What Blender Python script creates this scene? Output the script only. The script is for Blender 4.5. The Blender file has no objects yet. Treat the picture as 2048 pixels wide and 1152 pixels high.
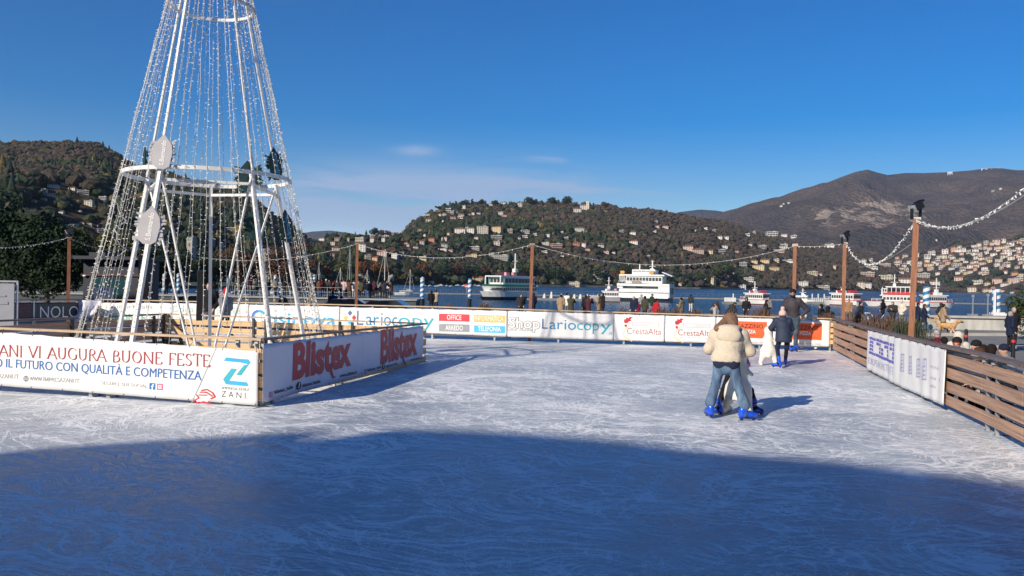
import bpy, bmesh, math, random
import numpy as np
from mathutils import Vector, Matrix

random.seed(7); rng = np.random.default_rng(7)
scene = bpy.context.scene
COL = scene.collection
R = math.radians

# ------------------------------------------------------------------ camera
CAM_H = 1.95; FPX = 1650.0
_p = -0.347 * math.pi / 180; _r = math.radians(1.09)
_f = Vector((0, math.cos(_p), math.sin(_p)))
_r0 = Vector((1, 0, 0)); _u0 = _r0.cross(_f)
_rt = _r0 * math.cos(_r) + _u0 * math.sin(_r)
_up = _u0 * math.cos(_r) - _r0 * math.sin(_r)
cam_d = bpy.data.cameras.new('camera'); cam = bpy.data.objects.new('camera', cam_d); COL.objects.link(cam)
cam.matrix_world = Matrix(((_rt.x, _up.x, -_f.x, 0), (_rt.y, _up.y, -_f.y, 0), (_rt.z, _up.z, -_f.z, CAM_H), (0, 0, 0, 1)))
cam_d.sensor_width = 36; cam_d.lens = FPX / 2048 * 36; cam_d.clip_start = 0.1; cam_d.clip_end = 60000
scene.camera = cam

def ray(px, py):
    return _f * FPX + _rt * (px - 1024) + _up * (576 - py)
def gp(px, py, z=0.0):                      # point of the plane z seen at a place of the photo
    d = ray(px, py); t = (z - CAM_H) / d.z
    return Vector((d.x * t, d.y * t, z))
def dp(px, py, Y):                          # point at depth Y
    d = ray(px, py); t = Y / d.y
    return Vector((d.x * t, Y, CAM_H + d.z * t))
def proj(X, Y, Z):
    zc = X * _f.x + Y * _f.y + (Z - CAM_H) * _f.z
    xc = X * _rt.x + Y * _rt.y + (Z - CAM_H) * _rt.z
    yc = X * _up.x + Y * _up.y + (Z - CAM_H) * _up.z
    return 1024 + FPX * xc / zc, 576 - FPX * yc / zc
def zof(px, py, xy):                        # height of a photo row above a plan point
    d = ray(px, py); t = Vector((d.x, d.y)).length
    return CAM_H + d.z * Vector((xy[0], xy[1])).length / t

# ------------------------------------------------------------------ objects
def tag(o, label=None, cat=None, group=None, kind=None):
    if label: o['label'] = label
    if cat: o['category'] = cat
    if group: o['group'] = group
    if kind: o['kind'] = kind
    return o
def thing(name, label, cat, loc=(0, 0, 0), rz=0.0, group=None):
    o = bpy.data.objects.new(name, None); COL.objects.link(o)
    o.location = loc; o.rotation_euler = (0, 0, rz); o.empty_display_size = .2
    return tag(o, label, cat, group)

class MB:
    def __init__(s): s.v = []; s.f = []; s.m = []; s.sm = []
    def add(s, vs, fs, mi=0, smooth=False):
        b = len(s.v); s.v += [tuple(v) for v in vs]
        for f in fs: s.f.append(tuple(b + i for i in f)); s.m.append(mi); s.sm.append(smooth)
        return s
    def box(s, c, size, rz=0.0, mi=0, M=None):
        hx, hy, hz = size[0] / 2, size[1] / 2, size[2] / 2
        vs = [Vector((x, y, z)) for z in (-hz, hz) for y in (-hy, hy) for x in (-hx, hx)]
        if M is None: M = Matrix.Rotation(rz, 3, 'Z')
        vs = [M @ v + Vector(c) for v in vs]
        return s.add(vs, [(0, 2, 3, 1), (4, 5, 7, 6), (0, 1, 5, 4), (2, 6, 7, 3), (0, 4, 6, 2), (1, 3, 7, 5)], mi)
    def bar(s, a, b, w, h, mi=0, up=(0, 0, 1)):
        a = Vector(a); b = Vector(b); d = b - a; L = d.length
        if L < 1e-6: return s
        x = d / L; u = Vector(up)
        if abs(x.dot(u)) > .99: u = Vector((0, 1, 0))
        y = u.cross(x).normalized(); z = x.cross(y)
        M = Matrix((x, y, z)).transposed()
        return s.box((a + b) / 2, (L, w, h), M=M, mi=mi)
    def tube(s, a, b, r, n=8, mi=0, r2=None, cap=True):
        a = Vector(a); b = Vector(b); x = (b - a).normalized(); u = Vector((0, 0, 1))
        if abs(x.dot(u)) > .99: u = Vector((0, 1, 0))
        y = u.cross(x).normalized(); z = x.cross(y); r2 = r if r2 is None else r2
        vs = [a + (y * math.cos(t) + z * math.sin(t)) * r for t in [i * 2 * math.pi / n for i in range(n)]]
        vs += [b + (y * math.cos(t) + z * math.sin(t)) * r2 for t in [i * 2 * math.pi / n for i in range(n)]]
        fs = [(i, (i + 1) % n, n + (i + 1) % n, n + i) for i in range(n)]
        s.add(vs, fs, mi, n > 5)
        if cap: s.add(vs, [tuple(range(n))[::-1], tuple(range(n, 2 * n))], mi)
        return s
    def path(s, pts, r, n=6, mi=0):
        for a, b in zip(pts[:-1], pts[1:]): s.tube(a, b, r, n, mi, cap=False)
        return s
    def lathe(s, prof, n=16, c=(0, 0, 0), mi=0, smooth=True, sq=1.0):
        vs = []; fs = []; m = len(prof)
        for i in range(n):
            t = 2 * math.pi * i / n
            for r, z in prof: vs.append((c[0] + r * math.cos(t), c[1] + sq * r * math.sin(t), c[2] + z))
        for i in range(n):
            for j in range(m - 1):
                a = i * m + j; b = ((i + 1) % n) * m + j
                fs.append((a, b, b + 1, a + 1))
        return s.add(vs, fs, mi, smooth)
    def prism(s, poly, z0, z1, mi=0, M=None):
        n = len(poly); vs = [Vector((x, y, z0)) for x, y in poly] + [Vector((x, y, z1)) for x, y in poly]
        if M is not None: vs = [M @ v for v in vs]
        return s.add(vs, [tuple(range(n))[::-1], tuple(range(n, 2 * n))] + [(i, (i + 1) % n, n + (i + 1) % n, n + i) for i in range(n)], mi)
    def sphere(s, c, r, n=8, m=6, mi=0, sc=(1, 1, 1)):
        prof = []
        vs = []; fs = []
        for j in range(m + 1):
            ph = math.pi * j / m
            for i in range(n):
                t = 2 * math.pi * i / n
                vs.append((c[0] + r * sc[0] * math.sin(ph) * math.cos(t), c[1] + r * sc[1] * math.sin(ph) * math.sin(t), c[2] + r * sc[2] * math.cos(ph)))
        for j in range(m):
            for i in range(n):
                fs.append((j * n + i, (j + 1) * n + i, (j + 1) * n + (i + 1) % n, j * n + (i + 1) % n))
        return s.add(vs, fs, mi, True)
    def mesh(s, name, mats, org=(0, 0, 0), fix=True):
        me = bpy.data.meshes.new(name)
        o = Vector(org)
        me.from_pydata([Vector(v) - o for v in s.v], [], s.f)
        for m in mats: me.materials.append(m)
        me.polygons.foreach_set('material_index', s.m); me.polygons.foreach_set('use_smooth', s.sm)
        if fix:
            bm = bmesh.new(); bm.from_mesh(me); bmesh.ops.recalc_face_normals(bm, faces=bm.faces); bm.to_mesh(me); bm.free()
        me.update(); return me
    def build(s, name, mats, parent=None, world=True, fix=True):
        if not isinstance(mats, (list, tuple)): mats = [mats]
        org = parent.location if (parent is not None and world) else (0, 0, 0)
        o = bpy.data.objects.new(name, s.mesh(name, mats, org, fix)); COL.objects.link(o)
        if parent is not None: o.parent = parent
        return o
def obj(name, me, parent=None, mats=None):
    o = bpy.data.objects.new(name, me); COL.objects.link(o)
    if parent is not None: o.parent = parent
    if mats:
        for i, m in enumerate(mats):
            o.material_slots[i].link = 'OBJECT'; o.material_slots[i].material = m
    return o
def copy_tree(o, parent=None):
    c = o.copy(); COL.objects.link(c)
    if parent is not None: c.parent = parent
    for ch in list(o.children): copy_tree(ch, c)
    return c
def npmesh(name, V, F, mats, mi=None, colors=None, smooth=False):
    me = bpy.data.meshes.new(name); V = np.asarray(V, np.float32); F = np.asarray(F, np.int32); k = F.shape[1]
    me.vertices.add(len(V)); me.vertices.foreach_set('co', V.ravel())
    me.loops.add(F.size); me.loops.foreach_set('vertex_index', F.ravel())
    me.polygons.add(len(F)); me.polygons.foreach_set('loop_start', np.arange(0, F.size, k, dtype=np.int32))
    for m in mats: me.materials.append(m)
    if mi is not None: me.polygons.foreach_set('material_index', np.asarray(mi, np.int32))
    me.polygons.foreach_set('use_smooth', np.full(len(F), smooth))
    if colors is not None:
        at = me.color_attributes.new('tint', 'FLOAT_COLOR', 'POINT')
        at.data.foreach_set('color', np.asarray(colors, np.float32).ravel())
    me.update(calc_edges=True); me.validate(); return me

# ------------------------------------------------------------------ materials
_M = {}
def nd(nt, t, **kw):
    n = nt.nodes.new(t)
    for k, v in kw.items():
        if k in n.inputs.keys() if isinstance(k, str) else False: n.inputs[k].default_value = v
        else: setattr(n, k, v)
    return n
def newmat(name):
    m = bpy.data.materials.new(name); m.use_nodes = True; nt = m.node_tree
    return m, nt, nt.nodes['Principled BSDF'], nt.nodes['Material Output']
def mat(name, c, rough=.6, var=.12, scale=6.0, metal=0.0, bump=0.0, spec=.5, stretch=None, trans=0.0, alpha=1.0, coat=0.0, c2=None):
    if name in _M: return _M[name]
    m, nt, b, out = newmat(name); L = nt.links.new
    tc = nt.nodes.new('ShaderNodeTexCoord'); mp = nt.nodes.new('ShaderNodeMapping')
    if stretch: mp.inputs['Scale'].default_value = stretch
    L(tc.outputs['Object'], mp.inputs['Vector'])
    n = nt.nodes.new('ShaderNodeTexNoise'); n.inputs['Scale'].default_value = scale; n.inputs['Detail'].default_value = 5
    L(mp.outputs[0], n.inputs['Vector'])
    r = nt.nodes.new('ShaderNodeValToRGB')
    lo = [max(0, x * (1 - var)) for x in c]; hi = [min(1, x * (1 + var)) for x in (c2 or c)]
    r.color_ramp.elements[0].position = .3; r.color_ramp.elements[1].position = .7
    r.color_ramp.elements[0].color = (*lo, 1); r.color_ramp.elements[1].color = (*hi, 1)
    L(n.outputs['Fac'], r.inputs['Fac']); L(r.outputs['Color'], b.inputs['Base Color'])
    b.inputs['Roughness'].default_value = rough; b.inputs['Metallic'].default_value = metal
    b.inputs['Specular IOR Level'].default_value = spec; b.inputs['Coat Weight'].default_value = coat
    if trans: b.inputs['Transmission Weight'].default_value = trans
    if bump:
        bp = nt.nodes.new('ShaderNodeBump'); bp.inputs['Strength'].default_value = bump; bp.inputs['Distance'].default_value = .02
        L(n.outputs['Fac'], bp.inputs['Height']); L(bp.outputs[0], b.inputs['Normal'])
    m.diffuse_color = (*c, 1); _M[name] = m; return m

WHITE = mat('white painted steel', (.78, .77, .74), .4, .06, 3)
GALV = mat('galvanised steel', (.42, .44, .45), .45, .15, 10, metal=.5)
DARKST = mat('dark steel', (.03, .035, .045), .5, .2)
CLOTH_W = mat('white banner vinyl', (.76, .76, .75), .5, .04, 2.5, bump=.15)
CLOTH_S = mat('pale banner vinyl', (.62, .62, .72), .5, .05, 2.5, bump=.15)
CLOTH_K = mat('black banner vinyl', (.035, .04, .045), .5, .2, 3)
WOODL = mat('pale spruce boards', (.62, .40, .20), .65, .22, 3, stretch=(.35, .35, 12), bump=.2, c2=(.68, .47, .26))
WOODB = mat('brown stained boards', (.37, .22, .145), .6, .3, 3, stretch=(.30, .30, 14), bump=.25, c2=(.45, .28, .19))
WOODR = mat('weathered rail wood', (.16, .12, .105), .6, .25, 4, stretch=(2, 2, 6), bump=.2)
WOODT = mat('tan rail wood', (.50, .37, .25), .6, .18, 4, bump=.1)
POLEM = mat('stained larch pole', (.20, .08, .04), .6, .3, 4, stretch=(5, 5, .6), bump=.2, c2=(.27, .11, .055))
BULB = mat('frosted bulb plastic', (.85, .84, .80), .35, .04, 20)
WIRE = mat('white cable', (.55, .54, .5), .6, .1, 20)
BLACK = mat('black plastic', (.012, .012, .014), .4, .2)
GLASS = mat('dark window glass', (.03, .04, .05), .12, .3, .5)
STONE = mat('pale stone', (.46, .43, .38), .8, .15, 2, bump=.2)
CONC = mat('grey concrete', (.33, .33, .32), .85, .15, 1.5, bump=.2)
def paint(name, c, rough=.5): return mat(name, c, rough, .06, 5)
P_RED = paint('print red', (.50, .035, .05)); P_CRIM = paint('print crimson', (.33, .03, .05)); P_BLUE = paint('print blue', (.025, .13, .40))
P_CYAN = paint('print cyan', (.03, .38, .66)); P_TEAL = paint('print teal', (.03, .40, .50)); P_GREY = paint('print grey', (.22, .23, .24))
P_BLK = paint('print black', (.015, .015, .02)); P_OFF = paint('print office red', (.72, .06, .08)); P_YEL = paint('print ochre', (.72, .50, .13))
P_SKY = paint('print sky blue', (.08, .47, .72)); P_GRY2 = paint('print mid grey', (.30, .31, .34)); P_W = paint('print white', (.82, .82, .80))
P_GREEN = paint('print green', (.25, .48, .36)); P_ORANGE = paint('print orange', (.78, .13, .04)); P_LILAC = paint('print lilac', (.36, .38, .62))
P_VIO = paint('print violet blue', (.10, .11, .50)); P_NAVY = paint('print slate', (.10, .14, .28)); P_DKB = paint('print deep blue', (.02, .24, .46))
P_PINK = paint('print pink', (.60, .12, .25)); P_RUST = paint('print dull red', (.30, .03, .04))
# ------------------------------------------------------------------ light and sky
SUN_EL = R(26.0); SDX, SDY = -.657, -.754          # horizontal direction towards the sun
sd = bpy.data.lights.new('sun', 'SUN'); so = bpy.data.objects.new('sun', sd); COL.objects.link(so)
sd.energy = 5.0; sd.angle = R(.5); sd.color = (1.0, .89, .73)
tosun = Vector((SDX * math.cos(SUN_EL), SDY * math.cos(SUN_EL), math.sin(SUN_EL)))
so.rotation_euler = tosun.to_track_quat('Z', 'Y').to_euler(); so.location = (-20, -20, 40)
w = bpy.data.worlds.new('World'); scene.world = w; w.use_nodes = True; nt = w.node_tree; nt.nodes.clear(); L = nt.links.new
sky = nt.nodes.new('ShaderNodeTexSky'); sky.sky_type = 'NISHITA'; sky.sun_disc = False
sky.sun_elevation = SUN_EL; sky.sun_rotation = math.atan2(SDX, SDY)
sky.air_density = 1.0; sky.dust_density = .15; sky.ozone_density = 3.2; sky.altitude = 250
tc = nt.nodes.new('ShaderNodeTexCoord')
sat = nt.nodes.new('ShaderNodeHueSaturation'); sat.inputs['Saturation'].default_value = 1.62; sat.inputs['Hue'].default_value = .513; sat.inputs['Value'].default_value = 1.0
L(sky.outputs[0], sat.inputs['Color'])
mp = nt.nodes.new('ShaderNodeMapping'); mp.inputs['Scale'].default_value = (2.2, 2.2, 15.0); L(tc.outputs['Generated'], mp.inputs[0])
cn = nt.nodes.new('ShaderNodeTexNoise'); cn.inputs['Scale'].default_value = 2.6; cn.inputs['Detail'].default_value = 7; cn.inputs['Roughness'].default_value = .55; cn.inputs['Distortion'].default_value = .5
L(mp.outputs[0], cn.inputs[0])
sp = nt.nodes.new('ShaderNodeSeparateXYZ'); L(tc.outputs['Generated'], sp.inputs[0])
def MN(op, a, b=None, c=None):
    n = nt.nodes.new('ShaderNodeMath'); n.operation = op
    for i, x in enumerate((a, b, c)):
        if x is None: continue
        if isinstance(x, (int, float)): n.inputs[i].default_value = x
        else: L(x, n.inputs[i])
    return n.outputs[0]
def sstep(x, lo, hi):
    n = nt.nodes.new('ShaderNodeMapRange'); n.interpolation_type = 'SMOOTHSTEP'; n.inputs['From Min'].default_value = lo; n.inputs['From Max'].default_value = hi
    L(x, n.inputs[0]); return n.outputs[0]
az = MN('ARCTAN2', sp.outputs[0], sp.outputs[1]); el = sp.outputs[2]
def patch(a0, sa, e0, se, e_tilt=0.0):
    da = MN('DIVIDE', MN('SUBTRACT', az, a0), sa); de = MN('DIVIDE', MN('SUBTRACT', MN('SUBTRACT', el, e0), MN('MULTIPLY', MN('SUBTRACT', az, a0), e_tilt)), se)
    return MN('EXPONENT', MN('MULTIPLY', MN('ADD', MN('MULTIPLY', da, da), MN('MULTIPLY', de, de)), -1.0))
bank = MN('MINIMUM', MN('ADD', MN('MULTIPLY', patch(-.16, .20, .090, .036, .05), 1.6), MN('MULTIPLY', patch(.0, .15, .105, .016, .0), 1.1)), 1.0)
wisps = MN('MULTIPLY', MN('ADD', MN('ADD', patch(-.118, .024, .155, .006), patch(.045, .026, .150, .009)), patch(-.29, .03, .325, .012)), .6)
nf = sstep(cn.outputs['Fac'], .36, .58)
m1 = MN('MULTIPLY', MN('MULTIPLY', bank, MN('ADD', MN('MULTIPLY', nf, .85), .25)), .95)
m2 = MN('MULTIPLY', wisps, nf)
mask = MN('MINIMUM', MN('ADD', m1, m2), .85)
cr = nt.nodes.new('ShaderNodeMix'); cr.data_type = 'RGBA'; L(mask, cr.inputs['Factor']); L(sat.outputs[0], cr.inputs['A'])
cr.inputs['B'].default_value = (3.6, 4.8, 7.1, 1)
low = nt.nodes.new('ShaderNodeMix'); low.data_type = 'RGBA'          # pale band of air and thin cloud low above the far valley
L(MN('MULTIPLY', patch(-.20, .12, .045, .022), .6), low.inputs['Factor']); L(cr.outputs['Result'], low.inputs['A']); low.inputs['B'].default_value = (5.2, 7.2, 9.4, 1)
bg = nt.nodes.new('ShaderNodeBackground'); bg.inputs['Strength'].default_value = .095; L(low.outputs['Result'], bg.inputs[0])
wo = nt.nodes.new('ShaderNodeOutputWorld'); L(bg.outputs[0], wo.inputs[0])
vs = scene.view_settings; vs.view_transform = 'Standard'; vs.look = 'None'; vs.exposure = 0.22; vs.gamma = 1.0
scene.cycles.max_bounces = 6; scene.cycles.diffuse_bounces = 3; scene.cycles.glossy_bounces = 3; scene.cycles.transmission_bounces = 4
scene.cycles.sample_clamp_indirect = 4.0

# ------------------------------------------------------------------ ground, ice, water
ZG = -0.5; ZW = -1.75
def ice_mat():
    m, nt, b, out = newmat('skated ice'); L = nt.links.new
    tc = nt.nodes.new('ShaderNodeTexCoord')
    def M_(op, a, b_=None):
        n = nt.nodes.new('ShaderNodeMath'); n.operation = op; n.use_clamp = False
        for i, x in enumerate((a, b_)):
            if x is None: continue
            if isinstance(x, (int, float)): n.inputs[i].default_value = x
            else: L(x, n.inputs[i])
        return n.outputs[0]
    def noi(scale, detail=3, dist=0., rot=0., st=(1, 1, 1), rough=.5):
        mp = nt.nodes.new('ShaderNodeMapping'); mp.inputs['Rotation'].default_value = (0, 0, rot); L(tc.outputs['Object'], mp.inputs[0])
        m2 = nt.nodes.new('ShaderNodeMapping'); m2.inputs['Scale'].default_value = st; L(mp.outputs[0], m2.inputs[0])
        n = nt.nodes.new('ShaderNodeTexNoise'); n.inputs['Scale'].default_value = scale; n.inputs['Detail'].default_value = detail
        n.inputs['Distortion'].default_value = dist; n.inputs['Roughness'].default_value = rough; L(m2.outputs[0], n.inputs[0]); return n.outputs['Fac']
    def smooth(x, lo, hi, a=0., b_=1.):
        n = nt.nodes.new('ShaderNodeMapRange'); n.interpolation_type = 'SMOOTHSTEP'
        n.inputs['From Min'].default_value = lo; n.inputs['From Max'].default_value = hi; n.inputs['To Min'].default_value = a; n.inputs['To Max'].default_value = b_
        L(x, n.inputs[0]); return n.outputs[0]
    def line(n, wdt): return smooth(M_('ABSOLUTE', M_('SUBTRACT', n, .5)), 0., wdt, 1., 0.)
    s = None
    for scale, rot, st, dist, wdt, ms in ((.55, -.45, (1, 8, 1), 1.5, .030, .9), (.6, -.1, (1, 7, 1), 1.6, .028, .7), (.5, .3, (1, 8, 1), 1.7, .028, 1.0), (.7, .65, (1, 7, 1), 1.6, .026, .8), (.8, 1.1, (1, 6, 1), 1.7, .024, .9), (.9, 1.6, (1, 6, 1), 1.8, .024, .8), (1.3, 2.3, (1, 5, 1), 1.9, .030, 1.4)):
        l = M_('MULTIPLY', line(noi(scale, 4, dist, rot, st, .55), wdt), smooth(noi(ms, 3, .3, rot + 1), .38, .60))
        s = l if s is None else M_('ADD', s, l)
    # arcs left by skaters turning round a few spots: noise stretched along the tangent
    def arcset(cx, cy, k, kt, wdt, ms, seed):
        sb = nt.nodes.new('ShaderNodeVectorMath'); sb.operation = 'SUBTRACT'; L(tc.outputs['Object'], sb.inputs[0]); sb.inputs[1].default_value = (cx, cy, 0)
        wn = nt.nodes.new('ShaderNodeTexNoise'); wn.inputs['Scale'].default_value = .5; wn.inputs['Detail'].default_value = 2; L(tc.outputs['Object'], wn.inputs[0])
        sx = nt.nodes.new('ShaderNodeSeparateXYZ'); L(sb.outputs[0], sx.inputs[0]); ln = nt.nodes.new('ShaderNodeVectorMath'); ln.operation = 'LENGTH'; L(sb.outputs[0], ln.inputs[0])
        rr_ = M_('ADD', ln.outputs['Value'], M_('MULTIPLY', wn.outputs['Fac'], 2.6)); th = M_('ARCTAN2', sx.outputs[1], sx.outputs[0])
        cb = nt.nodes.new('ShaderNodeCombineXYZ'); L(M_('MULTIPLY', rr_, k), cb.inputs[0]); L(M_('MULTIPLY', th, kt), cb.inputs[1]); cb.inputs[2].default_value = seed
        n = nt.nodes.new('ShaderNodeTexNoise'); n.inputs['Scale'].default_value = 1; n.inputs['Detail'].default_value = 3; n.inputs['Distortion'].default_value = .3; L(cb.outputs[0], n.inputs[0])
        return M_('MULTIPLY', line(n.outputs['Fac'], wdt), smooth(noi(ms, 2, .3, seed), .46, .60))
    arcs_ = None
    for a_ in ((2.0, 15.5, 5.2, 1.9, .034, .35, 1.), (-3.5, 9.0, 4.6, 2.2, .032, .30, 2.), (6.0, 11.0, 5.0, 2.0, .034, .40, 3.), (3.5, 20.0, 3.8, 2.4, .040, .30, 4.), (0.5, 6.0, 5.6, 1.9, .028, .45, 5.), (-1.0, 13.0, 4.4, 2.6, .034, .33, 6.), (4.0, 14.0, 7.5, 2.6, .045, .5, 8.)):
        q_ = arcset(*a_); arcs_ = q_ if arcs_ is None else M_('ADD', arcs_, q_)
    s = M_('ADD', M_('MULTIPLY', s, .60), M_('MULTIPLY', arcs_, .72))
    s = M_('MINIMUM', s, 1.5)
    fine = smooth(noi(9, 6, .8, .35, (1, 6, 1), .7), .42, .68)
    fine2 = smooth(noi(16, 6, .9, 1.3, (1, 5, 1), .7), .45, .7)
    swirl = smooth(noi(2.2, 5, 2.4, .2, (1, 5, 1), .62), .42, .64)
    big = smooth(noi(.22, 4, .6), .38, .64)
    frost = M_('ADD', M_('ADD', M_('MULTIPLY', fine, .12), M_('MULTIPLY', fine2, .08)), M_('ADD', M_('MULTIPLY', swirl, .20), M_('MULTIPLY', big, .26)))
    fac = M_('ADD', frost, M_('MULTIPLY', s, .62))
    r = nt.nodes.new('ShaderNodeValToRGB'); e = r.color_ramp.elements
    e[0].position = .0; e[0].color = (.24, .28, .33, 1); e[1].position = 1.0; e[1].color = (.95, .95, .94, 1)
    x = e.new(.38); x.color = (.44, .485, .52, 1)
    L(fac, r.inputs[0]); 
    # reddish paint of the lines under the ice near the far right corner
    sp = nt.nodes.new('ShaderNodeSeparateXYZ'); L(tc.outputs['Object'], sp.inputs[0])
    dx = M_('DIVIDE', M_('SUBTRACT', sp.outputs[0], 8.6), 2.6); dy = M_('DIVIDE', M_('SUBTRACT', sp.outputs[1], 22.2), 2.4)
    pk = M_('MULTIPLY', M_('EXPONENT', M_('MULTIPLY', M_('ADD', M_('MULTIPLY', dx, dx), M_('MULTIPLY', dy, dy)), -1.)), .30)
    mx = nt.nodes.new('ShaderNodeMix'); mx.data_type = 'RGBA'; L(pk, mx.inputs['Factor']); L(r.outputs[0], mx.inputs['A']); mx.inputs['B'].default_value = (.72, .38, .42, 1)
    L(mx.outputs['Result'], b.inputs['Base Color'])
    L(smooth(fac, .1, 1., .30, .62), b.inputs['Roughness']); b.inputs['IOR'].default_value = 1.31; b.inputs['Specular IOR Level'].default_value = .45
    bp = nt.nodes.new('ShaderNodeBump'); bp.inputs['Strength'].default_value = .55; bp.inputs['Distance'].default_value = .012
    L(fac, bp.inputs['Height']); L(bp.outputs[0], b.inputs['Normal']); return m
ICE = ice_mat()
def sheet(name, poly, z, m, kind='structure', under=None):
    mb = MB(); mb.add([(x, y, z) for x, y in poly], [tuple(range(len(poly)))])
    if under is not None:
        n = len(poly); mb.v += [(x, y, under) for x, y in poly]
        for i in range(n): mb.f.append((i, (i + 1) % n, n + (i + 1) % n, n + i)); mb.m.append(0); mb.sm.append(False)
    o = mb.build(name, m); tag(o, kind=kind); return o
ice = sheet('ice_rink', [(-21, -6), (2.9, -6), (10.9, 27.4), (-3, 29.7), (-16.4, 31.6), (-21, 22)], 0, ICE, under=-.46)
def asphalt():
    return mat('plaza paving', (.21, .20, .19), .85, .16, 1.2, bump=.3)
plaza = sheet('plaza', [(-400, -200), (200, -200), (200, 76), (-20, 76), (-400, 76)], ZG, asphalt(), under=ZW - 2)
def water():
    m, nt, b, out = newmat('lake water'); L = nt.links.new
    b.inputs['Base Color'].default_value = (.006, .045, .10, 1); b.inputs['Roughness'].default_value = .22; b.inputs['IOR'].default_value = 1.33
    tc = nt.nodes.new('ShaderNodeTexCoord'); mp = nt.nodes.new('ShaderNodeMapping'); mp.inputs['Scale'].default_value = (.35, 1.0, 1); L(tc.outputs['Object'], mp.inputs[0])
    n = nt.nodes.new('ShaderNodeTexNoise'); n.inputs['Scale'].default_value = .9; n.inputs['Detail'].default_value = 8; n.inputs['Roughness'].default_value = .65; n.inputs['Distortion'].default_value = .4; L(mp.outputs[0], n.inputs[0])
    mp2 = nt.nodes.new('ShaderNodeMapping'); mp2.inputs['Scale'].default_value = (.004, .03, 1); L(tc.outputs['Object'], mp2.inputs[0])
    n2 = nt.nodes.new('ShaderNodeTexNoise'); n2.inputs['Scale'].default_value = 1.; n2.inputs['Detail'].default_value = 4; L(mp2.outputs[0], n2.inputs[0])
    r = nt.nodes.new('ShaderNodeValToRGB'); r.color_ramp.elements[0].position = .35; r.color_ramp.elements[1].position = .7
    r.color_ramp.elements[0].color = (.003, .022, .055, 1); r.color_ramp.elements[1].color = (.008, .05, .11, 1)
    L(n2.outputs[0], r.inputs[0]); L(r.outputs[0], b.inputs['Base Color'])
    bp = nt.nodes.new('ShaderNodeBump'); bp.inputs['Strength'].default_value = 1.0; bp.inputs['Distance'].default_value = .5
    L(n.outputs[0], bp.inputs['Height']); L(bp.outputs[0], b.inputs['Normal']); return m
lake = sheet('lake', [(-9000, 60), (9000, 60), (12000, 14000), (-12000, 14000)], ZW, water())
# ------------------------------------------------------------------ implicit bodies: tapered limbs blended into one surface
def cap(a, b, r0, r1=None, m=0, sy=1.0): return ('c', Vector(a), Vector(b), r0, r0 if r1 is None else r1, m, sy)
def ell(c, r, m=0, rot=None): return ('e', Vector(c), Vector(r), rot, 0, m, 1.0)
def half(c, n=(0, 0, 1)): return ('h', Vector(c), Vector(n))
def _sd(P, p):
    if p[0] == 'h': return (P - np.array(p[1])) @ np.array(p[2])
    if p[0] == 'c':
        a = np.array(p[1]); b = np.array(p[2]); k = np.array([1, p[6], 1.0])
        Q = P / k; A = a / k; B = b / k; ab = B - A; t = np.clip(((Q - A) @ ab) / max(ab @ ab, 1e-9), 0, 1)
        return (np.linalg.norm(Q - A - t[:, None] * ab, axis=1) - (p[3] + (p[4] - p[3]) * t)) * min(1, p[6])
    c = np.array(p[1]); r = np.array(p[2]); q = P - c
    if p[3] is not None: q = q @ np.array(p[3])
    k0 = np.linalg.norm(q / r, axis=1); k1 = np.linalg.norm(q / (r * r), axis=1)
    return k0 * (k0 - 1) / np.maximum(k1, 1e-6)
def sdf(P, prims, k):
    d = None
    for p in prims:
        if p[-1] == 'cut': continue
        e = _sd(P, p)
        if d is None: d = e
        elif k > 0:
            h = np.maximum(k - np.abs(d - e), 0) / k; d = np.minimum(d, e) - h * h * k * .25
        else: d = np.minimum(d, e)
    return d
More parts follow.
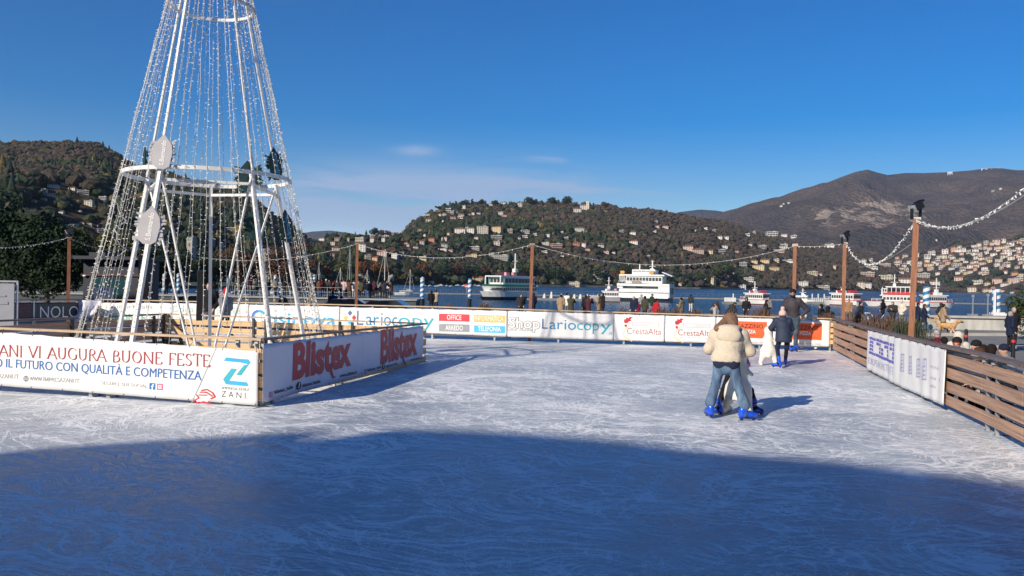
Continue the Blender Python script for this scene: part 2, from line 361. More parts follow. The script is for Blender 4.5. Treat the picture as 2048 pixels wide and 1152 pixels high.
def netmesh(name, prims, res, mats, k=.04, cuts=(), noise=0.0):
    lo = np.full(3, 1e9); hi = -lo
    for p in prims:
        if p[0] == 'c':
            r = max(p[3], p[4]) * max(1, p[6])
            for q in (p[1], p[2]): lo = np.minimum(lo, np.array(q) - r); hi = np.maximum(hi, np.array(q) + r)
        else: r = max(p[2]); lo = np.minimum(lo, np.array(p[1]) - r); hi = np.maximum(hi, np.array(p[1]) + r)
    lo -= res * 2.5 + k * .3; hi += res * 2.5 + k * .3
    n = np.ceil((hi - lo) / res).astype(int) + 1
    ax = [lo[i] + res * np.arange(n[i]) for i in range(3)]
    G = np.stack(np.meshgrid(*ax, indexing='ij'), -1).reshape(-1, 3)
    D = sdf(G, prims, k)
    for c in cuts: D = np.maximum(D, -_sd(G, c))
    if noise:
        D = D + noise * (np.sin(G[:, 0] * 61 + G[:, 2] * 23) * np.sin(G[:, 1] * 57 + 1.3 * np.sin(G[:, 0] * 31)) * np.sin(G[:, 2] * 47 + G[:, 0] * 19))
    D = D.reshape(n)
    ins = D < 0
    c = np.zeros(np.array(n) - 1, int)
    offs = [(i, j, l) for i in (0, 1) for j in (0, 1) for l in (0, 1)]
    def sl(o): return tuple(slice(o[i], n[i] - 1 + o[i]) for i in range(3))
    for o in offs: c += ins[sl(o)]
    act = (c > 0) & (c < 8)
    idx = -np.ones(act.shape, int); idx[act] = np.arange(act.sum())
    pos = np.zeros((act.sum(), 3)); cnt = np.zeros(act.sum())
    I = np.argwhere(act)
    for a in range(3):
        for o in offs:
            if o[a]: continue
            o2 = list(o); o2[a] = 1
            d0 = D[sl(o)][act]; d1 = D[sl(o2)][act]; mk = (d0 < 0) != (d1 < 0)
            t = d0 / np.where(np.abs(d0 - d1) < 1e-12, 1, d0 - d1)
            q = np.tile(np.array(o, float), (len(t), 1)); q[:, a] = t
            pos[mk] += q[mk]; cnt[mk] += 1
    V = lo + res * (I + pos / cnt[:, None])
    F = []
    for a in range(3):
        b, c_ = (a + 1) % 3, (a + 2) % 3
        s0 = [slice(None)] * 3; s1 = [slice(None)] * 3
        s0[a] = slice(0, n[a] - 1); s1[a] = slice(1, n[a])
        e = ins[tuple(s0)] != ins[tuple(s1)]
        E = np.argwhere(e)
        E = E[(E[:, b] > 0) & (E[:, c_] > 0) & (E[:, b] < n[b] - 1) & (E[:, c_] < n[c_] - 1)]
        fl = ins[tuple(s0)][tuple(E.T)]
        def at(db, dc):
            q = E.copy(); q[:, b] -= db; q[:, c_] -= dc; return idx[tuple(q.T)]
        f = np.stack([at(1, 1), at(0, 1), at(0, 0), at(1, 0)], 1)
        f[~fl] = f[~fl][:, ::-1]; F.append(f)
    F = np.concatenate(F); F = F[(F >= 0).all(1)]
    mi = None
    if len(mats) > 1:
        C = V[F].mean(1); best = None
        for p in prims:
            e = _sd(C, p)
            if best is None: best = e; mi = np.full(len(C), p[5])
            else: u = e < best; mi[u] = p[5]; best[u] = e[u]
    return npmesh(name, V, F, mats, mi, smooth=True)
# ------------------------------------------------------------------ hills
def fbm(x, y, seed=0, oct=5):
    v = 0; a = 1.0; f = 1.0; r_ = np.random.default_rng(seed)
    for o in range(oct):
        for q in range(3):
            th = r_.uniform(0, 6.28); ph = r_.uniform(0, 6.28)
            v = v + a / 3 * np.sin((x * math.cos(th) + y * math.sin(th)) * f + ph + 1.7 * np.sin((x * math.sin(th) - y * math.cos(th)) * f * .7 + ph * 2))
        a *= .5; f *= 2.03
    return v
class Hill:
    def __init__(s, name, sky, d0, d1, shape=.9, rough=.05, wave=200., seed=1, base=None):
        drop = {'left_hill': 3, 'low_town_hill': 9, 'wooded_hill': 7}.get(name, 0)
        A = [];  S = []
        for px, py in sky:
            r_ = ray(px, py + drop); A.append(r_.x / r_.y); S.append(r_.z / r_.y)
        s.name = name; s.A = np.array(A); s.S = np.array(S); s.shape = shape; s.rough = rough; s.wave = wave; s.seed = seed
        ax = lambda l: (np.array([ray(p, 560).x / ray(p, 560).y for p, _ in l]), np.array([float(v) for _, v in l]))
        s.d0 = ax(d0); s.d1 = ax(d1); s.base = ZW + .3 if base is None else base
    def D(s, a): return np.interp(a, *s.d0), np.interp(a, *s.d1)
    def z(s, a, d):
        d0, d1 = s.D(a); t = (d - d0) / (d1 - d0)
        zr = CAM_H + np.interp(a, s.A, s.S) * d1
        tt = np.clip(t, 0, 1)
        up = s.base + (zr - s.base) * (tt ** s.shape)
        n = fbm(a * d / s.wave, d / s.wave, s.seed) * s.rough * (zr - s.base) * np.sin(np.pi * tt) ** .7
        dn = zr - (zr - s.base) * .8 * np.clip(t - 1, 0, 2)
        z_ = np.where(t <= 1, up + n * (tt > 0), dn)
        return np.where(t < 0, s.base - 6 * np.clip(-t * 20, 0, 1), z_)
    def mesh(s, m, na=320, nt=110, px=None):
        a0, a1 = s.A[0], s.A[-1]
        aa = np.linspace(a0, a1, na); t = np.concatenate([np.linspace(-.03, 1, nt), np.linspace(1.02, 1.6, 8)])
        a, tg = np.meshgrid(aa, t, indexing='ij'); d0, d1 = s.D(a); d = d0 + (d1 - d0) * tg
        V = np.stack([a * d, d, s.z(a, d)], -1).reshape(-1, 3); k = len(t)
        i, j = np.meshgrid(np.arange(na - 1), np.arange(k - 1), indexing='ij'); b = (i * k + j).ravel()
        F = np.stack([b, b + k, b + k + 1, b + 1], 1)
        o = bpy.data.objects.new(s.name, npmesh(s.name, V, F, [m], smooth=True)); COL.objects.link(o); tag(o, kind='structure'); s.o = o; return o
    def hit(s, px, py):
        r_ = ray(px, py); a = r_.x / r_.y; sl = r_.z / r_.y
        if not (s.A[0] <= a <= s.A[-1]): return None
        d0, d1 = s.D(a); d = np.linspace(float(d0), float(d1), 400); zz = s.z(np.full(400, a), d); w_ = np.where(zz >= CAM_H + sl * d)[0]
        if len(w_) == 0: return None
        return Vector((a * d[w_[0]], d[w_[0]], zz[w_[0]]))
def woods(name, cols, scale, bump=1.0, rock=None):
    m, nt, b, out = newmat(name); L = nt.links.new; b.inputs['Roughness'].default_value = .95; b.inputs['Specular IOR Level'].default_value = .1
    tc = nt.nodes.new('ShaderNodeTexCoord')
    n = nt.nodes.new('ShaderNodeTexNoise'); n.inputs['Scale'].default_value = scale; n.inputs['Detail'].default_value = 10; n.inputs['Roughness'].default_value = .62; L(tc.outputs['Object'], n.inputs[0])
    r = nt.nodes.new('ShaderNodeValToRGB'); e = r.color_ramp.elements
    for i, c in enumerate(cols):
        x = e[i] if i < 2 else e.new(.5)
        x.position = .36 + .3 * i / (len(cols) - 1); x.color = (*c, 1)
    L(n.outputs[0], r.inputs[0])
    v = nt.nodes.new('ShaderNodeTexVoronoi'); v.inputs['Scale'].default_value = .085 if bump < 2 else .05; L(tc.outputs['Object'], v.inputs[0])
    mr = nt.nodes.new('ShaderNodeMapRange'); mr.inputs['To Min'].default_value = 1.15; mr.inputs['To Max'].default_value = .55; L(v.outputs['Distance'], mr.inputs[0])
    mx = nt.nodes.new('ShaderNodeVectorMath'); mx.operation = 'SCALE'; L(r.outputs[0], mx.inputs[0]); L(mr.outputs[0], mx.inputs['Scale'])
    colr = mx.outputs[0]
    if rock:
        for (cx, cy, cz, rx, ry, rz) in rock:
            g = nt.nodes.new('ShaderNodeVectorMath'); g.operation = 'SUBTRACT'; L(tc.outputs['Object'], g.inputs[0]); g.inputs[1].default_value = (cx, cy, cz)
            h = nt.nodes.new('ShaderNodeVectorMath'); h.operation = 'DIVIDE'; L(g.outputs[0], h.inputs[0]); h.inputs[1].default_value = (rx, ry, rz)
            ln = nt.nodes.new('ShaderNodeVectorMath'); ln.operation = 'LENGTH'; L(h.outputs[0], ln.inputs[0])
            n3 = nt.nodes.new('ShaderNodeTexNoise'); n3.inputs['Scale'].default_value = .009; n3.inputs['Detail'].default_value = 8; n3.inputs['Roughness'].default_value = .65; L(tc.outputs['Object'], n3.inputs[0])
            s1 = nt.nodes.new('ShaderNodeMath'); s1.operation = 'SUBTRACT'; s1.inputs[0].default_value = 1.0; L(ln.outputs['Value'], s1.inputs[1])
            s2 = nt.nodes.new('ShaderNodeMath'); s2.operation = 'MULTIPLY_ADD'; L(n3.outputs[0], s2.inputs[0]); s2.inputs[1].default_value = 3.4; s2.inputs[2].default_value = -1.75
            s3 = nt.nodes.new('ShaderNodeMath'); s3.operation = 'ADD'; L(s1.outputs[0], s3.inputs[0]); L(s2.outputs[0], s3.inputs[1])
            s4 = nt.nodes.new('ShaderNodeMapRange'); s4.inputs['From Min'].default_value = .35; s4.inputs['From Max'].default_value = .75; s4.inputs['To Max'].default_value = .8; L(s3.outputs[0], s4.inputs[0])
            m3 = nt.nodes.new('ShaderNodeMix'); m3.data_type = 'RGBA'; L(s4.outputs[0], m3.inputs['Factor']); L(colr, m3.inputs['A']); m3.inputs['B'].default_value = (.34, .27, .21, 1); colr = m3.outputs['Result']
    L(colr, b.inputs['Base Color'])
    bp = nt.nodes.new('ShaderNodeBump'); bp.inputs['Strength'].default_value = .8; bp.inputs['Distance'].default_value = 6 * bump
    L(v.outputs['Distance'], bp.inputs['Height']); bp.invert = True; L(bp.outputs[0], b.inputs['Normal']); return m
H_LEFT = Hill('left_hill', [(-420, 330), (-200, 312), (0, 303), (60, 300), (130, 296), (190, 295), (225, 312), (260, 335), (300, 345), (340, 352), (400, 374), (440, 380), (480, 388), (510, 408), (540, 435), (570, 460), (600, 474), (640, 500), (700, 540)],
              [(-420, 260), (0, 300), (300, 420), (600, 620), (700, 700)], [(-420, 1300), (0, 1500), (190, 1700), (260, 1500), (400, 1300), (600, 1100), (700, 1000)], .85, .055, 150, 3)
H_MID = Hill('low_town_hill', [(470, 520), (540, 486), (600, 476), (640, 472), (680, 470), (720, 466), (760, 464), (800, 464), (840, 466), (900, 480), (960, 510)],
             [(470, 640), (700, 700), (960, 900)], [(470, 1000), (700, 1150), (960, 1250)], .9, .04, 90, 5)
H_CEN = Hill('wooded_hill', [(700, 540), (760, 490), (800, 468), (830, 442), (850, 427), (880, 412), (905, 405), (960, 403), (1000, 403), (1060, 403), (1100, 401), (1130, 400), (1200, 405), (1250, 413), (1300, 414), (1340, 421), (1400, 431), (1450, 441), (1500, 456), (1560, 472), (1600, 480), (1700, 496), (1800, 520), (1900, 552), (1960, 572)],
             [(700, 850), (1000, 1000), (1400, 1250), (1700, 1700), (1960, 2300)], [(700, 1500), (1000, 1900), (1400, 2300), (1700, 2700), (1960, 3000)], .92, .05, 210, 11)
H_FAR = Hill('far_valley_ridge', [(1300, 440), (1360, 424), (1400, 419), (1430, 421), (1470, 427), (1560, 445)], [(1300, 7400), (1560, 7400)], [(1300, 8400), (1560, 8400)], 1, .02, 800, 2)
H_FAR2 = Hill('far_blue_ridge', [(380, 520), (520, 486), (580, 470), (625, 463), (660, 461), (700, 466), (760, 480), (860, 510)], [(380, 7200), (860, 7200)], [(380, 8300), (860, 8300)], 1, .02, 1000, 4)
H_MTN = Hill('bare_mountain', [(1180, 470), (1300, 448), (1420, 434), (1460, 424), (1500, 414), (1540, 404), (1580, 393), (1620, 380), (1650, 367), (1680, 355), (1710, 344), (1735, 339), (1755, 345), (1775, 350), (1810, 346), (1850, 346), (1900, 344), (1940, 341), (1970, 337), (2000, 336), (2030, 340), (2060, 341), (2200, 330), (2500, 350)],
             [(1180, 3800), (1700, 2700), (1900, 2300), (2048, 2100), (2500, 1900)], [(1180, 6000), (1700, 6400), (2048, 6600), (2500, 6600)], 1.12, .20, 480, 8)
C_BR_ = (.085, .052, .036); C_GR = (.030, .045, .024)
WL = woods('left wooded slope', [(.028, .036, .020), (.075, .046, .028), (.10, .060, .036)], .006)
WC = woods('hill undergrowth', [(.026, .038, .022), (.055, .045, .028), (.085, .055, .036)], .006)
c0 = H_MTN.hit(1700, 430) or Vector((2200, 4200, 500)); c1 = H_MTN.hit(1770, 416) or c0
WM = woods('bare winter woods', [(.052, .045, .040), (.092, .067, .056), (.128, .092, .074)], .0022, 3.0,
           rock=[(c1.x, c1.y, c1.z, 330, 1500, 130), (c0.x, c0.y, c0.z, 300, 1300, 120)])
WF = woods('far woods', [(.05, .05, .06), (.07, .06, .07), (.08, .07, .07)], .001, 3)
H_LEFT.mesh(WL, 420, 130); H_MID.mesh(WC, 200, 60); H_CEN.mesh(WC, 520, 150); H_FAR.mesh(WF, 60, 20); H_FAR2.mesh(WF, 60, 20); H_MTN.mesh(WM, 560, 260)
# snow left along the high crest: thin strips lying on it
SN = mat('old snow', (.80, .82, .86), .7, .05, .01)
# ------------------------------------------------------------------ houses
def wallmat(k, c): return mat('render ' + k, c, .85, .10, .25)
HCOL = {'w': ('white', (.62, .60, .55)), 'c': ('cream', (.57, .51, .41)), 'p': ('pink', (.53, .39, .33)), 'y': ('yellow', (.57, .46, .27)), 'g': ('grey', (.26, .26, .25)), 'r': ('brick red', (.50, .19, .12)), 'o': ('orange', (.58, .34, .20)), 'b': ('brown', (.28, .17, .12))}
HM = {k: wallmat(v[0], v[1]) for k, v in HCOL.items()}
ROOFT = mat('terracotta roof tiles', (.26, .12, .07), .85, .2, .3); ROOFG = mat('grey flat roof', (.40, .39, .37), .85, .15, .3); ROOFW = mat('pale flat roof', (.62, .60, .56), .8, .1, .3)
WIN = mat('shaded window', (.045, .05, .06), .35, .3, .2)
_hc = {}
def house_meshes(nx, nz, dep, roof, bal):
    key = (nx, nz, dep, roof, bal)
    if key in _hc: return _hc[key]
    # unit: one window bay = 1 wide, one storey = 1 high; scaled per object
    W_, H_, D_ = nx, nz, dep
    b = MB(); b.box((0, 0, H_ / 2 - 1), (W_, D_, H_ + 2), mi=0)
    for fy, sg in ((-D_ / 2, -1), (D_ / 2, 1)):
        for i in range(nx):
            for j in range(nz):
                tall = .62 if not bal else .7
                b.box((-W_ / 2 + i + .5, fy + sg * .01, j + .5), (.34 if not bal else .62, .06, tall * .8), mi=1)
            if False: pass
        if bal:
            for j in range(1, nz + 1): b.box((0, fy + sg * .2, j - .08), (W_ * 1.02, .45, .18), mi=2)
    nd_ = max(1, int(dep))
    for fx, sg in ((-W_ / 2, -1), (W_ / 2, 1)):
        for i in range(nd_):
            for j in range(nz): b.box((fx + sg * .01, -D_ / 2 + (i + .5) * D_ / nd_, j + .5), (.06, .34, .5), mi=1)
    body = b.mesh('house', [HM['w'], WIN, ROOFW])
    r = MB(); o = .25
    if roof == 'flat': r.box((0, 0, H_ + .09), (W_ + .3, D_ + .3, .18)); r.box((W_ * .2, 0, H_ + .35), (W_ * .25, D_ * .4, .5))
    else:
        x, y, hh = W_ / 2 + o, D_ / 2 + o, .28 * min(W_, D_) + .12; rr = 0 if roof == 'hip' else o
        lx = max(0, W_ / 2 - D_ / 2) if roof == 'hip' else W_ / 2 + o
        vs = [(-x, -y, H_), (x, -y, H_), (x, y, H_), (-x, y, H_), (-lx, 0, H_ + hh), (lx, 0, H_ + hh)]
        r.add(vs, [(0, 1, 5, 4), (2, 3, 4, 5), (1, 2, 5), (3, 0, 4), (3, 2, 1, 0)]); r.box((W_ * .2, D_ * .12, H_ + hh * .8), (.25, .25, .9))
    rm = r.mesh('roof', [ROOFT if roof != 'flat' else ROOFG]); _hc[key] = (body, rm); return _hc[key]
ZOOMS = {'Z0': (0, 280, 2.743), 'Z1': (580, 340, 4.114), 'Z2': (800, 380, 4.8), 'Z3': (1180, 380, 4.8), 'Z4': (1560, 320, 3.84), 'Z5': (150, 300, 2.88)}
HL = {
'Z0': '295,265,65,25,w 345,250,25,22,w 400,275,50,20,w 240,305,40,35,w 280,312,40,25,p 240,330,35,16,w 455,295,65,20,w 490,360,55,30,c 335,402,40,14,w 435,395,35,14,w 570,335,50,25,g 60,415,70,28,c 385,510,80,45,g 555,515,40,30,g 620,275,60,18,w 180,340,45,12,w 415,468,38,12,w 450,466,30,14,c 490,470,40,12,w 530,474,36,12,w',
'Z1': '170,590,45,35,w 150,625,20,28,w 268,582,60,28,w 355,620,45,40,c 375,665,65,40,c 385,585,45,38,p 478,590,22,42,c 580,590,90,36,c 675,550,40,38,w 782,535,60,28,w 870,510,80,40,c 928,505,20,45,c 570,500,25,32,b 590,670,90,80,w 720,525,30,28,w 680,595,40,42,w 770,590,35,42,w 640,735,55,38,y 700,745,70,38,o 762,705,100,46,p 690,670,60,22,p 865,730,60,44,w 920,712,50,44,w 350,712,45,32,c 1100,738,70,28,c 835,905,38,42,c 250,880,70,80,y 360,835,70,38,c 600,880,110,70,g',
'Z2': '265,240,50,28,w 350,195,35,16,w 272,305,60,38,c 387,250,30,26,c 425,245,38,30,w 470,215,60,36,g 510,232,40,30,g 540,232,30,30,w 510,278,60,26,p 587,250,65,22,p 585,272,60,18,w 412,305,28,20,w 615,180,40,30,w 665,245,22,16,w 703,240,32,30,w 750,232,55,20,w 870,150,40,22,w 1000,125,50,34,w 965,240,55,30,w 1000,255,60,20,p 1150,162,45,38,w 465,432,30,26,w 575,415,140,55,w 640,392,35,34,w 685,410,80,55,w 790,418,130,70,c 935,408,110,66,y 735,472,45,26,w 925,470,125,32,g 1055,410,55,34,p 1200,410,90,26,w 1300,435,40,16,w 1558,412,28,14,c 1720,400,100,46,w 1425,450,45,24,w 1140,470,50,16,w 1205,455,60,16,w 1700,215,90,44,w 1760,185,80,50,w 1855,138,30,12,w 310,498,72,44,r 432,488,66,44,c 425,548,64,40,w 210,520,45,42,w 75,545,30,34,w 80,580,40,16,p 150,560,50,28,w 410,580,100,20,w 490,592,50,24,p 550,592,30,22,w 725,575,120,32,g 655,636,60,22,y 712,645,72,42,y 875,632,50,26,w 935,530,72,38,p 975,668,190,44,g 25,645,55,36,c 225,676,78,28,y 190,395,50,26,p 240,444,25,26,w 15,400,38,42,w 10,490,30,34,r 1400,525,90,24,w 1500,552,120,34,r 1395,598,70,14,w 1765,545,58,44,w 1800,582,56,26,p 1925,545,52,36,c 1690,535,78,38,r 745,868,125,40,y 1675,925,140,42,y 300,892,55,26,w 1930,840,120,50,g 1855,875,24,16,p 1600,470,50,16,g 1560,640,40,14,w 60,520,40,24,c',
'Z3': '415,428,68,30,w 430,515,95,32,w 645,362,58,24,p 725,366,68,26,p 625,406,45,14,w 1015,400,24,24,w 1110,376,50,14,w 1190,398,38,20,g 1250,470,55,34,w 1305,470,70,28,w 1515,440,58,18,w 1575,415,28,22,w 1745,440,125,36,c 1870,446,58,24,w 1955,456,60,18,w 1540,535,45,20,c 1650,560,92,28,g 1860,548,78,30,w 1970,532,66,24,c 1292,556,72,28,w 945,578,112,48,p 1035,606,126,44,p 1160,616,58,46,y 1262,608,68,36,g 1410,602,38,22,c 1575,700,78,30,y 1685,702,90,40,y 1790,690,58,28,y 1630,768,118,44,y 1765,772,108,42,y 1812,598,118,26,p 1465,738,88,44,g 1155,888,96,60,y 1370,810,24,22,w 1520,872,105,34,w 865,915,44,28,p 1460,945,78,34,w 105,548,58,32,w 160,610,58,18,p 228,610,38,22,c 300,408,58,22,g 1910,686,40,16,c 635,310,48,12,g 560,640,40,14,g 80,850,120,36,g',
'Z4': '640,785,40,28,w 700,785,35,26,w 705,835,105,14,w 800,815,100,20,p 420,838,24,34,y 245,880,90,24,y 300,885,50,18,c 665,890,120,28,o 820,925,100,40,c 175,968,85,36,w 340,990,100,24,g 620,980,65,52,c 680,985,50,48,w 960,950,95,44,w 1090,910,120,40,p 1190,965,80,40,w 1375,925,60,28,p 1480,1010,55,40,c 1525,955,70,24,c 1590,960,45,26,y 1670,945,70,36,p 1720,975,60,24,w 1790,945,90,34,p 1850,925,40,30,p 1580,1012,50,26,c 1640,1020,50,24,w 1700,1018,40,18,c 390,668,65,14,w 20,680,60,26,w 60,780,100,12,w 1080,945,60,22,p 1640,1000,30,30,p 1780,1030,30,20,w 1200,625,14,10,w 30,340,14,8,w 65,336,20,8,w 10,358,22,8,w 1640,240,20,6,g 1695,224,16,6,c',  # last two entries stand for pale clearings high on the mountain
'Z5': '800,448,42,28,p 885,538,30,28,y 600,445,50,34,g 890,472,50,26,g 785,555,50,44,g 840,560,30,34,w 1360,540,40,30,c 1190,540,36,20,p'}
houses = []
for zk, s_ in HL.items():
    ox, oy, sc_ = ZOOMS[zk]
    for it in s_.split():
        x, y, w_, h_, c = it.split(','); houses.append([ox + float(x) / sc_, oy + float(y) / sc_, float(w_) / sc_, float(h_) / sc_, c, zk])
# the packed old village on the right slope
vr = random.Random(21); tries = 0; vil = []
while len(vil) < 118 and tries < 9000:
    tries += 1
    px = vr.uniform(1788, 2060); py = vr.uniform(484, 566)
    top = 518 - (px - 1790) * .16; bot = 548 + (px - 1790) * .03
    if py < top or py > bot or (py > 540 and vr.random() < .6): continue
    if any(abs(px - q[0]) < 6.5 and abs(py - q[1]) < 4.2 for q in vil) or any(abs(px - q[0]) < (q[2] / 2 + 4) and -2 < q[1] - py < q[3] for q in houses): continue
    vil.append([px, py, vr.uniform(7, 14), vr.uniform(4.5, 8), vr.choice('wwwwwcccccppyo'), 'V'])
houses += vil
hr = random.Random(5); recs = []
ALLH = (H_LEFT, H_MID, H_CEN, H_MTN)
for px, py, w_, h_, c, zk in houses:
    best = None
    for H in ALLH:
        p = H.hit(px, py)
        if p is not None and (best is None or p.y < best.y): best = p
    if best is None:
        for k in range(1, 30):
            for H in ALLH:
                p = H.hit(px, py + k)
                if p is not None: best = p; break
            if best is not None: break
    if best is None: continue
    Wm = w_ * best.y / FPX; Hm = h_ * best.y / FPX
    wide = w_ / max(h_, 1)
    nz = 1 if h_ < 4 else (2 if h_ < 8 else (3 if h_ < 12 else 4))
    if zk == 'Z2' and c in 'y' and w_ > 20 and py < 500: nz = 5
    nx = max(2, min(12, round(wide * nz * .62)))
    flat = c == 'g' or wide > 3.2 or hr.random() < .22
    roof = 'flat' if flat else hr.choice(['hip', 'gable', 'hip'])
    dep = round(max(1.2, min(nx * .8, 3.0)), 0) or 1
    dep = max(dep, 2)
    bm_, rm_ = house_meshes(nx, nz, dep, roof, c == 'g' or (flat and hr.random() < .5))
    yaw = hr.choice([-.5, -.35, -.2, .12, .25]) - best.x / best.y * .7
    sx = Wm / (nx * (math.cos(yaw) + .25)) ; sz = Hm * (.98 if flat else .80) / nz
    o = bpy.data.objects.new('house', bm_); COL.objects.link(o)
    o.location = best - Vector((0, 0, .5)); o.rotation_euler = (0, 0, yaw); o.scale = (sx, min(sx, sz * 1.6), sz)
    o.material_slots[0].link = 'OBJECT'; o.material_slots[0].material = HM[c]
    r_ = bpy.data.objects.new('roof', rm_); COL.objects.link(r_); r_.parent = o
    if roof != 'flat' and c == 'w' and hr.random() < .25:
        r_.material_slots[0].link = 'OBJECT'; r_.material_slots[0].material = mat('grey slate roof', (.20, .19, .19), .8, .15, .3)
    recs.append(dict(o=o, px=px, py=py, w=w_, h=h_, c=c, zk=zk, roof=roof, d=best.y, nx=nx))
# labels: look first, then the neighbourhood, then the rank inside it
LMK = [(0, 'on the far left hill'), (150, 'left of the light-string cone'), (300, 'seen through the light-string cone'), (600, 'behind the crowded pier'), (760, 'above the left striped post'), (880, "on the hill's western shoulder"),
       (960, 'above the green-trimmed ferry'), (1070, 'right of the middle pole'), (1180, 'above the pink-raft workboat'), (1290, 'above the big car ferry'), (1400, 'left of the leaning man'), (1480, 'above the red-raft launch'), (1570, "around the leaning man's pole"),
       (1660, 'between the two floodlight poles'), (1800, 'just right of the tallest pole'), (1860, 'above the striped posts'), (1950, 'at the right edge')]
def cell(r):
    k = [n for x, n in LMK if r['px'] >= x][-1] if r['px'] >= 0 else LMK[0][1]
    hb = 'high' if r['py'] < 455 else ('halfway up' if r['py'] < 505 else ('low' if r['py'] < 545 else 'by the water'))
    sz = 'long' if r['w'] > 2.6 * r['h'] else ('tiny' if r['w'] < 7 else ('small' if r['w'] < 12 else 'large'))
    rf = {'flat': 'flat-roofed', 'hip': 'hip-roofed', 'gable': 'gabled'}[r['roof']]
    return (f"{sz} {HCOL[r['c']][0].replace('brick red', 'red')} {rf} house {hb}, {k}", r)
groups = {}
for r in recs: groups.setdefault(cell(r)[0], []).append(r)
ORD = ['leftmost', 'second from left', 'third from left', 'fourth from left', 'fifth from left', 'sixth from left', 'seventh from left', 'eighth from left']
for k, l in groups.items():
    l.sort(key=lambda r: r['px'])
    for i, r in enumerate(l):
        lab = k if len(l) == 1 else f"{ORD[min(i, 7)]} {k}"
        tag(r['o'], lab, 'house', 'village houses on the right slope' if r['zk'] == 'V' else 'houses on the far hills')

# castle-like villa tower, block tower, domed temple
def dtower(name, label, cat, px, py, wpx, hpx, H, m, extra=None):
    p = H.hit(px, py); k = p.y / FPX
    t = thing(name, label, cat, p, -.3); b = MB(); W_ = wpx * k; Hh = hpx * k
    b.box((0, 0, Hh / 2 - 2), (W_, W_, Hh + 4)); b.build('wall', m, t, world=False)
    c = MB(); n = 4
    for i in range(n):
        for j in range(n):
            if i in (0, n - 1) or j in (0, n - 1): c.box((-W_ / 2 + (i + .5) * W_ / n, -W_ / 2 + (j + .5) * W_ / n, Hh + .5), (W_ / n * .6, W_ / n * .6, 1.4))
    c.box((0, 0, Hh - .1), (W_ * 1.12, W_ * 1.12, .8)); c.build('battlement', m, t, world=False)
    for z in (.35, .6, .82):
        wn = MB(); wn.box((0, -W_ / 2 - .02, Hh * z), (W_ * .22, .12, Hh * .09)); wn.build('window', WIN, t, world=False)
    return t
dtower('villa_tower', 'pale square tower of the castle-like villa on the wooded hilltop', 'tower', 800 + 1803 / 4.8, 380 + 205 / 4.8, 6, 19, H_CEN, HM['c'])
dtower('block_tower', 'slim grey stone tower seen through the light-string cone', 'tower', 382, 545, 13, 66, H_LEFT, wallmat('stone grey', (.30, .28, .25)))
# snow strips
for i, (x0, x1, yy) in enumerate([(1895, 1905, 344.5), (1962, 1985, 339.5), (1988, 2002, 338.5)]):
    b = MB(); pts = []
    for k in range(9):
        x = x0 + (x1 - x0) * k / 8; ra = ray(x, yy); a = ra.x / ra.y; d1 = float(H_MTN.D(a)[1])
        up = Vector((a * d1, d1, float(H_MTN.z(np.array(a), np.array(d1))) + 2)); dl = d1 - 90 - 60 * math.sin(k * 1.9 + i)
        lo = Vector((a * dl, dl, float(H_MTN.z(np.array(a), np.array(dl))) + 3)); pts.append((up, lo))
    for k in range(8):
        b.add([pts[k][0], pts[k + 1][0], pts[k + 1][1], pts[k][1]], [(0, 1, 2, 3)])
    o = b.build('snow', SN); tag(o, kind='structure')

# ------------------------------------------------------------------ trees
def ico(sub):
    bm = bmesh.new(); bmesh.ops.create_icosphere(bm, subdivisions=sub, radius=1); v = np.array([x.co[:] for x in bm.verts]); f = np.array([[y.index for y in x.verts] for x in bm.faces]); bm.free(); return v, f
I1 = ico(1); I2 = ico(2)
def tmpl(kind, seed):
    r_ = np.random.default_rng(seed); Vs = []; Fs = []; n = 0
    if kind == 'con':
        for k in range(3):
            z0 = .1 + .28 * k; rad = .36 * (1 - .27 * k); m = 7; th = np.arange(m) * 6.283 / m + k
            ring = np.stack([np.cos(th) * rad * r_.uniform(.75, 1.2, m), np.sin(th) * rad * r_.uniform(.75, 1.2, m), np.full(m, z0)], 1)
            v = np.concatenate([ring, [[0, 0, z0 + .48]]]); f = np.array([[i, (i + 1) % m, m] for i in range(m)]); Vs.append(v); Fs.append(f + n); n += len(v)
    else:
        for k in range(4):
            c = np.array([r_.uniform(-.28, .28), r_.uniform(-.28, .28), r_.uniform(.38, .68)]) if k else np.array([0, 0, .5])
            v = I1[0] * (.36 if k == 0 else r_.uniform(.18, .27)) * r_.uniform(.75, 1.25, (len(I1[0]), 1)) * np.array([1, 1, 1.1]) + c; Vs.append(v); Fs.append(I1[1] + n); n += len(v)
    return np.concatenate(Vs), np.concatenate(Fs)
TB = [tmpl('br', i) for i in range(5)]; TC = [tmpl('con', 50 + i) for i in range(3)]
FOL = bpy.data.materials.new('tree foliage'); FOL.use_nodes = True
_nt = FOL.node_tree; _b = _nt.nodes['Principled BSDF']; _a = _nt.nodes.new('ShaderNodeAttribute'); _a.attribute_name = 'tint'
_n = _nt.nodes.new('ShaderNodeTexNoise'); _n.inputs['Scale'].default_value = .5; _tc = _nt.nodes.new('ShaderNodeTexCoord'); _nt.links.new(_tc.outputs['Object'], _n.inputs[0])
_mr = _nt.nodes.new('ShaderNodeMapRange'); _mr.inputs['To Min'].default_value = .5; _mr.inputs['To Max'].default_value = 1.5; _nt.links.new(_n.outputs[0], _mr.inputs[0])
_vm = _nt.nodes.new('ShaderNodeVectorMath'); _vm.operation = 'SCALE'; _nt.links.new(_a.outputs['Color'], _vm.inputs[0]); _nt.links.new(_mr.outputs[0], _vm.inputs['Scale']); _nt.links.new(_vm.outputs[0], _b.inputs['Base Color'])
_b.inputs['Roughness'].default_value = .9; _b.inputs['Specular IOR Level'].default_value = .15
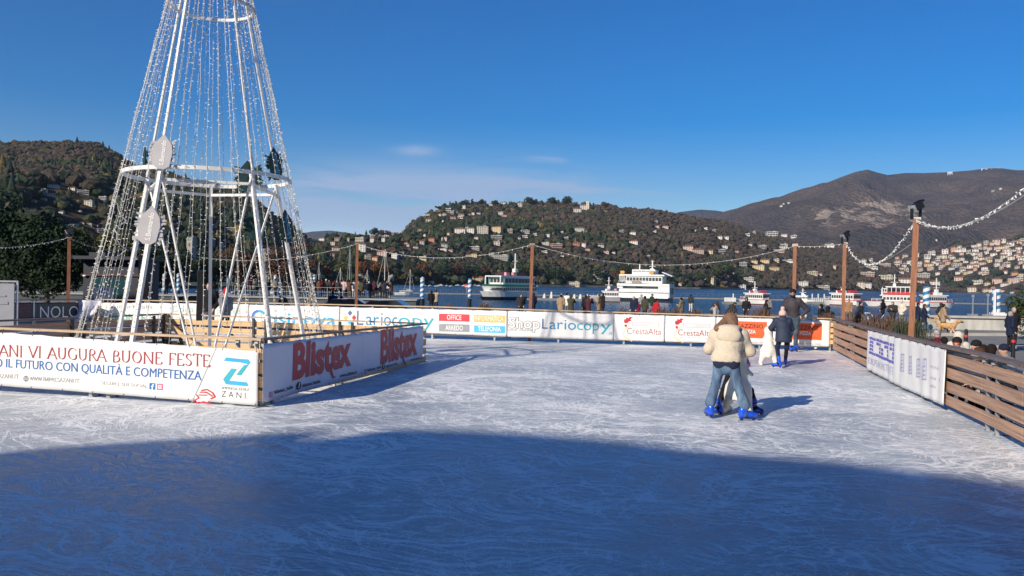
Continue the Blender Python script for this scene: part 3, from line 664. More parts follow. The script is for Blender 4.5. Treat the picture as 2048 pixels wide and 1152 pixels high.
PAL = dict(dg=(.026, .040, .025), g=(.040, .052, .028), ol=(.070, .065, .032), br=(.060, .049, .038), ru=(.078, .054, .036), ye=(.15, .11, .04), pu=(.078, .060, .054))
HPX = np.array([[r['px'], r['py'], r['w'], r['h'], r['d']] for r in recs])
def forest(name, H, N, a_px, t_rng, size, pick, seed):
    r_ = np.random.default_rng(seed); a0 = ray(a_px[0], 560); a1 = ray(a_px[1], 560); a0 = a0.x / a0.y; a1 = a1.x / a1.y
    a = r_.uniform(a0, a1, N); t = t_rng[0] + (t_rng[1] - t_rng[0]) * r_.uniform(0, 1, N) ** .9
    d0, d1 = H.D(a); d = d0 + (d1 - d0) * t; z = H.z(a, d); x = a * d
    px, py = proj(x, d, z); s = r_.uniform(size[0], size[1], N) * (1 + .25 * r_.normal(0, 1, N).clip(-1, 1))
    keep = (px > -60) & (px < 2110)
    hp = s * FPX / d
    for q in HPX:
        bad = (d < q[4] + 6) & (np.abs(px - q[0]) < q[2] / 2 + hp * .38) & (py - hp < q[1] - q[3] * .36) & (py > q[1] - q[3])
        keep &= ~bad
    x, d, z, s, px, py, t = (q[keep] for q in (x, d, z, s, px, py, t)); n = len(x)
    col, con = pick(px, py, t, x, d, r_)
    Vs = []; Fs = []; Cs = []; off = 0
    for ti, tm in enumerate(TB + TC):
        isC = ti >= len(TB); sel = np.where(con)[0] if isC else np.where(~con)[0]
        m = len(TC) if isC else len(TB); sel = sel[sel % m == (ti - len(TB) if isC else ti)]
        if len(sel) == 0: continue
        v, f = tm; th = r_.uniform(0, 6.28, len(sel)); c, s_ = np.cos(th), np.sin(th)
        wd = s[sel] * (1.0 if isC else r_.uniform(.9, 1.35, len(sel))); ht = s[sel] * (1.12 if isC else .9)
        X = (v[None, :, 0] * c[:, None] - v[None, :, 1] * s_[:, None]) * wd[:, None] + x[sel][:, None]
        Y = (v[None, :, 0] * s_[:, None] + v[None, :, 1] * c[:, None]) * wd[:, None] + d[sel][:, None]
        Z = v[None, :, 2] * ht[:, None] + z[sel][:, None] - .8
        Vs.append(np.stack([X, Y, Z], -1).reshape(-1, 3)); Fs.append((f[None] + (off + np.arange(len(sel)) * len(v))[:, None, None]).reshape(-1, 3)); off += len(sel) * len(v)
        cc = col[sel] * r_.uniform(.7, 1.3, (len(sel), 1)); Cs.append(np.repeat(np.concatenate([cc, np.ones((len(sel), 1))], 1), len(v), 0))
    o = bpy.data.objects.new(name, npmesh(name, np.concatenate(Vs), np.concatenate(Fs), [FOL], colors=np.concatenate(Cs))); COL.objects.link(o); return o
def chooser(rules):
    def pick(px, py, t, x, d, r_):
        n = len(px); nb = fbm(x / 70., d / 70., 77, 4) + r_.normal(0, .45, n); w_ = rules(px, py, t)      # weight of bare brown woods 0..1
        col = np.zeros((n, 3)); con = np.zeros(n, bool); u = r_.uniform(0, 1, n)
        brown = nb < (w_ - .5) * 3.2
        for i in range(n):
            if brown[i]: k = 'br' if u[i] < .62 else ('pu' if u[i] < .8 else ('ru' if u[i] < .93 else 'ol'))
            else:
                k = 'dg' if u[i] < .5 else ('g' if u[i] < .82 else ('ol' if u[i] < .96 else 'ye')); con[i] = (u[i] * 977 % 1) < .13
            col[i] = PAL[k]
        return col, con
    return pick
tag(forest('woodland', H_CEN, 22000, (690, 1965), (.0, 1.0), (7.5, 12.5), chooser(lambda px, py, t: np.clip(.08 + .42 * t + (px - 950) / 900, 0.04, .9)), 31),
    'mixed brown and dark green woods covering the hill across the lake', 'forest', kind='stuff')
tag(forest('town_woodland', H_MID, 2300, (470, 960), (.0, 1.0), (7, 12), chooser(lambda px, py, t: .34 + 0 * t), 32), 'dark garden trees between the houses above the sailboats', 'trees', kind='stuff')
tag(forest('hillside_woodland', H_LEFT, 15000, (-30, 640), (.0, 1.0), (8, 13), chooser(lambda px, py, t: np.clip(.25 + .8 * t, 0, .95) * np.where((px > 320), .45, 1.0)), 33), 'autumn brown and dark green woods on the left hill', 'forest', kind='stuff')
tag(forest('lower_mountain_woodland', H_MTN, 7500, (1560, 2110), (.0, .30), (11, 19), chooser(lambda px, py, t: np.clip(.25 + 2.2 * t, 0, .95)), 34), 'green and bare trees around the old village below the mountain', 'forest', kind='stuff')
# single trees along the far shore and on the crest, each a thing with trunk and crown
BARK = mat('tree bark', (.09, .07, .055), .9, .25, 2)
def crown_mesh(seed, kind='round', n=620):
    r_ = np.random.default_rng(seed); lobes = []
    if kind in ('round', 'near'):
        for k in range(9 if kind == 'round' else 22): lobes.append((np.array([r_.uniform(-.3, .3), r_.uniform(-.3, .3), r_.uniform(.42 if kind == 'round' else .2, .82)]), r_.uniform(.16, .27) * (1 if kind == 'round' else .7)))
    elif kind == 'tall':
        for k in range(8): lobes.append((np.array([r_.uniform(-.08, .08), r_.uniform(-.08, .08), .18 + k * .1]), .17 - .013 * k))
    else:
        for k in range(9): lobes.append((np.array([r_.uniform(-.42, .42), r_.uniform(-.3, .3), r_.uniform(.76, .88)]), r_.uniform(.10, .16)))
    V = []; F = []; C = []
    for i in range(n):
        c, rr = lobes[i % len(lobes)]; dr = r_.normal(0, 1, 3); dr /= np.linalg.norm(dr); p = c + dr * rr * r_.uniform(.75, 1.08) * np.array([1, 1, .85])
        t = r_.normal(0, 1, 3); t /= np.linalg.norm(t); q = np.cross(t, dr); q /= np.linalg.norm(q) + 1e-6; s = r_.uniform(.03, .06) * (1 if kind != 'near' else .30)
        b = len(V); V += [p + t * s, p + q * s, p - t * s, p - q * s]; F.append((b, b + 1, b + 2, b + 3)); sh = r_.uniform(.6, 1.4); C += [[sh, sh, sh, 1]] * 4
    me = npmesh('crown', V, F, [FOL], colors=C); return me
def leafmat(name, c):
    if name in _M: return _M[name]
    m = FOL.copy(); m.name = name; ntt = m.node_tree; b = ntt.nodes['Principled BSDF']; lk = b.inputs['Base Color'].links[0].from_socket
    v = ntt.nodes.new('ShaderNodeVectorMath'); v.operation = 'MULTIPLY'; v.inputs[1].default_value = c; ntt.links.new(lk, v.inputs[0]); ntt.links.new(v.outputs[0], b.inputs['Base Color']); _M[name] = m; return m
CRM = {'round': [crown_mesh(i) for i in (1, 2, 3)], 'tall': [crown_mesh(4, 'tall', 420)], 'umb': [crown_mesh(6, 'umb', 420)], 'near': [crown_mesh(7, 'near', 7000), crown_mesh(8, 'near', 7000)]}
def trunk_mesh(kind):
    b = MB(); b.tube((0, 0, -.1), (0, 0, .55 if kind != 'umb' else .78), .028, 6, r2=.014)
    for a, z in ((0, .35), (2.1, .42), (4.2, .48)):
        b.tube((0, 0, z), (.18 * math.cos(a), .18 * math.sin(a), z + .2), .012, 5, r2=.006)
    return b.mesh('trunk', [BARK])
TRM = {k: trunk_mesh(k) for k in CRM}
def tree(px, py, hpx, kind, colk, label, group=None, H=None, loc=None, hm=None, name='tree', wx=1.0):
    if loc is None:
        loc = None
        for h in (H,) if H else ALLH:
            p = h.hit(px, py)
            if p is not None and (loc is None or p.y < loc.y): loc = p
        k_ = 0
        while loc is None and k_ < 40:
            k_ += 1; loc = (H or H_CEN).hit(px, py + k_)
        if loc is None: return
        hm = hpx * loc.y / FPX
    t = thing(name, label, 'tree', loc, random.uniform(0, 6), group); t.scale = (hm * wx, hm * wx, hm)
    obj('trunk', TRM[kind], t); c = CRM[kind]; nm, cc = colk
    obj('crown', c[int(px) % len(c)], t, [leafmat('leaves ' + nm, cc)]); return t
LC = {'dark green': (.024, .042, .022), 'olive': (.085, .085, .030), 'brown': (.10, .055, .034), 'rust': (.16, .07, .03), 'yellow': (.22, .15, .035), 'green': (.05, .068, .026)}
def col(k): return (k, LC[k])
tr = random.Random(9); x = 612; i = 0
while x < 1480:
    cname = tr.choice(['dark green', 'dark green', 'green', 'olive', 'brown', 'rust']) if x < 1000 else tr.choice(['dark green', 'dark green', 'dark green', 'green', 'brown'])
    if 610 < x < 660 or 720 < x < 790: cname = tr.choice(['brown', 'rust'])
    base = 558 + (x - 612) * .0125 + tr.uniform(-3, 3)
    if not (975 < x < 1000 or 1135 < x < 1165):
        tree(x, base, tr.uniform(24, 42), tr.choice(['round', 'round', 'round', 'tall']), col(cname), f'{cname} tree of the row standing along the far shore', 'trees along the far shore')
    x += tr.uniform(13, 24)
for (x, y, h, k, c, lab) in [(877, 420, 11, 'umb', 'dark green', 'lone umbrella pine on the left shoulder of the hill'), (748, 470, 17, 'round', 'dark green', 'dark round tree on the skyline above the sailboats'), (762, 470, 14, 'round', 'brown', 'bare brown tree right of the dark skyline tree'), (776, 470, 13, 'round', 'brown', 'smaller bare tree on the skyline left of a cream villa'),
    (912, 412, 13, 'tall', 'dark green', 'pointed cypress on the hill crest above the terraced flats'), (930, 410, 14, 'round', 'dark green', 'broad dark tree on the crest right of the cypress'), (943, 410, 15, 'tall', 'dark green', 'taller cypress on the crest'), (965, 408, 13, 'round', 'dark green', 'dark tree left of the white hilltop villa'), (990, 408, 12, 'round', 'dark green', 'dark tree on the crest beside the white hilltop villa'),
    (1058, 408, 17, 'round', 'dark green', 'tall dark tree at the middle of the hill crest'), (1072, 408, 13, 'round', 'green', 'green tree right of the tall crest tree'), (1104, 407, 16, 'round', 'dark green', 'wide dark tree on the crest between two clearings'), (1134, 408, 18, 'round', 'dark green', 'largest dark tree on the crest left of the castle villa'), (1187, 412, 10, 'tall', 'dark green', 'thin cypress right of the castle villa tower'), (1208, 410, 11, 'round', 'brown', 'bare brown tree on the crest right of the castle villa')]:
    tree(x, y + 7, h * 1.35, k, col(c), lab, 'trees on the hill crest', H=H_CEN if x > 800 else H_MID)
# dark park trees behind the black banner, olive trees beside them
for i, (px, Y, h, c, wx, lab) in enumerate([(-60, 62, 9.5, 'dark green', .9, 'dark evergreen tree cut by the left edge of the photo'), (20, 58, 8.6, 'dark green', 1.0, 'broad dark evergreen behind the black banner, left of two'), (95, 55, 7.0, 'dark green', 1.0, 'dark evergreen behind the black banner, next to the pole'), (150, 130, 10.5, 'olive', 1.1, 'olive green dome-shaped tree left of the light-string cone'), (205, 140, 11.5, 'olive', 1.2, 'wider olive green dome-shaped tree behind the dark pavilion'), (262, 150, 9, 'brown', 1.1, 'bare brown tree behind the left light strings'), (330, 150, 9.5, 'dark green', 1.1, 'dark green tree behind the cone, left of the grey tower'), (480, 170, 10, 'brown', 1.2, 'bare brown tree behind the cone, left of the domed temple'), (575, 190, 12, 'brown', 1.1, 'bare brown tree right of the domed temple'), (430, 160, 8, 'dark green', 1.1, 'dark tree behind the cone, right of the grey tower')]):
    p = dp(px, 560, Y)
    tree(px, 0, 0, 'near', col(c), lab, None, loc=Vector((p.x, p.y, ZG)), hm=h, wx=wx)
# ------------------------------------------------------------------ fences
def V2(v): return Vector((v[0], v[1]))
def fence(name, label, pts, rz, boardm, railm, side, nb=4, zb=(.10, .90), step=2.3, pairs=.32, gap=.05, pipe=False, railw=.12, railh=.035, postm=None, dark_back=False):
    """pts: plan points of the board face; side=+1/-1 which side of the run carries the posts (left/right of the direction)"""
    t = thing(name, label, 'fence', (pts[0][0], pts[0][1], 0)); t['group'] = 'timber boards round the rink'
    rail = MB(); pp = MB()
    for i in range(len(pts) - 1):
        a = V2(pts[i]); b = V2(pts[i + 1]); d = b - a; L_ = d.length; u = d / L_; nrm = Vector((-u.y, u.x)) * side
        za, zb_ = rz[i], rz[i + 1]
        n = max(1, round(L_ / step))
        for k in range(n):
            s0 = L_ * k / n + .006; s1 = L_ * (k + 1) / n - .006
            pb = MB(); hgt = (zb[1] - zb[0] - gap * (nb - 1)) / nb
            for j in range(nb):
                z0 = zb[0] + j * (hgt + gap); jit = random.uniform(-.004, .004)
                f0 = za + (zb_ - za) * s0 / L_ - 1.04; f1 = za + (zb_ - za) * s1 / L_ - 1.04
                p = a + u * s0; q = a + u * s1
                P0 = Vector((p.x, p.y, z0 + hgt / 2 + jit + f0)); P1 = Vector((q.x, q.y, z0 + hgt / 2 + f1 - jit))
                pb.bar(P0, P1, .022, hgt)
            pb.build('board_panel', boardm, t)
            for o_ in ((.10, .10 + pairs) if pairs else (.1,)):
                s = s0 + o_
                if s > s1: continue
                p = a + u * s + nrm * .045; z1 = za + (zb_ - za) * s / L_ - .03
                po = MB(); po.box((p.x, p.y, (z1 - .06) / 2), (.06, .045, z1 + .06), rz=math.atan2(u.y, u.x))
                q = a + u * s + nrm * -.005
                po.box((q.x, q.y, z1 - .05), (.04, .07, .03), rz=math.atan2(u.y, u.x))
                q = p + nrm * .22; po.bar((p.x, p.y, .55), (q.x, q.y, -.02), .03, .03)
                po.box(((p.x + q.x) / 2, (p.y + q.y) / 2, -.01), (.06, .3, .02), rz=math.atan2(u.y, u.x))
                po.build('post', postm or GALV, t)
        rc = nrm * .03
        rail.bar((a.x + rc.x, a.y + rc.y, za), (b.x + rc.x, b.y + rc.y, zb_), railw, railh)
        if pipe:
            for z in (.335, .555, .775, .985):
                c_ = nrm * .10; n2 = int(L_ / 1.1); pr = None
                for k in range(n2 + 1):
                    s = L_ * k / n2; q = a + u * s + c_; cur = Vector((q.x, q.y, z - .035 + .03 * math.sin(k * 1.7 + z * 9)))
                    if pr is not None: pp.tube(pr, cur, .022, 6, cap=False)
                    pr = cur
    rail.build('top_rail', railm, t)
    if pipe: pp.build('pipe', mat('white plastic pipe', (.75, .75, .73), .4, .05, 3), t)
    return t
def pz(px, py, xy): return zof(px, py, xy)
# far fence (sunlit, hung with banners)
FR = gp(1667, 702); FL_ = gp(870, 678); _d = (FL_ - FR).normalized()
def isect(px, p, d):
    r_ = ray(px, 600); k = r_.x / r_.y; t = (k * p.y - p.x) / (d.x - k * d.y); return p + d * t
FW = isect(188, FR, _d)
zR = pz(1664, 637.5, FR); zM = pz(860, 613.5, FL_); zW = pz(190, 598.5, FW)
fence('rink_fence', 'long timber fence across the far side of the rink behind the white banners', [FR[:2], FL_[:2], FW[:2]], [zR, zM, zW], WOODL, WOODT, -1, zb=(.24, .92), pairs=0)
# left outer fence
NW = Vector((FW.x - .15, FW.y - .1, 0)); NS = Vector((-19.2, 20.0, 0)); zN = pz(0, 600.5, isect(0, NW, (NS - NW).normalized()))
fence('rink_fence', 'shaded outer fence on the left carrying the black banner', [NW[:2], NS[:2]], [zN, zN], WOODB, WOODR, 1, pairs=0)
# right fence with the brown boards
RP = [gp(1667, 702), gp(1741, 743), gp(1831, 789), gp(1966, 857), gp(2048, 902)]
_e = (RP[-1] - RP[-2]).normalized(); RP.append(RP[-1] + _e * 7)
RZ = [pz(x, y, p) for (x, y), p in zip(((1664, 637.5), (1738, 657), (1826, 680), (1966, 710), (2048, 731)), RP)]; RZ.append(RZ[-1])
RPI = [p.lerp(Vector((p.x - .02, p.y, 0)), 1) for p in RP]
fence('rink_fence', 'brown board fence along the right side of the rink, with the wide weathered handrail', [p[:2] for p in RPI], RZ, WOODB, WOODR, 1, zb=(.10, .93), step=2.6, pairs=.42, gap=.062, pipe=True, railw=.17, railh=.045)
# the enclosure of the light-string cone
C1 = gp(521, 814); CE = gp(851, 722); AD = Vector((-1, .22, 0)).normalized(); FLc = C1 + AD * 7.7; BL = Vector((-8.83, 21.15, 0))
zC1 = pz(519, 679, C1); zCE = pz(853, 647.5, CE); zA0 = pz(0, 656.5, isect(0, C1, AD)); zBL = pz(335, 628, BL)
def off(p, q, s):                       # short shift sideways of p->q
    u = (q - p).normalized(); return Vector((-u.y, u.x, 0)) * s
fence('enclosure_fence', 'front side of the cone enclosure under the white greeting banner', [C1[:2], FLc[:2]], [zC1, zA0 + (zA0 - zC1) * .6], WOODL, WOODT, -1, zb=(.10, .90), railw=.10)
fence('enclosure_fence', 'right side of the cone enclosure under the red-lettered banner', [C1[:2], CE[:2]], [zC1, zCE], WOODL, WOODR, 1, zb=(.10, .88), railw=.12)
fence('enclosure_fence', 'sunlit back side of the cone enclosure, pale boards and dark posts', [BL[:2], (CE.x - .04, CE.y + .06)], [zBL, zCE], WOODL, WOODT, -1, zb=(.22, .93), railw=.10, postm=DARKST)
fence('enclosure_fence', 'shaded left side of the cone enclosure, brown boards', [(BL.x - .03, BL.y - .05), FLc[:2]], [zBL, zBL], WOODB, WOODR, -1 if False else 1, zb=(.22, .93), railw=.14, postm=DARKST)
b = MB(); b.bar((BL.x, BL.y - .05, -.05), (BL.x, BL.y - .05, 1.0), .16, .16); b.bar((BL.x, BL.y - .1, .8), (BL.x + 1.1, BL.y - .5, .1), .05, .12); o = b.build('corner_post', WOODL); tag(o, 'pale wooden corner post with a slanting brace inside the enclosure', 'post')

# ------------------------------------------------------------------ lettering
_tc = {}
def txt2d(s, bold=0.0):
    k = (s, bold)
    if k in _tc: return _tc[k]
    c = bpy.data.curves.new('t', 'FONT'); c.body = s; c.size = 1; c.offset = bold; c.resolution_u = 3
    o = bpy.data.objects.new('t', c); COL.objects.link(o); dg = bpy.context.evaluated_depsgraph_get(); dg.update()
    me = bpy.data.meshes.new_from_object(o.evaluated_get(dg)); bm = bmesh.new(); bm.from_mesh(me); bmesh.ops.triangulate(bm, faces=bm.faces)
    v = [(x.co.x, x.co.y) for x in bm.verts]; f = [tuple(y.index for y in x.verts) for x in bm.faces]
    bm.free(); bpy.data.objects.remove(o); bpy.data.curves.remove(c); bpy.data.meshes.remove(me); _tc[k] = (v, f); return _tc[k]
CAPH = max(y for x, y in txt2d('H')[0])
SER = {  # broad-nib strokes on a cap height of 1; last item the advance
 'A': [[(.04, 0), (.38, 1)], [(.38, 1), (.74, 0)], [(.17, .34), (.60, .34)], .78, [(.04, 0), (.74, 0)]], 'N': [[(.12, 0), (.12, 1)], [(.12, 1), (.70, 0)], [(.70, 0), (.70, 1)], .84, [(.12, 0), (.10, 1), (.70, 1)]],
 'I': [[(.16, 0), (.16, 1)], .36, [(.16, 0), (.16, 1)]], 'V': [[(.04, 1), (.38, 0)], [(.38, 0), (.72, 1)], .76, [(.04, 1), (.72, 1)]],
 'U': [[(.14, 1), (.14, .32), (.2, .12), (.38, .0), (.56, .1), (.64, .3), (.64, 1)], .80, [(.14, 1), (.64, 1)]],
 'G': [[(.70, .82), (.58, .96), (.38, 1), (.18, .86), (.08, .5), (.18, .14), (.40, 0), (.60, .04), (.70, .16), (.70, .44)], .82, [(.70, .44)]],
 'R': [[(.14, 0), (.14, 1), (.40, .98), (.54, .86), (.54, .64), (.40, .52), (.16, .50)], [(.34, .5), (.68, 0)], .70, [(.14, 0), (.70, 0)]],
 'B': [[(.14, 0), (.14, 1), (.38, .98), (.50, .86), (.50, .66), (.38, .54), (.16, .53)], [(.38, .53), (.56, .42), (.60, .24), (.48, .04), (.16, 0)], .68, []],
 'O': [[(.42, 1), (.2, .88), (.08, .5), (.2, .12), (.42, 0), (.64, .12), (.76, .5), (.64, .88), (.42, 1)], .86, []],
 'E': [[(.14, 0), (.14, 1)], [(.14, 1), (.52, 1), (.54, .86)], [(.14, .52), (.44, .52)], [(.14, 0), (.54, 0), (.58, .16)], .64, []],
 'F': [[(.14, 0), (.14, 1)], [(.14, 1), (.52, 1), (.54, .86)], [(.14, .52), (.44, .52)], .58, [(.14, 0)]],
 'S': [[(.46, .84), (.36, .98), (.18, .96), (.10, .78), (.18, .60), (.40, .42), (.50, .24), (.40, .04), (.20, .0), (.08, .16)], .58, []],
 'T': [[(.34, 0), (.34, 1)], [(.04, .84), (.06, 1), (.62, 1), (.64, .84)], .68, [(.34, 0)]], 'Z': [[(.08, .86), (.08, 1), (.58, 1), (.08, 0), (.60, 0), (.62, .16)], .68, []],
 'W': [[(.04, 1), (.28, 0)], [(.28, 0), (.50, .9)], [(.50, .9), (.74, 0)], [(.74, 0), (.98, 1)], 1.0, [(.04, 1), (.98, 1)]], 'M': [[(.12, 0), (.12, 1)], [(.12, 1), (.46, .1)], [(.46, .1), (.80, 1)], [(.80, 1), (.80, 0)], .94, [(.12, 0), (.80, 0)]],
 'P': [[(.14, 0), (.14, 1), (.40, .98), (.54, .84), (.54, .62), (.40, .48), (.16, .46)], .62, [(.14, 0)]], 'C': [[(.68, .82), (.56, .96), (.38, 1), (.18, .86), (.08, .5), (.18, .14), (.40, 0), (.60, .06), (.70, .18)], .74, []],
 'L': [[(.14, 1), (.14, 0), (.50, 0), (.54, .16)], .58, [(.14, 1)]], '.': [[(.12, .0), (.12, .08)], .26, []], '@': [[(.6, .3), (.5, .7), (.3, .6), (.3, .3), (.6, .3)], .8, []], ' ': [.40, []]}
def serif2d(s, w=1.0):
    v = []; f = []; x = 0
    for ch in s:
        g = SER[ch]; adv = g[-2]; sf = g[-1]
        for st in g[:-2]:
            if ch in 'UGRBOSPC@' and len(st) > 3:
                for _ in range(2):
                    q = [st[0]]
                    for (a_, b_), (c_, d_) in zip(st[:-1], st[1:]): q += [(a_ * .75 + c_ * .25, b_ * .75 + d_ * .25), (a_ * .25 + c_ * .75, b_ * .25 + d_ * .75)]
                    st = q + [st[-1]] if ch != 'O' else q[1:] + [q[1]]
            for (ax, ay), (bx, by) in zip(st[:-1], st[1:]):
                th = math.atan2(by - ay, bx - ax); tk = (.035 + .085 * abs(math.sin(th + .45))) * w; nx, ny = -math.sin(th) * tk / 2, math.cos(th) * tk / 2
                ex, ey = math.cos(th) * .015, math.sin(th) * .015; k = len(v)
                v += [(x + ax + nx - ex, ay + ny - ey), (x + ax - nx - ex, ay - ny - ey), (x + bx - nx + ex, by - ny + ey), (x + bx + nx + ex, by + ny + ey)]; f += [(k, k + 1, k + 2), (k, k + 2, k + 3)]
        for (px, py) in sf:
            k = len(v); v += [(x + px - .11, py - .022), (x + px + .11, py - .022), (x + px + .11, py + .022), (x + px - .11, py + .022)]; f += [(k, k + 1, k + 2), (k, k + 2, k + 3)]
        x += adv
    return v, f
class Banner:
    def __init__(s, name, label, A, B, o_, pTL, pTR, pBL, pBR, m, amp=.012, seed=0, group=None, nu=60, nv=10, sag=0.0, wl=1.0, folds=0.0):
        """A->B plan run of the fence face (left to right as seen), o_ shift towards the viewer; corner pixels give extents"""
        u = Vector((B[0] - A[0], B[1] - A[1], 0)).normalized(); n = Vector((u.y, -u.x, 0))
        if n.dot(Vector((A[0], A[1], 0))) > 0: n = -n
        s.A = Vector((A[0], A[1], 0)) + n * o_; s.u = u; s.n = n; s.amp = amp; s.sd = seed; s.sag = sag; s.wl = wl; s.folds = folds
        def uz(px, py):
            r_ = ray(px, py); k = (s.A - Vector((0, 0, 0))).dot(n) / Vector((r_.x, r_.y, 0)).dot(n); q = Vector((r_.x * k, r_.y * k, 0)); return (q - s.A).dot(u), CAM_H + r_.z * k
        s.uz = uz; (s.u0, s.zt0), (s.u1, s.zt1), (_, s.zb0), (_, s.zb1) = uz(*pTL), uz(*pTR), uz(*pBL), uz(*pBR)
        b = MB(); nu = max(8, int(abs(s.u1 - s.u0) * 16))
        vs = []; fs = []
        for i in range(nu + 1):
            for j in range(nv + 1):
                a = i / nu; c = j / nv; vs.append(s.pos(s.u0 + (s.u1 - s.u0) * a, None, c))
        for i in range(nu):
            for j in range(nv): k = i * (nv + 1) + j; fs.append((k, k + nv + 1, k + nv + 2, k + 1))
        b.add(vs, fs, 0, True); s.o = thing(name, label, 'banner', s.pos(s.u0, None, 0), group=group)
        e = b
        L_ = s.u1 - s.u0; nE = max(2, int(L_ / .55))
        for i in range(nE + 1):
            for c in (.985, .015):
                p = s.pos(s.u0 + L_ * (.004 + .992 * i / nE), None, c, .004); e.sphere(p, .010, 6, 4, 1)
                if c > .5: e.tube(p, p + Vector((random.uniform(-.03, .03), 0, .07)) - n * .05, .004, 4, 1)
        sheet_ = b.build('banner_sheet', [m, BLACK], s.o); md = sheet_.modifiers.new('thickness', 'SOLIDIFY'); md.thickness = .003; md.offset = -1
    def pos(s, u, z, c=None, lift=0.0):
        t = (u - s.u0) / (s.u1 - s.u0) if hasattr(s, 'u1') else 0
        zt = s.zt0 + (s.zt1 - s.zt0) * t; zb = s.zb0 + (s.zb1 - s.zb0) * t
        sc = .018 * (1 - abs(math.cos(math.pi * u / .55))) * 0 + s.sag * math.sin(math.pi * max(0, min(1, t)))
        if c is None: c = (z - zb) / (zt - zb); zz = z
        else: zz = zb + (zt - zb) * c
        zz -= s.sag * (1 - c) * math.sin(math.pi * max(0, min(1, t))) + .012 * c * abs(math.sin(math.pi * u / .55)) * (1 if s.amp > 0 else 0)
        q = s.sd; e = (.25 + .75 * (1 - c))
        w_ = s.amp * (math.sin(u * 2.3 / s.wl + q + c * 1.6) + .6 * math.sin(u * 5.1 / s.wl + q * 2 - c * 2.4) + .35 * math.sin(u * 9.7 / s.wl + c * 4 + q)) * e
        if s.folds: w_ += s.folds * (abs(math.sin(u * 4.6 + .6 * math.sin(u * 2.1) + .25 * c)) ** 1.5 * (1.1 - .3 * c) )
        w_ = w_ + abs(s.amp) * 1.6
        return s.A + s.u * u + s.n * (w_ + lift) + Vector((0, 0, zz))
    def put(s, name, vf, BLp, BRp, TLp, m, lift=.006, x=None, y=None, lab=None):
        """map 2-D shapes (x range, y range) on the box given by three photo places"""
        v, f = vf; xs = [p[0] for p in v]
        x0, x1 = x or (min(xs), max(xs)); y0, y1 = y or (0, CAPH)
        ub, zb = s.uz(*BLp); ur, zr = s.uz(*BRp); ut, zt = s.uz(*TLp)
        bm = bmesh.new(); vv = [bm.verts.new((p[0], p[1], 0)) for p in v]
        for q in f:
            try: bm.faces.new([vv[i] for i in q])
            except ValueError: pass
        sx = (ur - ub) / (x1 - x0)
        for _ in range(2):
            ed = [e for e in bm.edges if abs(e.verts[0].co.x - e.verts[1].co.x) * abs(sx) > .16 or abs(e.verts[0].co.y - e.verts[1].co.y) * (zt - zb) / (y1 - y0) > .2]
            if ed: bmesh.ops.subdivide_edges(bm, edges=ed, cuts=1); bmesh.ops.triangulate(bm, faces=bm.faces)
        for w_ in bm.verts:
            fx = (w_.co.x - x0) / (x1 - x0); fy = (w_.co.y - y0) / (y1 - y0)
            w_.co = s.pos(ub + (ur - ub) * fx, zb + (zr - zb) * fx + (zt - zb) * fy, None, lift) - s.o.location
        me = bpy.data.meshes.new(name); bm.to_mesh(me); bm.free(); me.materials.append(m)
        o = obj(name, me, s.o); 
        if lab: o['label'] = lab
        return o
    def text(s, t, BLp, BRp, TLp, m, bold=0., lift=.006, name='lettering'):
        if 'M' in t and bold > 0:          # the builtin font's M breaks when its outline is swollen: thicken by shifted layers
            v, f = txt2d(t, 0); n = len(v); V_ = []; F_ = []
            for i, dx in enumerate((-bold, 0, bold)): V_ = [(x + dx, y) for x, y in v]; o_ = s.put(name, (V_, f), BLp, BRp, TLp, m, lift + .0007 * i, x=(min(q[0] for q in v) - bold, max(q[0] for q in v) + bold))
            return o_
        return s.put(name, txt2d(t, bold), BLp, BRp, TLp, m, lift)
    def serif(s, t, BLp, BRp, TLp, m, w=1.0, lift=.006): return s.put('lettering', serif2d(t, w), BLp, BRp, TLp, m, lift, y=(0, 1))
    def shape(s, polys, BLp, BRp, TLp, m, lift=.006, name='emblem'):
        v = []; f = []
        for p in polys:
            k = len(v); v += p; f.append(tuple(range(k, k + len(p))))
        # triangulate through bmesh
        bm = bmesh.new(); vv = [bm.verts.new((a, b_, 0)) for a, b_ in v]
        for q in f: bm.faces.new([vv[i] for i in q])
        bmesh.ops.triangulate(bm, faces=bm.faces); v2 = [(a.co.x, a.co.y) for a in bm.verts]; bm.verts.index_update(); f2 = [tuple(c.index for c in a.verts) for a in bm.faces]; bm.free()
        return s.put(name, (v2, f2), BLp, BRp, TLp, m, lift, x=(0, 1), y=(0, 1))
def rect(x0, y0, x1, y1): return [(x0, y0), (x1, y0), (x1, y1), (x0, y1)]
def disc(cx, cy, r, n=20, ry=None): return [(cx + r * math.cos(i * 6.2832 / n), cy + (ry or r) * math.sin(i * 6.2832 / n)) for i in range(n)]
def arcs(cx, cy, r, w, a0, a1, n=14, ry=None):
    k = (ry or r) / r; o_ = []
    for i in range(n):
        a = a0 + (a1 - a0) * i / n; b_ = a0 + (a1 - a0) * (i + 1) / n
        o_.append([(cx + (r + w / 2) * math.cos(a), cy + (r + w / 2) * k * math.sin(a)), (cx + (r - w / 2) * math.cos(a), cy + (r - w / 2) * k * math.sin(a)), (cx + (r - w / 2) * math.cos(b_), cy + (r - w / 2) * k * math.sin(b_)), (cx + (r + w / 2) * math.cos(b_), cy + (r + w / 2) * k * math.sin(b_))])
    return o_
def strokes(lines, w):
    o_ = []
    for l in lines:
        for (ax, ay), (bx, by) in zip(l[:-1], l[1:]):
            d = math.hypot(bx - ax, by - ay) or 1; nx, ny = -(by - ay) / d * w / 2, (bx - ax) / d * w / 2; ex, ey = (bx - ax) / d * w * .3, (by - ay) / d * w * .3
            o_.append([(ax + nx - ex, ay + ny - ey), (ax - nx - ex, ay - ny - ey), (bx - nx + ex, by - ny + ey), (bx + nx + ex, by + ny + ey)])
    return o_
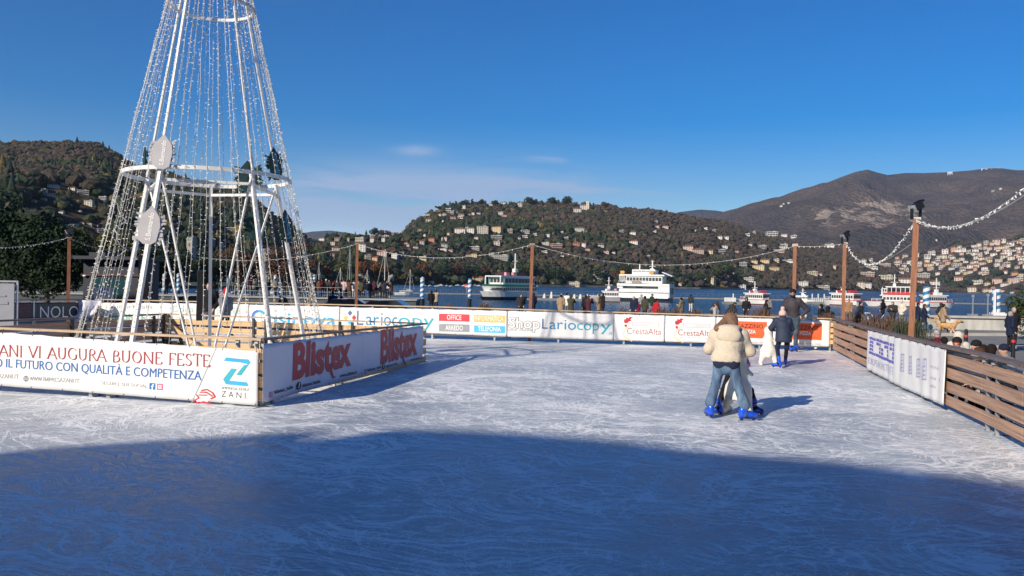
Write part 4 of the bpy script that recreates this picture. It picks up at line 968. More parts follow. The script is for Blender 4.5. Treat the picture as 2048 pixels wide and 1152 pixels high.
# --- greeting banner on the front of the enclosure
g = Banner('banner', 'white greeting banner with red and blue lettering on the enclosure, nearest on the left', FLc, C1, .05, (-330, 640), (518, 701), (-330, 745), (515, 811), CLOTH_W, .010, .7, 'banners tied to the rink fences')
g.serif('ZANI VI AUGURA BUONE FESTE', (-16, 710.5), (423, 733), (-16, 688), P_CRIM, 1.0)
g.text('VERSO IL FUTURO CON QUALITÀ E COMPETENZA', (-48, 730), (404, 760), (-48, 713), P_BLUE, .016)
g.serif('INFO@IMPRESAZANI.IT', (-62, 753), (40, 757), (-62, 745), P_GREY, 1.2)
g.serif('WWW.IMPRESAZANI.IT', (61, 760), (160, 766), (61, 752), P_GREY, 1.2)
g.shape(arcs(.5, .5, .42, .09, 0, 6.2832) + arcs(.5, .5, .2, .08, 0, 6.2832, ry=.42) + [rect(.08, .46, .92, .54), rect(.46, .08, .54, .92), rect(.16, .7, .84, .76), rect(.16, .24, .84, .3)], (48, 763), (60, 763.6), (48, 750), P_GREY, name='globe_emblem')
g.serif('SEGUICI SUI SOCIAL', (205, 768), (298, 775), (205, 762), P_GREY, 1.2)
g.shape([rect(0, 0, 1, 1)], (301, 778), (313, 779), (301, 765), P_BLUE, name='emblem'); g.text('f', (305, 778.4), (310.5, 778.8), (305, 768), P_W, .02, .009)
g.shape([rect(0, 0, 1, 1)], (316, 779.3), (328, 780), (316, 766.5), P_PINK, name='emblem'); g.shape(arcs(.5, .5, .36, .10, .785, 7.07, 4) + arcs(.5, .5, .17, .09, 0, 6.2832), (316, 779.3), (328, 780), (316, 766.5), P_W, .009)
g.shape([[(0, 0), (.04, 0), (1, 1), (.97, 1)]], (384, 805), (434, 808), (384, 689), P_GRY2, name='printed_line')
Zc = [[(.06, 1), (.86, 1), (.70, .86), (.0, .86)], [(.42, .22), (.95, .22), (.82, .08), (.10, .06)]]
g.shape([[(.02, .87), (.10, 1), (.92, 1), (1, .90), (.93, .82), (.62, .87)], [(.0, .20), (.10, .02), (.95, .02), (.88, .16), (.22, .17)]], (447, 769), (502, 773), (447, 714), P_CYAN)
g.shape([[(1, .90), (.66, .40), (.48, .40), (.76, .78), (.93, .82)], [(.0, .20), (.30, .62), (.50, .62), (.22, .17), (.08, .06)]], (447, 769), (502, 773), (447, 714), P_TEAL, .008)
g.text('IMPRESA EDILE', (445, 778), (500, 781), (445, 773), P_GREY, .012); g.text('Z A N I', (444, 793), (492, 797), (444, 781), P_BLK, -.005); g.text('srl', (493, 796.5), (498, 797), (493, 793), P_GREY)
g.shape([disc(.42, .42, .30, 14, .34)], (385, 808), (432, 811), (385, 776), P_W, .007, 'printed_figure')
g.shape(strokes([[(.40, .90), (.62, .98), (.86, .80), (.97, .55), (.80, .42)], [(.34, .78), (.60, .80), (.84, .58)], [(.30, .60), (.62, .62)], [(.08, .2), (.3, .42), (.2, .6)], [(.15, .06), (.5, .2), (.85, .08)], [(.05, .02), (.3, .16), (.95, .04)]], .075), (385, 808), (432, 811), (385, 776), P_RED, .010, 'printed_figure')
# --- lip balm banner on the right side of the enclosure
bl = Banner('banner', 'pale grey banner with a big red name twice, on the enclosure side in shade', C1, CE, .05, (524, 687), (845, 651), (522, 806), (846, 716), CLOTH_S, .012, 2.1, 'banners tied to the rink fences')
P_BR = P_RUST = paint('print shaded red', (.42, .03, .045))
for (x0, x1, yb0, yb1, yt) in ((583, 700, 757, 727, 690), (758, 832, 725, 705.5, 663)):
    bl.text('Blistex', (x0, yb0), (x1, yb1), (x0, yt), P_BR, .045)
    fx = lambda q: x0 + (x1 - x0) * q; fy = lambda q: yb0 + (yb1 - yb0) * q
    hh = yb0 - yt
    bl.shape([[(0, 1), (.35, 1), (.38, .5), (.6, .12), (1, 0), (.45, -.05), (.1, .4)]], (fx(.615), fy(.62) + hh * .28), (fx(.74), fy(.74) + hh * .28), (fx(.615), fy(.62) - hh * .12), P_BR, .007, 'lettering')
bl.text('www.blistex.it', (677, 755), (713, 746.5), (677, 748), P_BLK, .02); bl.text('www.blistex.it', (820, 722), (842, 717), (820, 718), P_BLK, .02)
bl.text('blistex_italia', (547, 787.5), (584, 776.5), (547, 780.5), P_BLK, .02); bl.text('blistex.italia', (604, 775), (637, 765), (604, 768), P_BLK, .02)
bl.text('blistex_italia', (734, 742.5), (760, 735.5), (734, 737.5), P_BLK, .02); bl.text('blistex.italia', (769, 735), (792, 728), (769, 730.5), P_BLK, .02)
for (x0, yb, w_, h_) in ((534, 798, 11, 15), (726, 747.5, 7, 10)):
    bl.shape(arcs(.5, .5, .44, .10, .785, 7.07, 4) + arcs(.5, .5, .2, .09, 0, 6.2832), (x0, yb), (x0 + w_, yb - w_ * .28), (x0, yb - h_), P_PINK)
for (x0, yb, w_, h_) in ((590, 781, 11, 16), (761, 739.5, 6, 12)):
    bl.shape([disc(.5, .5, .5)], (x0, yb), (x0 + w_, yb - w_ * .28), (x0, yb - h_), P_BLK); bl.shape(strokes([[(.38, .3), (.55, .35), (.55, .8), (.7, .66)]], .12), (x0, yb), (x0 + w_, yb - w_ * .28), (x0, yb - h_), P_W, .009)
bl.shape([[(0, 0), (.012, 0), (.012, 1), (0, 1)]], (722, 768), (742, 763), (722, 668), P_GRY2, name='printed_line')
# --- banners on the far fence
def fb(label, x0, x1, yt0, yt1, yb0, yb1, m=CLOTH_W, seed=0, sag=0.):
    return Banner('banner', label, FW, FR, .03, (x0, yt0), (x1, yt1), (x0, yb0), (x1, yb1), m, .009, seed, 'banners tied to the rink fences', sag=sag)
def yT(x): return 603.5 + (x - 190) * .0133 if x < 860 else 617 + (x - 870) * .0300     # banner top row of the photo
def yB(x): return 641 + (x - 190) * .041 if x < 870 else 669 + (x - 870) * .0310
q = fb('white banner with green lettering left of the light-string cone legs, half fallen', 203, 347, 605, 606, 636, 647, seed=1)
q.text('FRONTE', (222, 642), (291, 643), (222, 627), P_GREEN, .03); q.text('CONI HUB', (292, 643), (343, 644), (292, 629), P_GREY, -.01); q.shape(arcs(.5, .5, .4, .13, -1, 4.2), (205, 640), (222, 640), (205, 621), P_GREEN)
q.text('Auguri Italia', (222, 616), (306, 617), (222, 608), P_GRY2, -.01)
q = fb('white banner with thin green lettering behind the cone legs', 347, 498, 606, 608, 648, 651, seed=2)
q.text('Dona il', (346, 624), (401, 625), (346, 611), P_GREEN, -.005); q.text('5 per mille', (424, 627), (480, 628), (424, 614), P_GREEN, -.005); q.text('al coraggio', (352, 642), (480, 645), (352, 630), P_GREEN, -.01)
q = fb('white banner with a long pale blue name behind the cone legs', 499, 680, 609, 613, 651, 659, seed=3)
q.shape(arcs(.5, .5, .42, .16, .5, 5.6, 16), (504, 648), (533, 649), (504, 619), P_CYAN); q.shape(arcs(.5, .5, .42, .10, 1.6, 4.6, 12), (502, 650), (531, 651), (502, 618), P_VIO, .008)
q.text('osinova', (531, 648), (672, 652), (531, 624), P_CYAN, .01)
L1 = fb('white banner with a blue name, red, ochre, grey and blue boxes', 681, 1015, 614, yT(1015), 658, yB(1015), seed=4)
L1.shape([[(.5, 0.62), (.68, .81), (.5, 1), (.32, .81)]], (687, 650), (713, 650), (687, 620), P_NAVY); L1.shape([[(.18, .30), (.36, .49), (.18, .68), (0, .49)]], (687, 650), (713, 650), (687, 620), P_YEL); L1.shape([[(.82, .30), (1, .49), (.82, .68), (.64, .49)]], (687, 650), (713, 650), (687, 620), P_RED); L1.shape([[(.5, 0), (.68, .19), (.5, .38), (.32, .19)]], (687, 650), (713, 650), (687, 620), P_SKY)
L1.text('L', (714, 650), (727, 650), (714, 621), P_NAVY, -.002); L1.text('ar', (732, 650), (758, 651), (732, 624), P_DKB, -.002); L1.text('ioc', (762, 651), (795, 652), (762, 624), P_DKB, -.002); L1.text('opy', (797, 652), (868, 654), (797, 626), P_TEAL, -.002)
for (tx, x0, x1, yb, yt, m, tx0, tx1) in (('OFFICE', 878, 939, 641.5, 627, P_OFF, 894, 923), ('ARREDO', 878, 939, 662.5, 647.5, P_GRY2, 891, 926), ('INFORMATICA', 948, 1010, 643.5, 629.5, P_YEL, 950, 1007.5), ('TELEFONIA', 948, 1010, 664.5, 650.5, P_SKY, 956, 1002)):
    L1.shape([rect(0, 0, 1, 1)], (x0, yb), (x1, yb + 1.6), (x0, yt), m, .005, 'printed_box')
    L1.text(tx, (tx0, yb - 3 + (tx0 - x0) * .026), (tx1, yb - 3 + (tx1 - x0) * .026), (tx0, yb - 12), P_W, .012, .011)
L2 = fb('white banner with a teal name and outlined grey lettering, right of the coloured boxes', 1016, 1228, yT(1016), yT(1228), yB(1016), yB(1228), seed=5)
_xs = [q[0] for q in txt2d('Shop')[0]]; _xr = (min(_xs), max(_xs)); L2.put('lettering', txt2d('Shop', .050), (1018, 655), (1079, 657), (1018, 635), P_GREY, .005, x=_xr); L2.put('lettering', txt2d('Shop', .012), (1018, 655), (1079, 657), (1018, 635), P_W, .011, x=_xr); L2.text('SHOP  ONLINE', (1016, 661.5), (1065, 662.5), (1016, 657.5), P_GREY, .0)
L2.text('L', (1084, 657), (1096, 657.4), (1084, 637), P_NAVY, .0); L2.text('ar', (1099, 657.6), (1126, 658.6), (1099, 637), P_DKB, .0); L2.text('io', (1129, 658.8), (1152, 659.5), (1129, 638), P_DKB, .0); L2.text('cop', (1154, 659.6), (1198, 661), (1154, 639), P_TEAL, .0); L2.text('y', (1201, 661), (1222, 661.6), (1201, 641), P_TEAL, .0); L2.text('.it', (1216, 669), (1225, 669.3), (1216, 662.5), P_TEAL, .0)
for i, (x0, lab) in enumerate(((1229, 'white banner with a red rooster crest emblem, left of two'), (1331, 'white banner with a red rooster crest emblem, right one, partly behind the woman in beige'))):
    q = fb(lab, x0, x0 + 101, yT(x0), yT(x0 + 101), yB(x0), yB(x0 + 101), seed=6 + i); y0 = (x0 - 1229) * .03; X = lambda v: x0 - 1229 + v
    q.text('CrestaAlta', (X(1254), 667.5 + y0), (X(1322), 669.5 + y0), (X(1254), 655.5 + y0), P_CRIM, -.006)
    q.text('galletto alla brace tutta artigianale', (X(1258), 672.5 + y0), (X(1322), 674 + y0), (X(1258), 670 + y0), P_GRY2, -.01)
    q.shape(strokes([[(.62, .62), (.25, .45), (.05, .24), (.12, .12), (.5, .0), (.95, -.12)]], .045), (X(1245), 677 + y0), (X(1265), 677.5 + y0), (X(1245), 636 + y0), P_YEL)
    q.shape([[(.1, .80), (.16, .92), (.3, .90), (.36, 1), (.55, .95), (.66, 1.02), (.98, 1), (.75, .90), (.88, .84), (.6, .80), (.5, .73), (.2, .72)], [(.14, .62), (.3, .68), (.46, .62), (.34, .52), (.24, .55)]], (X(1245), 677 + y0), (X(1265), 677.5 + y0), (X(1245), 634 + y0), P_RED)
    q.shape([rect(0, 0, 1, .06), rect(0, .94, 1, 1), rect(0, 0, .012, 1), rect(.988, 0, 1, 1)], (X(1264), 651 + y0), (X(1318), 652.6 + y0), (X(1264), 643.5 + y0), P_PINK); q.text('www.crestaalta.it', (X(1268), 648.5 + y0), (X(1314), 650 + y0), (X(1268), 646 + y0), P_GRY2, -.01)
for i, (x0, xb0, xb1, lab) in enumerate(((1433, 1452, 1533, 'white banner with an orange pizza sign, left one, behind the girl and the woman'), (1547, 1563, 1643, 'white banner with an orange pizza sign, right one, behind the leaning man'))):
    x1 = x0 + 113; q = fb(lab, x0, min(x1, 1663), yT(x0), yT(min(x1, 1663)), yB(x0), yB(min(x1, 1663)), seed=9 + i); s_ = (xb0 - 1452) * .030
    q.shape([rect(0, 0, 1, 1)], (xb0, 674 + s_), (xb1, 677 + s_), (xb0, 641 + s_), P_ORANGE, .005, 'printed_box')
    q.text('MAGAZZINO', (xb0 + 3, 654.5 + s_), (xb1 - 7, 656.5 + s_), (xb0 + 3, 646.5 + s_), P_BLK, .0, .010); q.text('DELLA PIZZA', (xb0 + 10, 664.5 + s_), (xb0 + 59, 666.5 + s_), (xb0 + 10, 658 + s_), P_W, .02, .010); q.text('SAPORI CHE NASCONO', (xb0 + 22, 670.5 + s_), (xb0 + 70, 672 + s_), (xb0 + 22, 668.6 + s_), P_RED, .0, .010)
    q.text('Via Como 1030', (xb0 + 36, 685 + s_), (xb0 + 79, 686.4 + s_), (xb0 + 36, 681.5 + s_), P_GRY2, .0)
# --- black banner on the left outer fence
nb_ = Banner('banner', 'black banner with large white capitals and red shapes on the shaded left fence', NS, NW, .03, (-60, 605), (184, 604), (-60, 640), (184, 634), CLOTH_K, .010, 1.2, 'banners tied to the rink fences')
nb_.text('NOLO', (79, 635.5), (156, 634), (79, 612.5), P_W, -.008)
nb_.shape([[(0, .8), (.2, 1), (1, 1), (.86, .4), (.6, .1)]], (154, 626), (190, 624), (154, 602), P_RED); nb_.shape([[(0, 0), (1, 1), (1, 0)]], (170, 636), (186, 636), (170, 612), P_RED); nb_.shape([[(0, 1), (1, 1), (.7, .2), (.3, 0)]], (-30, 616), (6, 616), (-30, 606), P_RED)
nb_.text('VIA PLINIO 3', (31, 611), (56, 610.5), (31, 608), P_RED, .0); nb_.text('22070 Appiano Gentile CO', (14, 617.5), (76, 616.5), (14, 614), P_RUST, .0); nb_.text('T 031 930', (32, 625), (60, 624.5), (32, 621), P_RED, .0); nb_.text('info@nolo.it', (34, 633), (62, 632), (34, 629.5), P_RUST, .0)
# --- white banner on the right fence, hung with folds
rb = Banner('banner', 'white creased banner with blue brick-like letters hanging on the brown right fence', (RP[1].x, RP[1].y), (RP[3].x, RP[3].y), .06, (1737, 660), (1895, 699), (1737, 738), (1894, 812), CLOTH_W, .012, .3, 'banners tied to the rink fences', sag=.04, folds=.018, nv=14)
cells = []; pr_ = random.Random(4)
for cx, w_ in ((.02, .06), (.10, .06), (.28, .09), (.39, .06), (.50, .09), (.62, .07), (.70, .06), (.84, .06), (.92, .06)):
    for j in range(5):
        y0 = j * .2; ww = w_
        if j in (0,) or (j == 4 and cx not in (.10, .50)) or pr_.random() < .74: cells.append(rect(cx, y0 + .02, cx + ww, y0 + .165))
for j in (0, 4):
    for k in range(11):
        if j == 0 or pr_.random() < .7: cells.append(rect(k * .091, j * .2 + .03, k * .091 + .078, j * .2 + .16))
rb.shape(cells, (1742, 707), (1792, 727), (1742, 671), P_VIO)
rb.text('EUROPEAN INSTITUTE', (1741, 726), (1790, 747), (1741, 713), P_LILAC, -.012)
for x0, yb, hgt in ((1803, 738, 34), (1819, 743, 34), (1834, 750, 36), (1849, 756, 42)):
    L_ = [[(.1, 0), (.9, .05), (.85, 1), (.2, .95), (.1, 0)], [(.3, .2), (.7, .25)], [(.3, .4), (.7, .45)], [(.3, .6), (.7, .65)], [(.5, .7), (.5, .9)], [(.35, .1), (.4, .5)]]
    rb.shape(strokes(L_, .07), (x0, yb), (x0 + 9, yb + 4), (x0, yb - hgt), P_LILAC)
rb.text('ente', (1866, 733), (1880, 740), (1866, 726), P_LILAC, -.01); rb.text('via 1', (1864, 755), (1884, 763), (1864, 748), P_LILAC, -.01); rb.text('info', (1864, 771), (1876, 776), (1864, 765), P_LILAC, -.01)

# ------------------------------------------------------------------ the light-string cone
TX, TY = -6.36, 17.2; ZR1, RR1 = 4.02, 1.63; ZR2, RR2 = 7.56, .84; RB = 2.72; ZTOP = 11.2
def rad(z): return RR1 + (ZR1 - z) * .222 if z < ZR1 else max(.03, RR1 + (RR2 - RR1) * (z - ZR1) / (ZR2 - ZR1))
cone = thing('light_string_tree', 'tall white steel cone hung with light strings, standing in the timber enclosure', 'christmas tree', (TX, TY, 0))
away = math.atan2(TY, TX)                # from camera to the cone
def cp(phi, z, r=None):                   # phi: degrees clockwise from the near side as seen from above, + = right
    a = away + math.pi + R(phi); r = rad(z) if r is None else r; return Vector((TX + r * math.cos(a), TY + r * math.sin(a), z))
PH = [-34, 31, 114, 178, 232]
for ph in PH:
    b = MB(); b.bar(cp(ph, -.02, rad(0) - .1), cp(ph, ZR1, RR1 - .1), .072, .072); (b.bar(cp(ph, ZR1 + .05, RR1 - .06), cp(ph, ZTOP, rad(ZTOP) - .0), .044, .044) if ph != 178 else None); b.box(cp(ph, .0, rad(0) - .1) + Vector((0, 0, .0)), (.3, .3, .03)); b.build('leg', WHITE, cone)
    pb = cp(ph + (12 if ph in (-34, 232) else -12), .02, .25)
    if ph != 178: b = MB(); b.bar(cp(ph, ZR1 - .12, RR1 - .12), pb, .036, .036); b.build('brace', WHITE, cone)
b = MB()
for i in range(5): b.bar(cp(PH[i], ZR1 - .22, RR1 - .12), cp(PH[(i + 1) % 5], ZR1 - .22, RR1 - .12), .055, .055)
b.build('beam_frame', WHITE, cone)
for z, r_, w_ in ((ZR1, RR1, .075), (ZR2, RR2, .06), (9.6, rad(9.6), .05)):
    b = MB(); n = 48
    for i in range(n): b.bar(cp(i * 7.5, z, r_), cp((i + 1.04) * 7.5, z, r_), .045, w_)
    b.build('ring', WHITE, cone)
sr = random.Random(3); NS_ = 54
for i in range(NS_):
    ph = i * 360 / NS_ + sr.uniform(-2.5, 2.5); b = MB(); zb = sr.uniform(.55, .8); pts = []; n = 26; q = sr.uniform(0, 6); wob = sr.uniform(.1, .45)
    for k in range(n + 1):
        z = zb + (ZTOP - .2 - zb) * k / n; r_ = rad(z) + .03 + (.0 if z > 7 else .008)
        pts.append(cp(ph + wob * 1.4 * math.sin(k * .9 + q) * (1 if 1 < k < n else 0) * min(1, 1.6 / r_) + .2 * math.sin(k * 2.3 + q), z, r_ + .010 * math.sin(k * 1.7 + q)))
    b.path(pts, .0045, 4, 0)
    zz = zb
    while zz < ZTOP - .4:
        f = (zz - zb) / (ZTOP - .2 - zb) * n; k = min(n - 1, int(f)); p = pts[k].lerp(pts[k + 1], f - k)
        d = Vector((sr.uniform(-1, 1), sr.uniform(-1, 1), sr.uniform(-.6, .5))).normalized(); b.tube(p, p + d * .040, .0068, 5, 1); zz += sr.uniform(.085, .135)
    b.build('light_string', [WIRE, BULB], cone, fix=False)
b = MB(); pp_ = []
for k in range(14):      # loose bundle of cable on the left
    pp_.append(cp(254 + 8 * math.sin(k), 3.6 - k * .1, rad(3.5) + .05 + .05 * math.sin(k * 2.1)))
b.path(pp_, .012, 4); b.build('cable_bundle', WIRE, cone)
b = MB(); b.bar(cp(184, .95), cp(184, 2.1), .13, .16); b.build('control_box', BLACK, cone)
LEAFG = mat('grey sign board', (.44, .43, .45), .5, .08, 4); LEAFD = mat('dark green sign board', (.010, .035, .035), .45, .2, 4); LEAFE = mat('pine needle edging', (.02, .055, .035), .8, .3, 20); LEAFW = mat('pale frosted needles', (.45, .45, .47), .7, .2, 20)
def leaf_sign(px, py, Y, hpx, wpx, yaw, m, em, tilt, text, tm, label):
    c = dp(px, py, Y); k = Y / FPX; h = hpx * k; w_ = wpx * k
    o_ = thing('hanging_sign', label, 'sign', c, yaw, 'leaf-shaped boards on the cone'); o_.rotation_euler = (0, R(tilt), yaw)
    out = [(0, .5), (.30, .22), (.36, 0), (.30, -.40), (.12, -.5), (-.12, -.5), (-.30, -.40), (-.36, 0), (-.30, .22)]
    M = Matrix(((1, 0, 0), (0, 0, 1), (0, 1, 0)))
    b = MB(); b.prism([(x * w_, z * h) for x, z in out], -.012, .012, 0, M)
    e = b; rr = random.Random(int(px))
    for i in range(46):
        t = rr.uniform(-.42, .30); sd_ = rr.choice([-1, 1]); x0 = .28 * w_ * sd_; L_ = w_ * rr.uniform(.12, .24); a = rr.uniform(-.7, .7)
        e.bar((x0, .02, t * h), (x0 + sd_ * L_ * math.cos(a), .02 + rr.uniform(-.02, .02), t * h + L_ * math.sin(a)), .012, .03, 1)
    b.build('board', [m, em], o_, world=False)
    v, f = txt2d(text, .02); xs = [p[0] for p in v]; x0, x1 = min(xs), max(xs); tt = MB(); s_ = .72 * h / (x1 - x0)
    for face in (-1,):
        tt.add([(-(y - CAPH / 2) * s_ * 1.15 + w_ * .02, face * .016, (x - (x0 + x1) / 2) * s_ - .04 * h) for x, y in v], f, 0)
    tt.build('lettering', tm, o_, world=False, fix=False); return o_
leaf_sign(325, 303, 15.45, 70, 56, .05, LEAFG, LEAFW, 6, 'S.Bernardo', P_W, 'upper of the two pale grey leaf-shaped boards on the cone')
leaf_sign(299, 450, 15.1, 78, 60, .05, LEAFG, LEAFW, 8, 'S.Bernardo', P_W, 'lower of the two pale grey leaf-shaped boards on the cone')
leaf_sign(550, 327, 17.0, 66, 44, 1.0, LEAFD, LEAFE, -10, 'S.Bernardo', P_CYAN, 'upper dark blue-green leaf-shaped board at the right edge of the cone')
leaf_sign(573, 452, 16.9, 66, 40, 1.0, LEAFD, LEAFE, -9, 'S.Bernardo', P_CYAN, 'lower dark blue-green leaf-shaped board at the right edge of the cone')
leaf_sign(497, 352, 18.4, 62, 56, .2, LEAFD, LEAFE, -5, 'S.Bernardo', P_BLK, 'upper green leaf-shaped board seen through the cone right of its middle')
leaf_sign(510, 450, 18.6, 62, 50, .2, LEAFD, LEAFE, -6, 'S.Bernardo', P_BLK, 'lower green leaf-shaped board seen through the cone right of its middle')
leaf_sign(289, 318, 16.9, 48, 42, -1.0, LEAFD, LEAFE, 8, 'S.Bernardo', P_BLK, 'small dark leaf-shaped board behind the upper pale board')

# ------------------------------------------------------------------ poles and strings of lights
poles = []
def pole(px, ptop, pbot, wpx, label, lamp=None, lean=0.0):
    wm = .135; Y = FPX * wm / wpx; wv = wm * .82; top = dp(px, ptop, Y); t = thing('wooden_pole', label, 'pole', (top.x, top.y, ZG), -math.atan2(top.x, top.y), group='brown poles carrying the light strings')
    h = top.z - ZG; b = MB(); b.bar((0, 0, 0), (lean * h, 0, h), wv, wv); b.build('post', POLEM, t, world=False)
    b = MB(); b.bar((lean * h - .09, 0, h + .01), (lean * h + .09, 0, h + .01), .02, .05); b.build('bracket', GALV, t, world=False)
    if lamp:
        f = thing('floodlight', lamp, 'floodlight', (top.x + lean * h, top.y, top.z), .25, 'black floodlights on the poles')
        f.scale = (.8, .8, .8); b = MB(); b.bar((-.13, 0, 0), (-.13, 0, .26), .02, .09); b.bar((.13, 0, 0), (.13, 0, .26), .02, .09); b.bar((-.13, 0, .0), (.13, 0, .0), .09, .02); b.build('bracket', BLACK, f, world=False)
        M = Matrix.Rotation(R(-28), 3, 'Y'); b = MB(); b.box((.02, 0, .32), (.26, .22, .17), M=M)
        for k in range(6): b.box(M @ Vector((-.02 + k * .03, 0, 0)) + Vector((.04, 0, .42)), (.008, .2, .05), M=M)
        b.build('housing', BLACK, f, world=False)
        b = MB(); b.box(M @ Vector((-.14, 0, 0)) + Vector((.02, 0, .32)), (.03, .24, .19), M=M); b.build('lens', GALV, f, world=False)
    poles.append((px, Vector((top.x + lean * h, top.y, top.z)))); return t
pole(138.5, 476, 600, 7.6, 'brown pole at the far left, in front of the dark trees', 'dark floodlight on the far left pole')
pole(293, 492, 600, 6.6, 'brown pole seen through the light strings, behind the cone')
pole(714.5, 488, 610, 6.8, 'brown pole left of the blue-striped mooring posts')
pole(1062, 489, 615, 8.0, 'brown pole in front of the green-trimmed ferry', lean=.012)
pole(1590, 492, 580, 8.2, 'brown pole rising behind the man with glasses', lean=.0)
pole(1689.5, 487, 640, 8.6, 'brown pole right of the rink corner, with a small floodlight', 'smaller black floodlight on the second pole from the right')
pole(1824, 438, 668, 13.2, 'tallest brown pole on the right, nearest to the viewer', 'large black floodlight on the tallest pole', lean=.02)
def lights(a, b, sag, label, dens=.13, bl=.05, wire2=False, r_=.006):
    mb = MB(); n = 40; pts = [a.lerp(b, i / n) - Vector((0, 0, 4 * sag * (i / n) * (1 - i / n))) for i in range(n + 1)]
    mb.path(pts, r_, 5, 0); L_ = (b - a).length; k = int(L_ / dens); rr = random.Random(int(L_ * 100))
    for i in range(1, k):
        f = i / k * n; j = min(n - 1, int(f)); p = pts[j].lerp(pts[j + 1], f - j); d = Vector((rr.uniform(-.6, .6), rr.uniform(-.6, .6), rr.uniform(-1, .2))).normalized(); mb.tube(p, p + d * bl, .0085, 5, 1)
    o_ = mb.build('string_lights', [WIRE, BULB], fix=False); tag(o_, label, 'string lights', 'strings of white lights between the poles'); return o_
PP = [p for _, p in poles]
offl = dp(-120, 488, 24)
lights(offl, PP[0] + Vector((0, 0, .02)), .22, 'string of white lights left of the far left pole'); lights(PP[0], PP[1], .30, 'string of white lights from the far left pole into the cone', .2)
lights(PP[1], PP[2], .62, 'string of white lights passing behind the cone to the third pole', .2); lights(PP[2], PP[3], .50, 'string of white lights above the sailboats and striped posts', .2)
lights(PP[3], PP[4], .66, 'string of white lights above the big white ferry', .2); lights(PP[4], PP[5], .05, 'short string of white lights between the two poles near the rink corner', .16)
e5 = PP[5] + Vector((.03, 0, .0)); lights(e5, PP[6], .78, 'densely bulbed string hanging low between the two floodlight poles', .08, .05)
end = dp(2052, 342, 9.4); lights(PP[6], end + Vector((.35, 0, .15)), .42, 'densely bulbed string rising from the tallest pole to the right edge', .085, .05)
for a, b_, s_, lab in ((PP[6] + Vector((0, 0, -.05)), dp(2075, 372, 9.6), .28, 'bare white cable rising from the tallest pole to the right edge'), (PP[5] + Vector((.6, .3, -.72)), PP[6] + Vector((-.02, .1, -.5)), .12, 'bare grey cable between the two floodlight poles')):
    mb = MB(); n = 24; mb.path([a.lerp(b_, i / n) - Vector((0, 0, 4 * s_ * (i / n) * (1 - i / n))) for i in range(n + 1)], .007, 5); tag(mb.build('cable', WIRE), lab, 'cable')
# ------------------------------------------------------------------ shade-casting buildings behind and left of the rink (outside the frame)
BW = mat('warm facade render', (.45, .36, .25), .85, .1, .2)
def block(name, label, roof_pts, y0, y1, zb, wins=True):
    """roof_pts: (x, z) skyline from left to right of the front facade"""
    t = thing(name, label, 'building', ((roof_pts[0][0] + roof_pts[-1][0]) / 2, y0, zb)); b = MB(); n = len(roof_pts)
    M = Matrix(((1, 0, 0), (0, 0, 1), (0, 1, 0)))
    poly = [(roof_pts[0][0], zb)] + [(x, z) for x, z in roof_pts] + [(roof_pts[-1][0], zb)]
    b.prism(poly[::-1], y0, y1, 0, M); b.build('wall', BW, t)
    if wins:
        x = roof_pts[0][0] + 2.5
        while x < roof_pts[-1][0] - 2:
            for z in np.arange(zb + 1.5, 14, 3.4):
                w_ = MB(); w_.box((x, y1 + .02, z + .8), (1.1, .1, 1.7)); w_.build('window', WIN, t)
            x += 5.2
    return t
# the edge of the big shadow on the ice, traced back along the sun to the ridge of a house at y = -20
edge = [(-300, 1010), (0, 905), (120, 893), (250, 884), (380, 876), (520, 868), (660, 861), (800, 857), (950, 861), (1100, 869), (1250, 882), (1400, 899), (1550, 912), (1700, 925), (1850, 942), (2048, 966), (2300, 1000)]
te = math.tan(SUN_EL); sk = []
for px, py in edge:
    p = gp(px, py); t_ = (p.y + 20) / -SDY; sk.append((p.x + SDX * t_, t_ * te))
sk = [(sk[0][0] - 30, sk[0][1] - 3)] + sk + [(sk[-1][0] + 40, sk[-1][1] - 3)]
sk.sort(); block('unseen_building', 'tall ochre house with a shallow ridge behind the rink', sk, -34, -20, ZG)
block('unseen_building', 'unseen ochre house added to shade the left side of the rink', [(-70, 17), (-46, 19), (-27.5, 18.5)], 16.5, 23, ZG, False)  # added out of view so that its shade covers the left fence and trees

# ------------------------------------------------------------------ quay, pier, steps
def slab(name, c, size, m, label=None, cat=None, rz=0, kind=None):
    b = MB(); b.box(c, size, rz); o = b.build(name, m)
    return tag(o, label, cat, kind=kind)
pl = dp(832, 598, 80); pier_z = zof(760, 598, pl[:2])
pl0 = dp(-200, 598, 80)
t = thing('pier', 'raised stone pier crowded with people, dark quay wall below a pale edge', 'pier', (pl.x, 83, ZW))
b = MB(); b.box(((pl.x + pl0.x) / 2, 84, (pier_z - .12 + ZW - 1) / 2), (pl.x - pl0.x, 8, pier_z - .12 - ZW + 1)); b.build('quay_wall', mat('dark shaded stone', (.07, .08, .09), .8, .3, 1, bump=.3), t)  # the shadow on the wall is put into its dark stone colour
b = MB(); b.box(((pl.x + pl0.x) / 2, 84, pier_z - .05), (pl.x - pl0.x + .2, 8.3, .14)); b.build('deck', CONC, t)
b = MB(); xa = dp(675, 600, 79.9).x; xb_ = dp(725, 600, 79.9).x; b.box(((xa + xb_) / 2, 79.9, pier_z - .75), (xb_ - xa, .2, 1.2)); b.build('lit_wall_panel', CONC, t)  # paler colour stands for the sunlit stretch of the same wall
r_ = MB(); xs0 = dp(470, 590, 80.4).x; xs1 = dp(695, 590, 80.4).x
for z in (.55, 1.0): r_.bar((xs0, 80.3, pier_z + z), (xs1, 80.3, pier_z + z), .03, .03)
x = xs0
while x < xs1: r_.bar((x, 80.3, pier_z), (x, 80.3, pier_z + 1.0), .04, .04); x += 1.5
r_.build('railing', GALV, t)
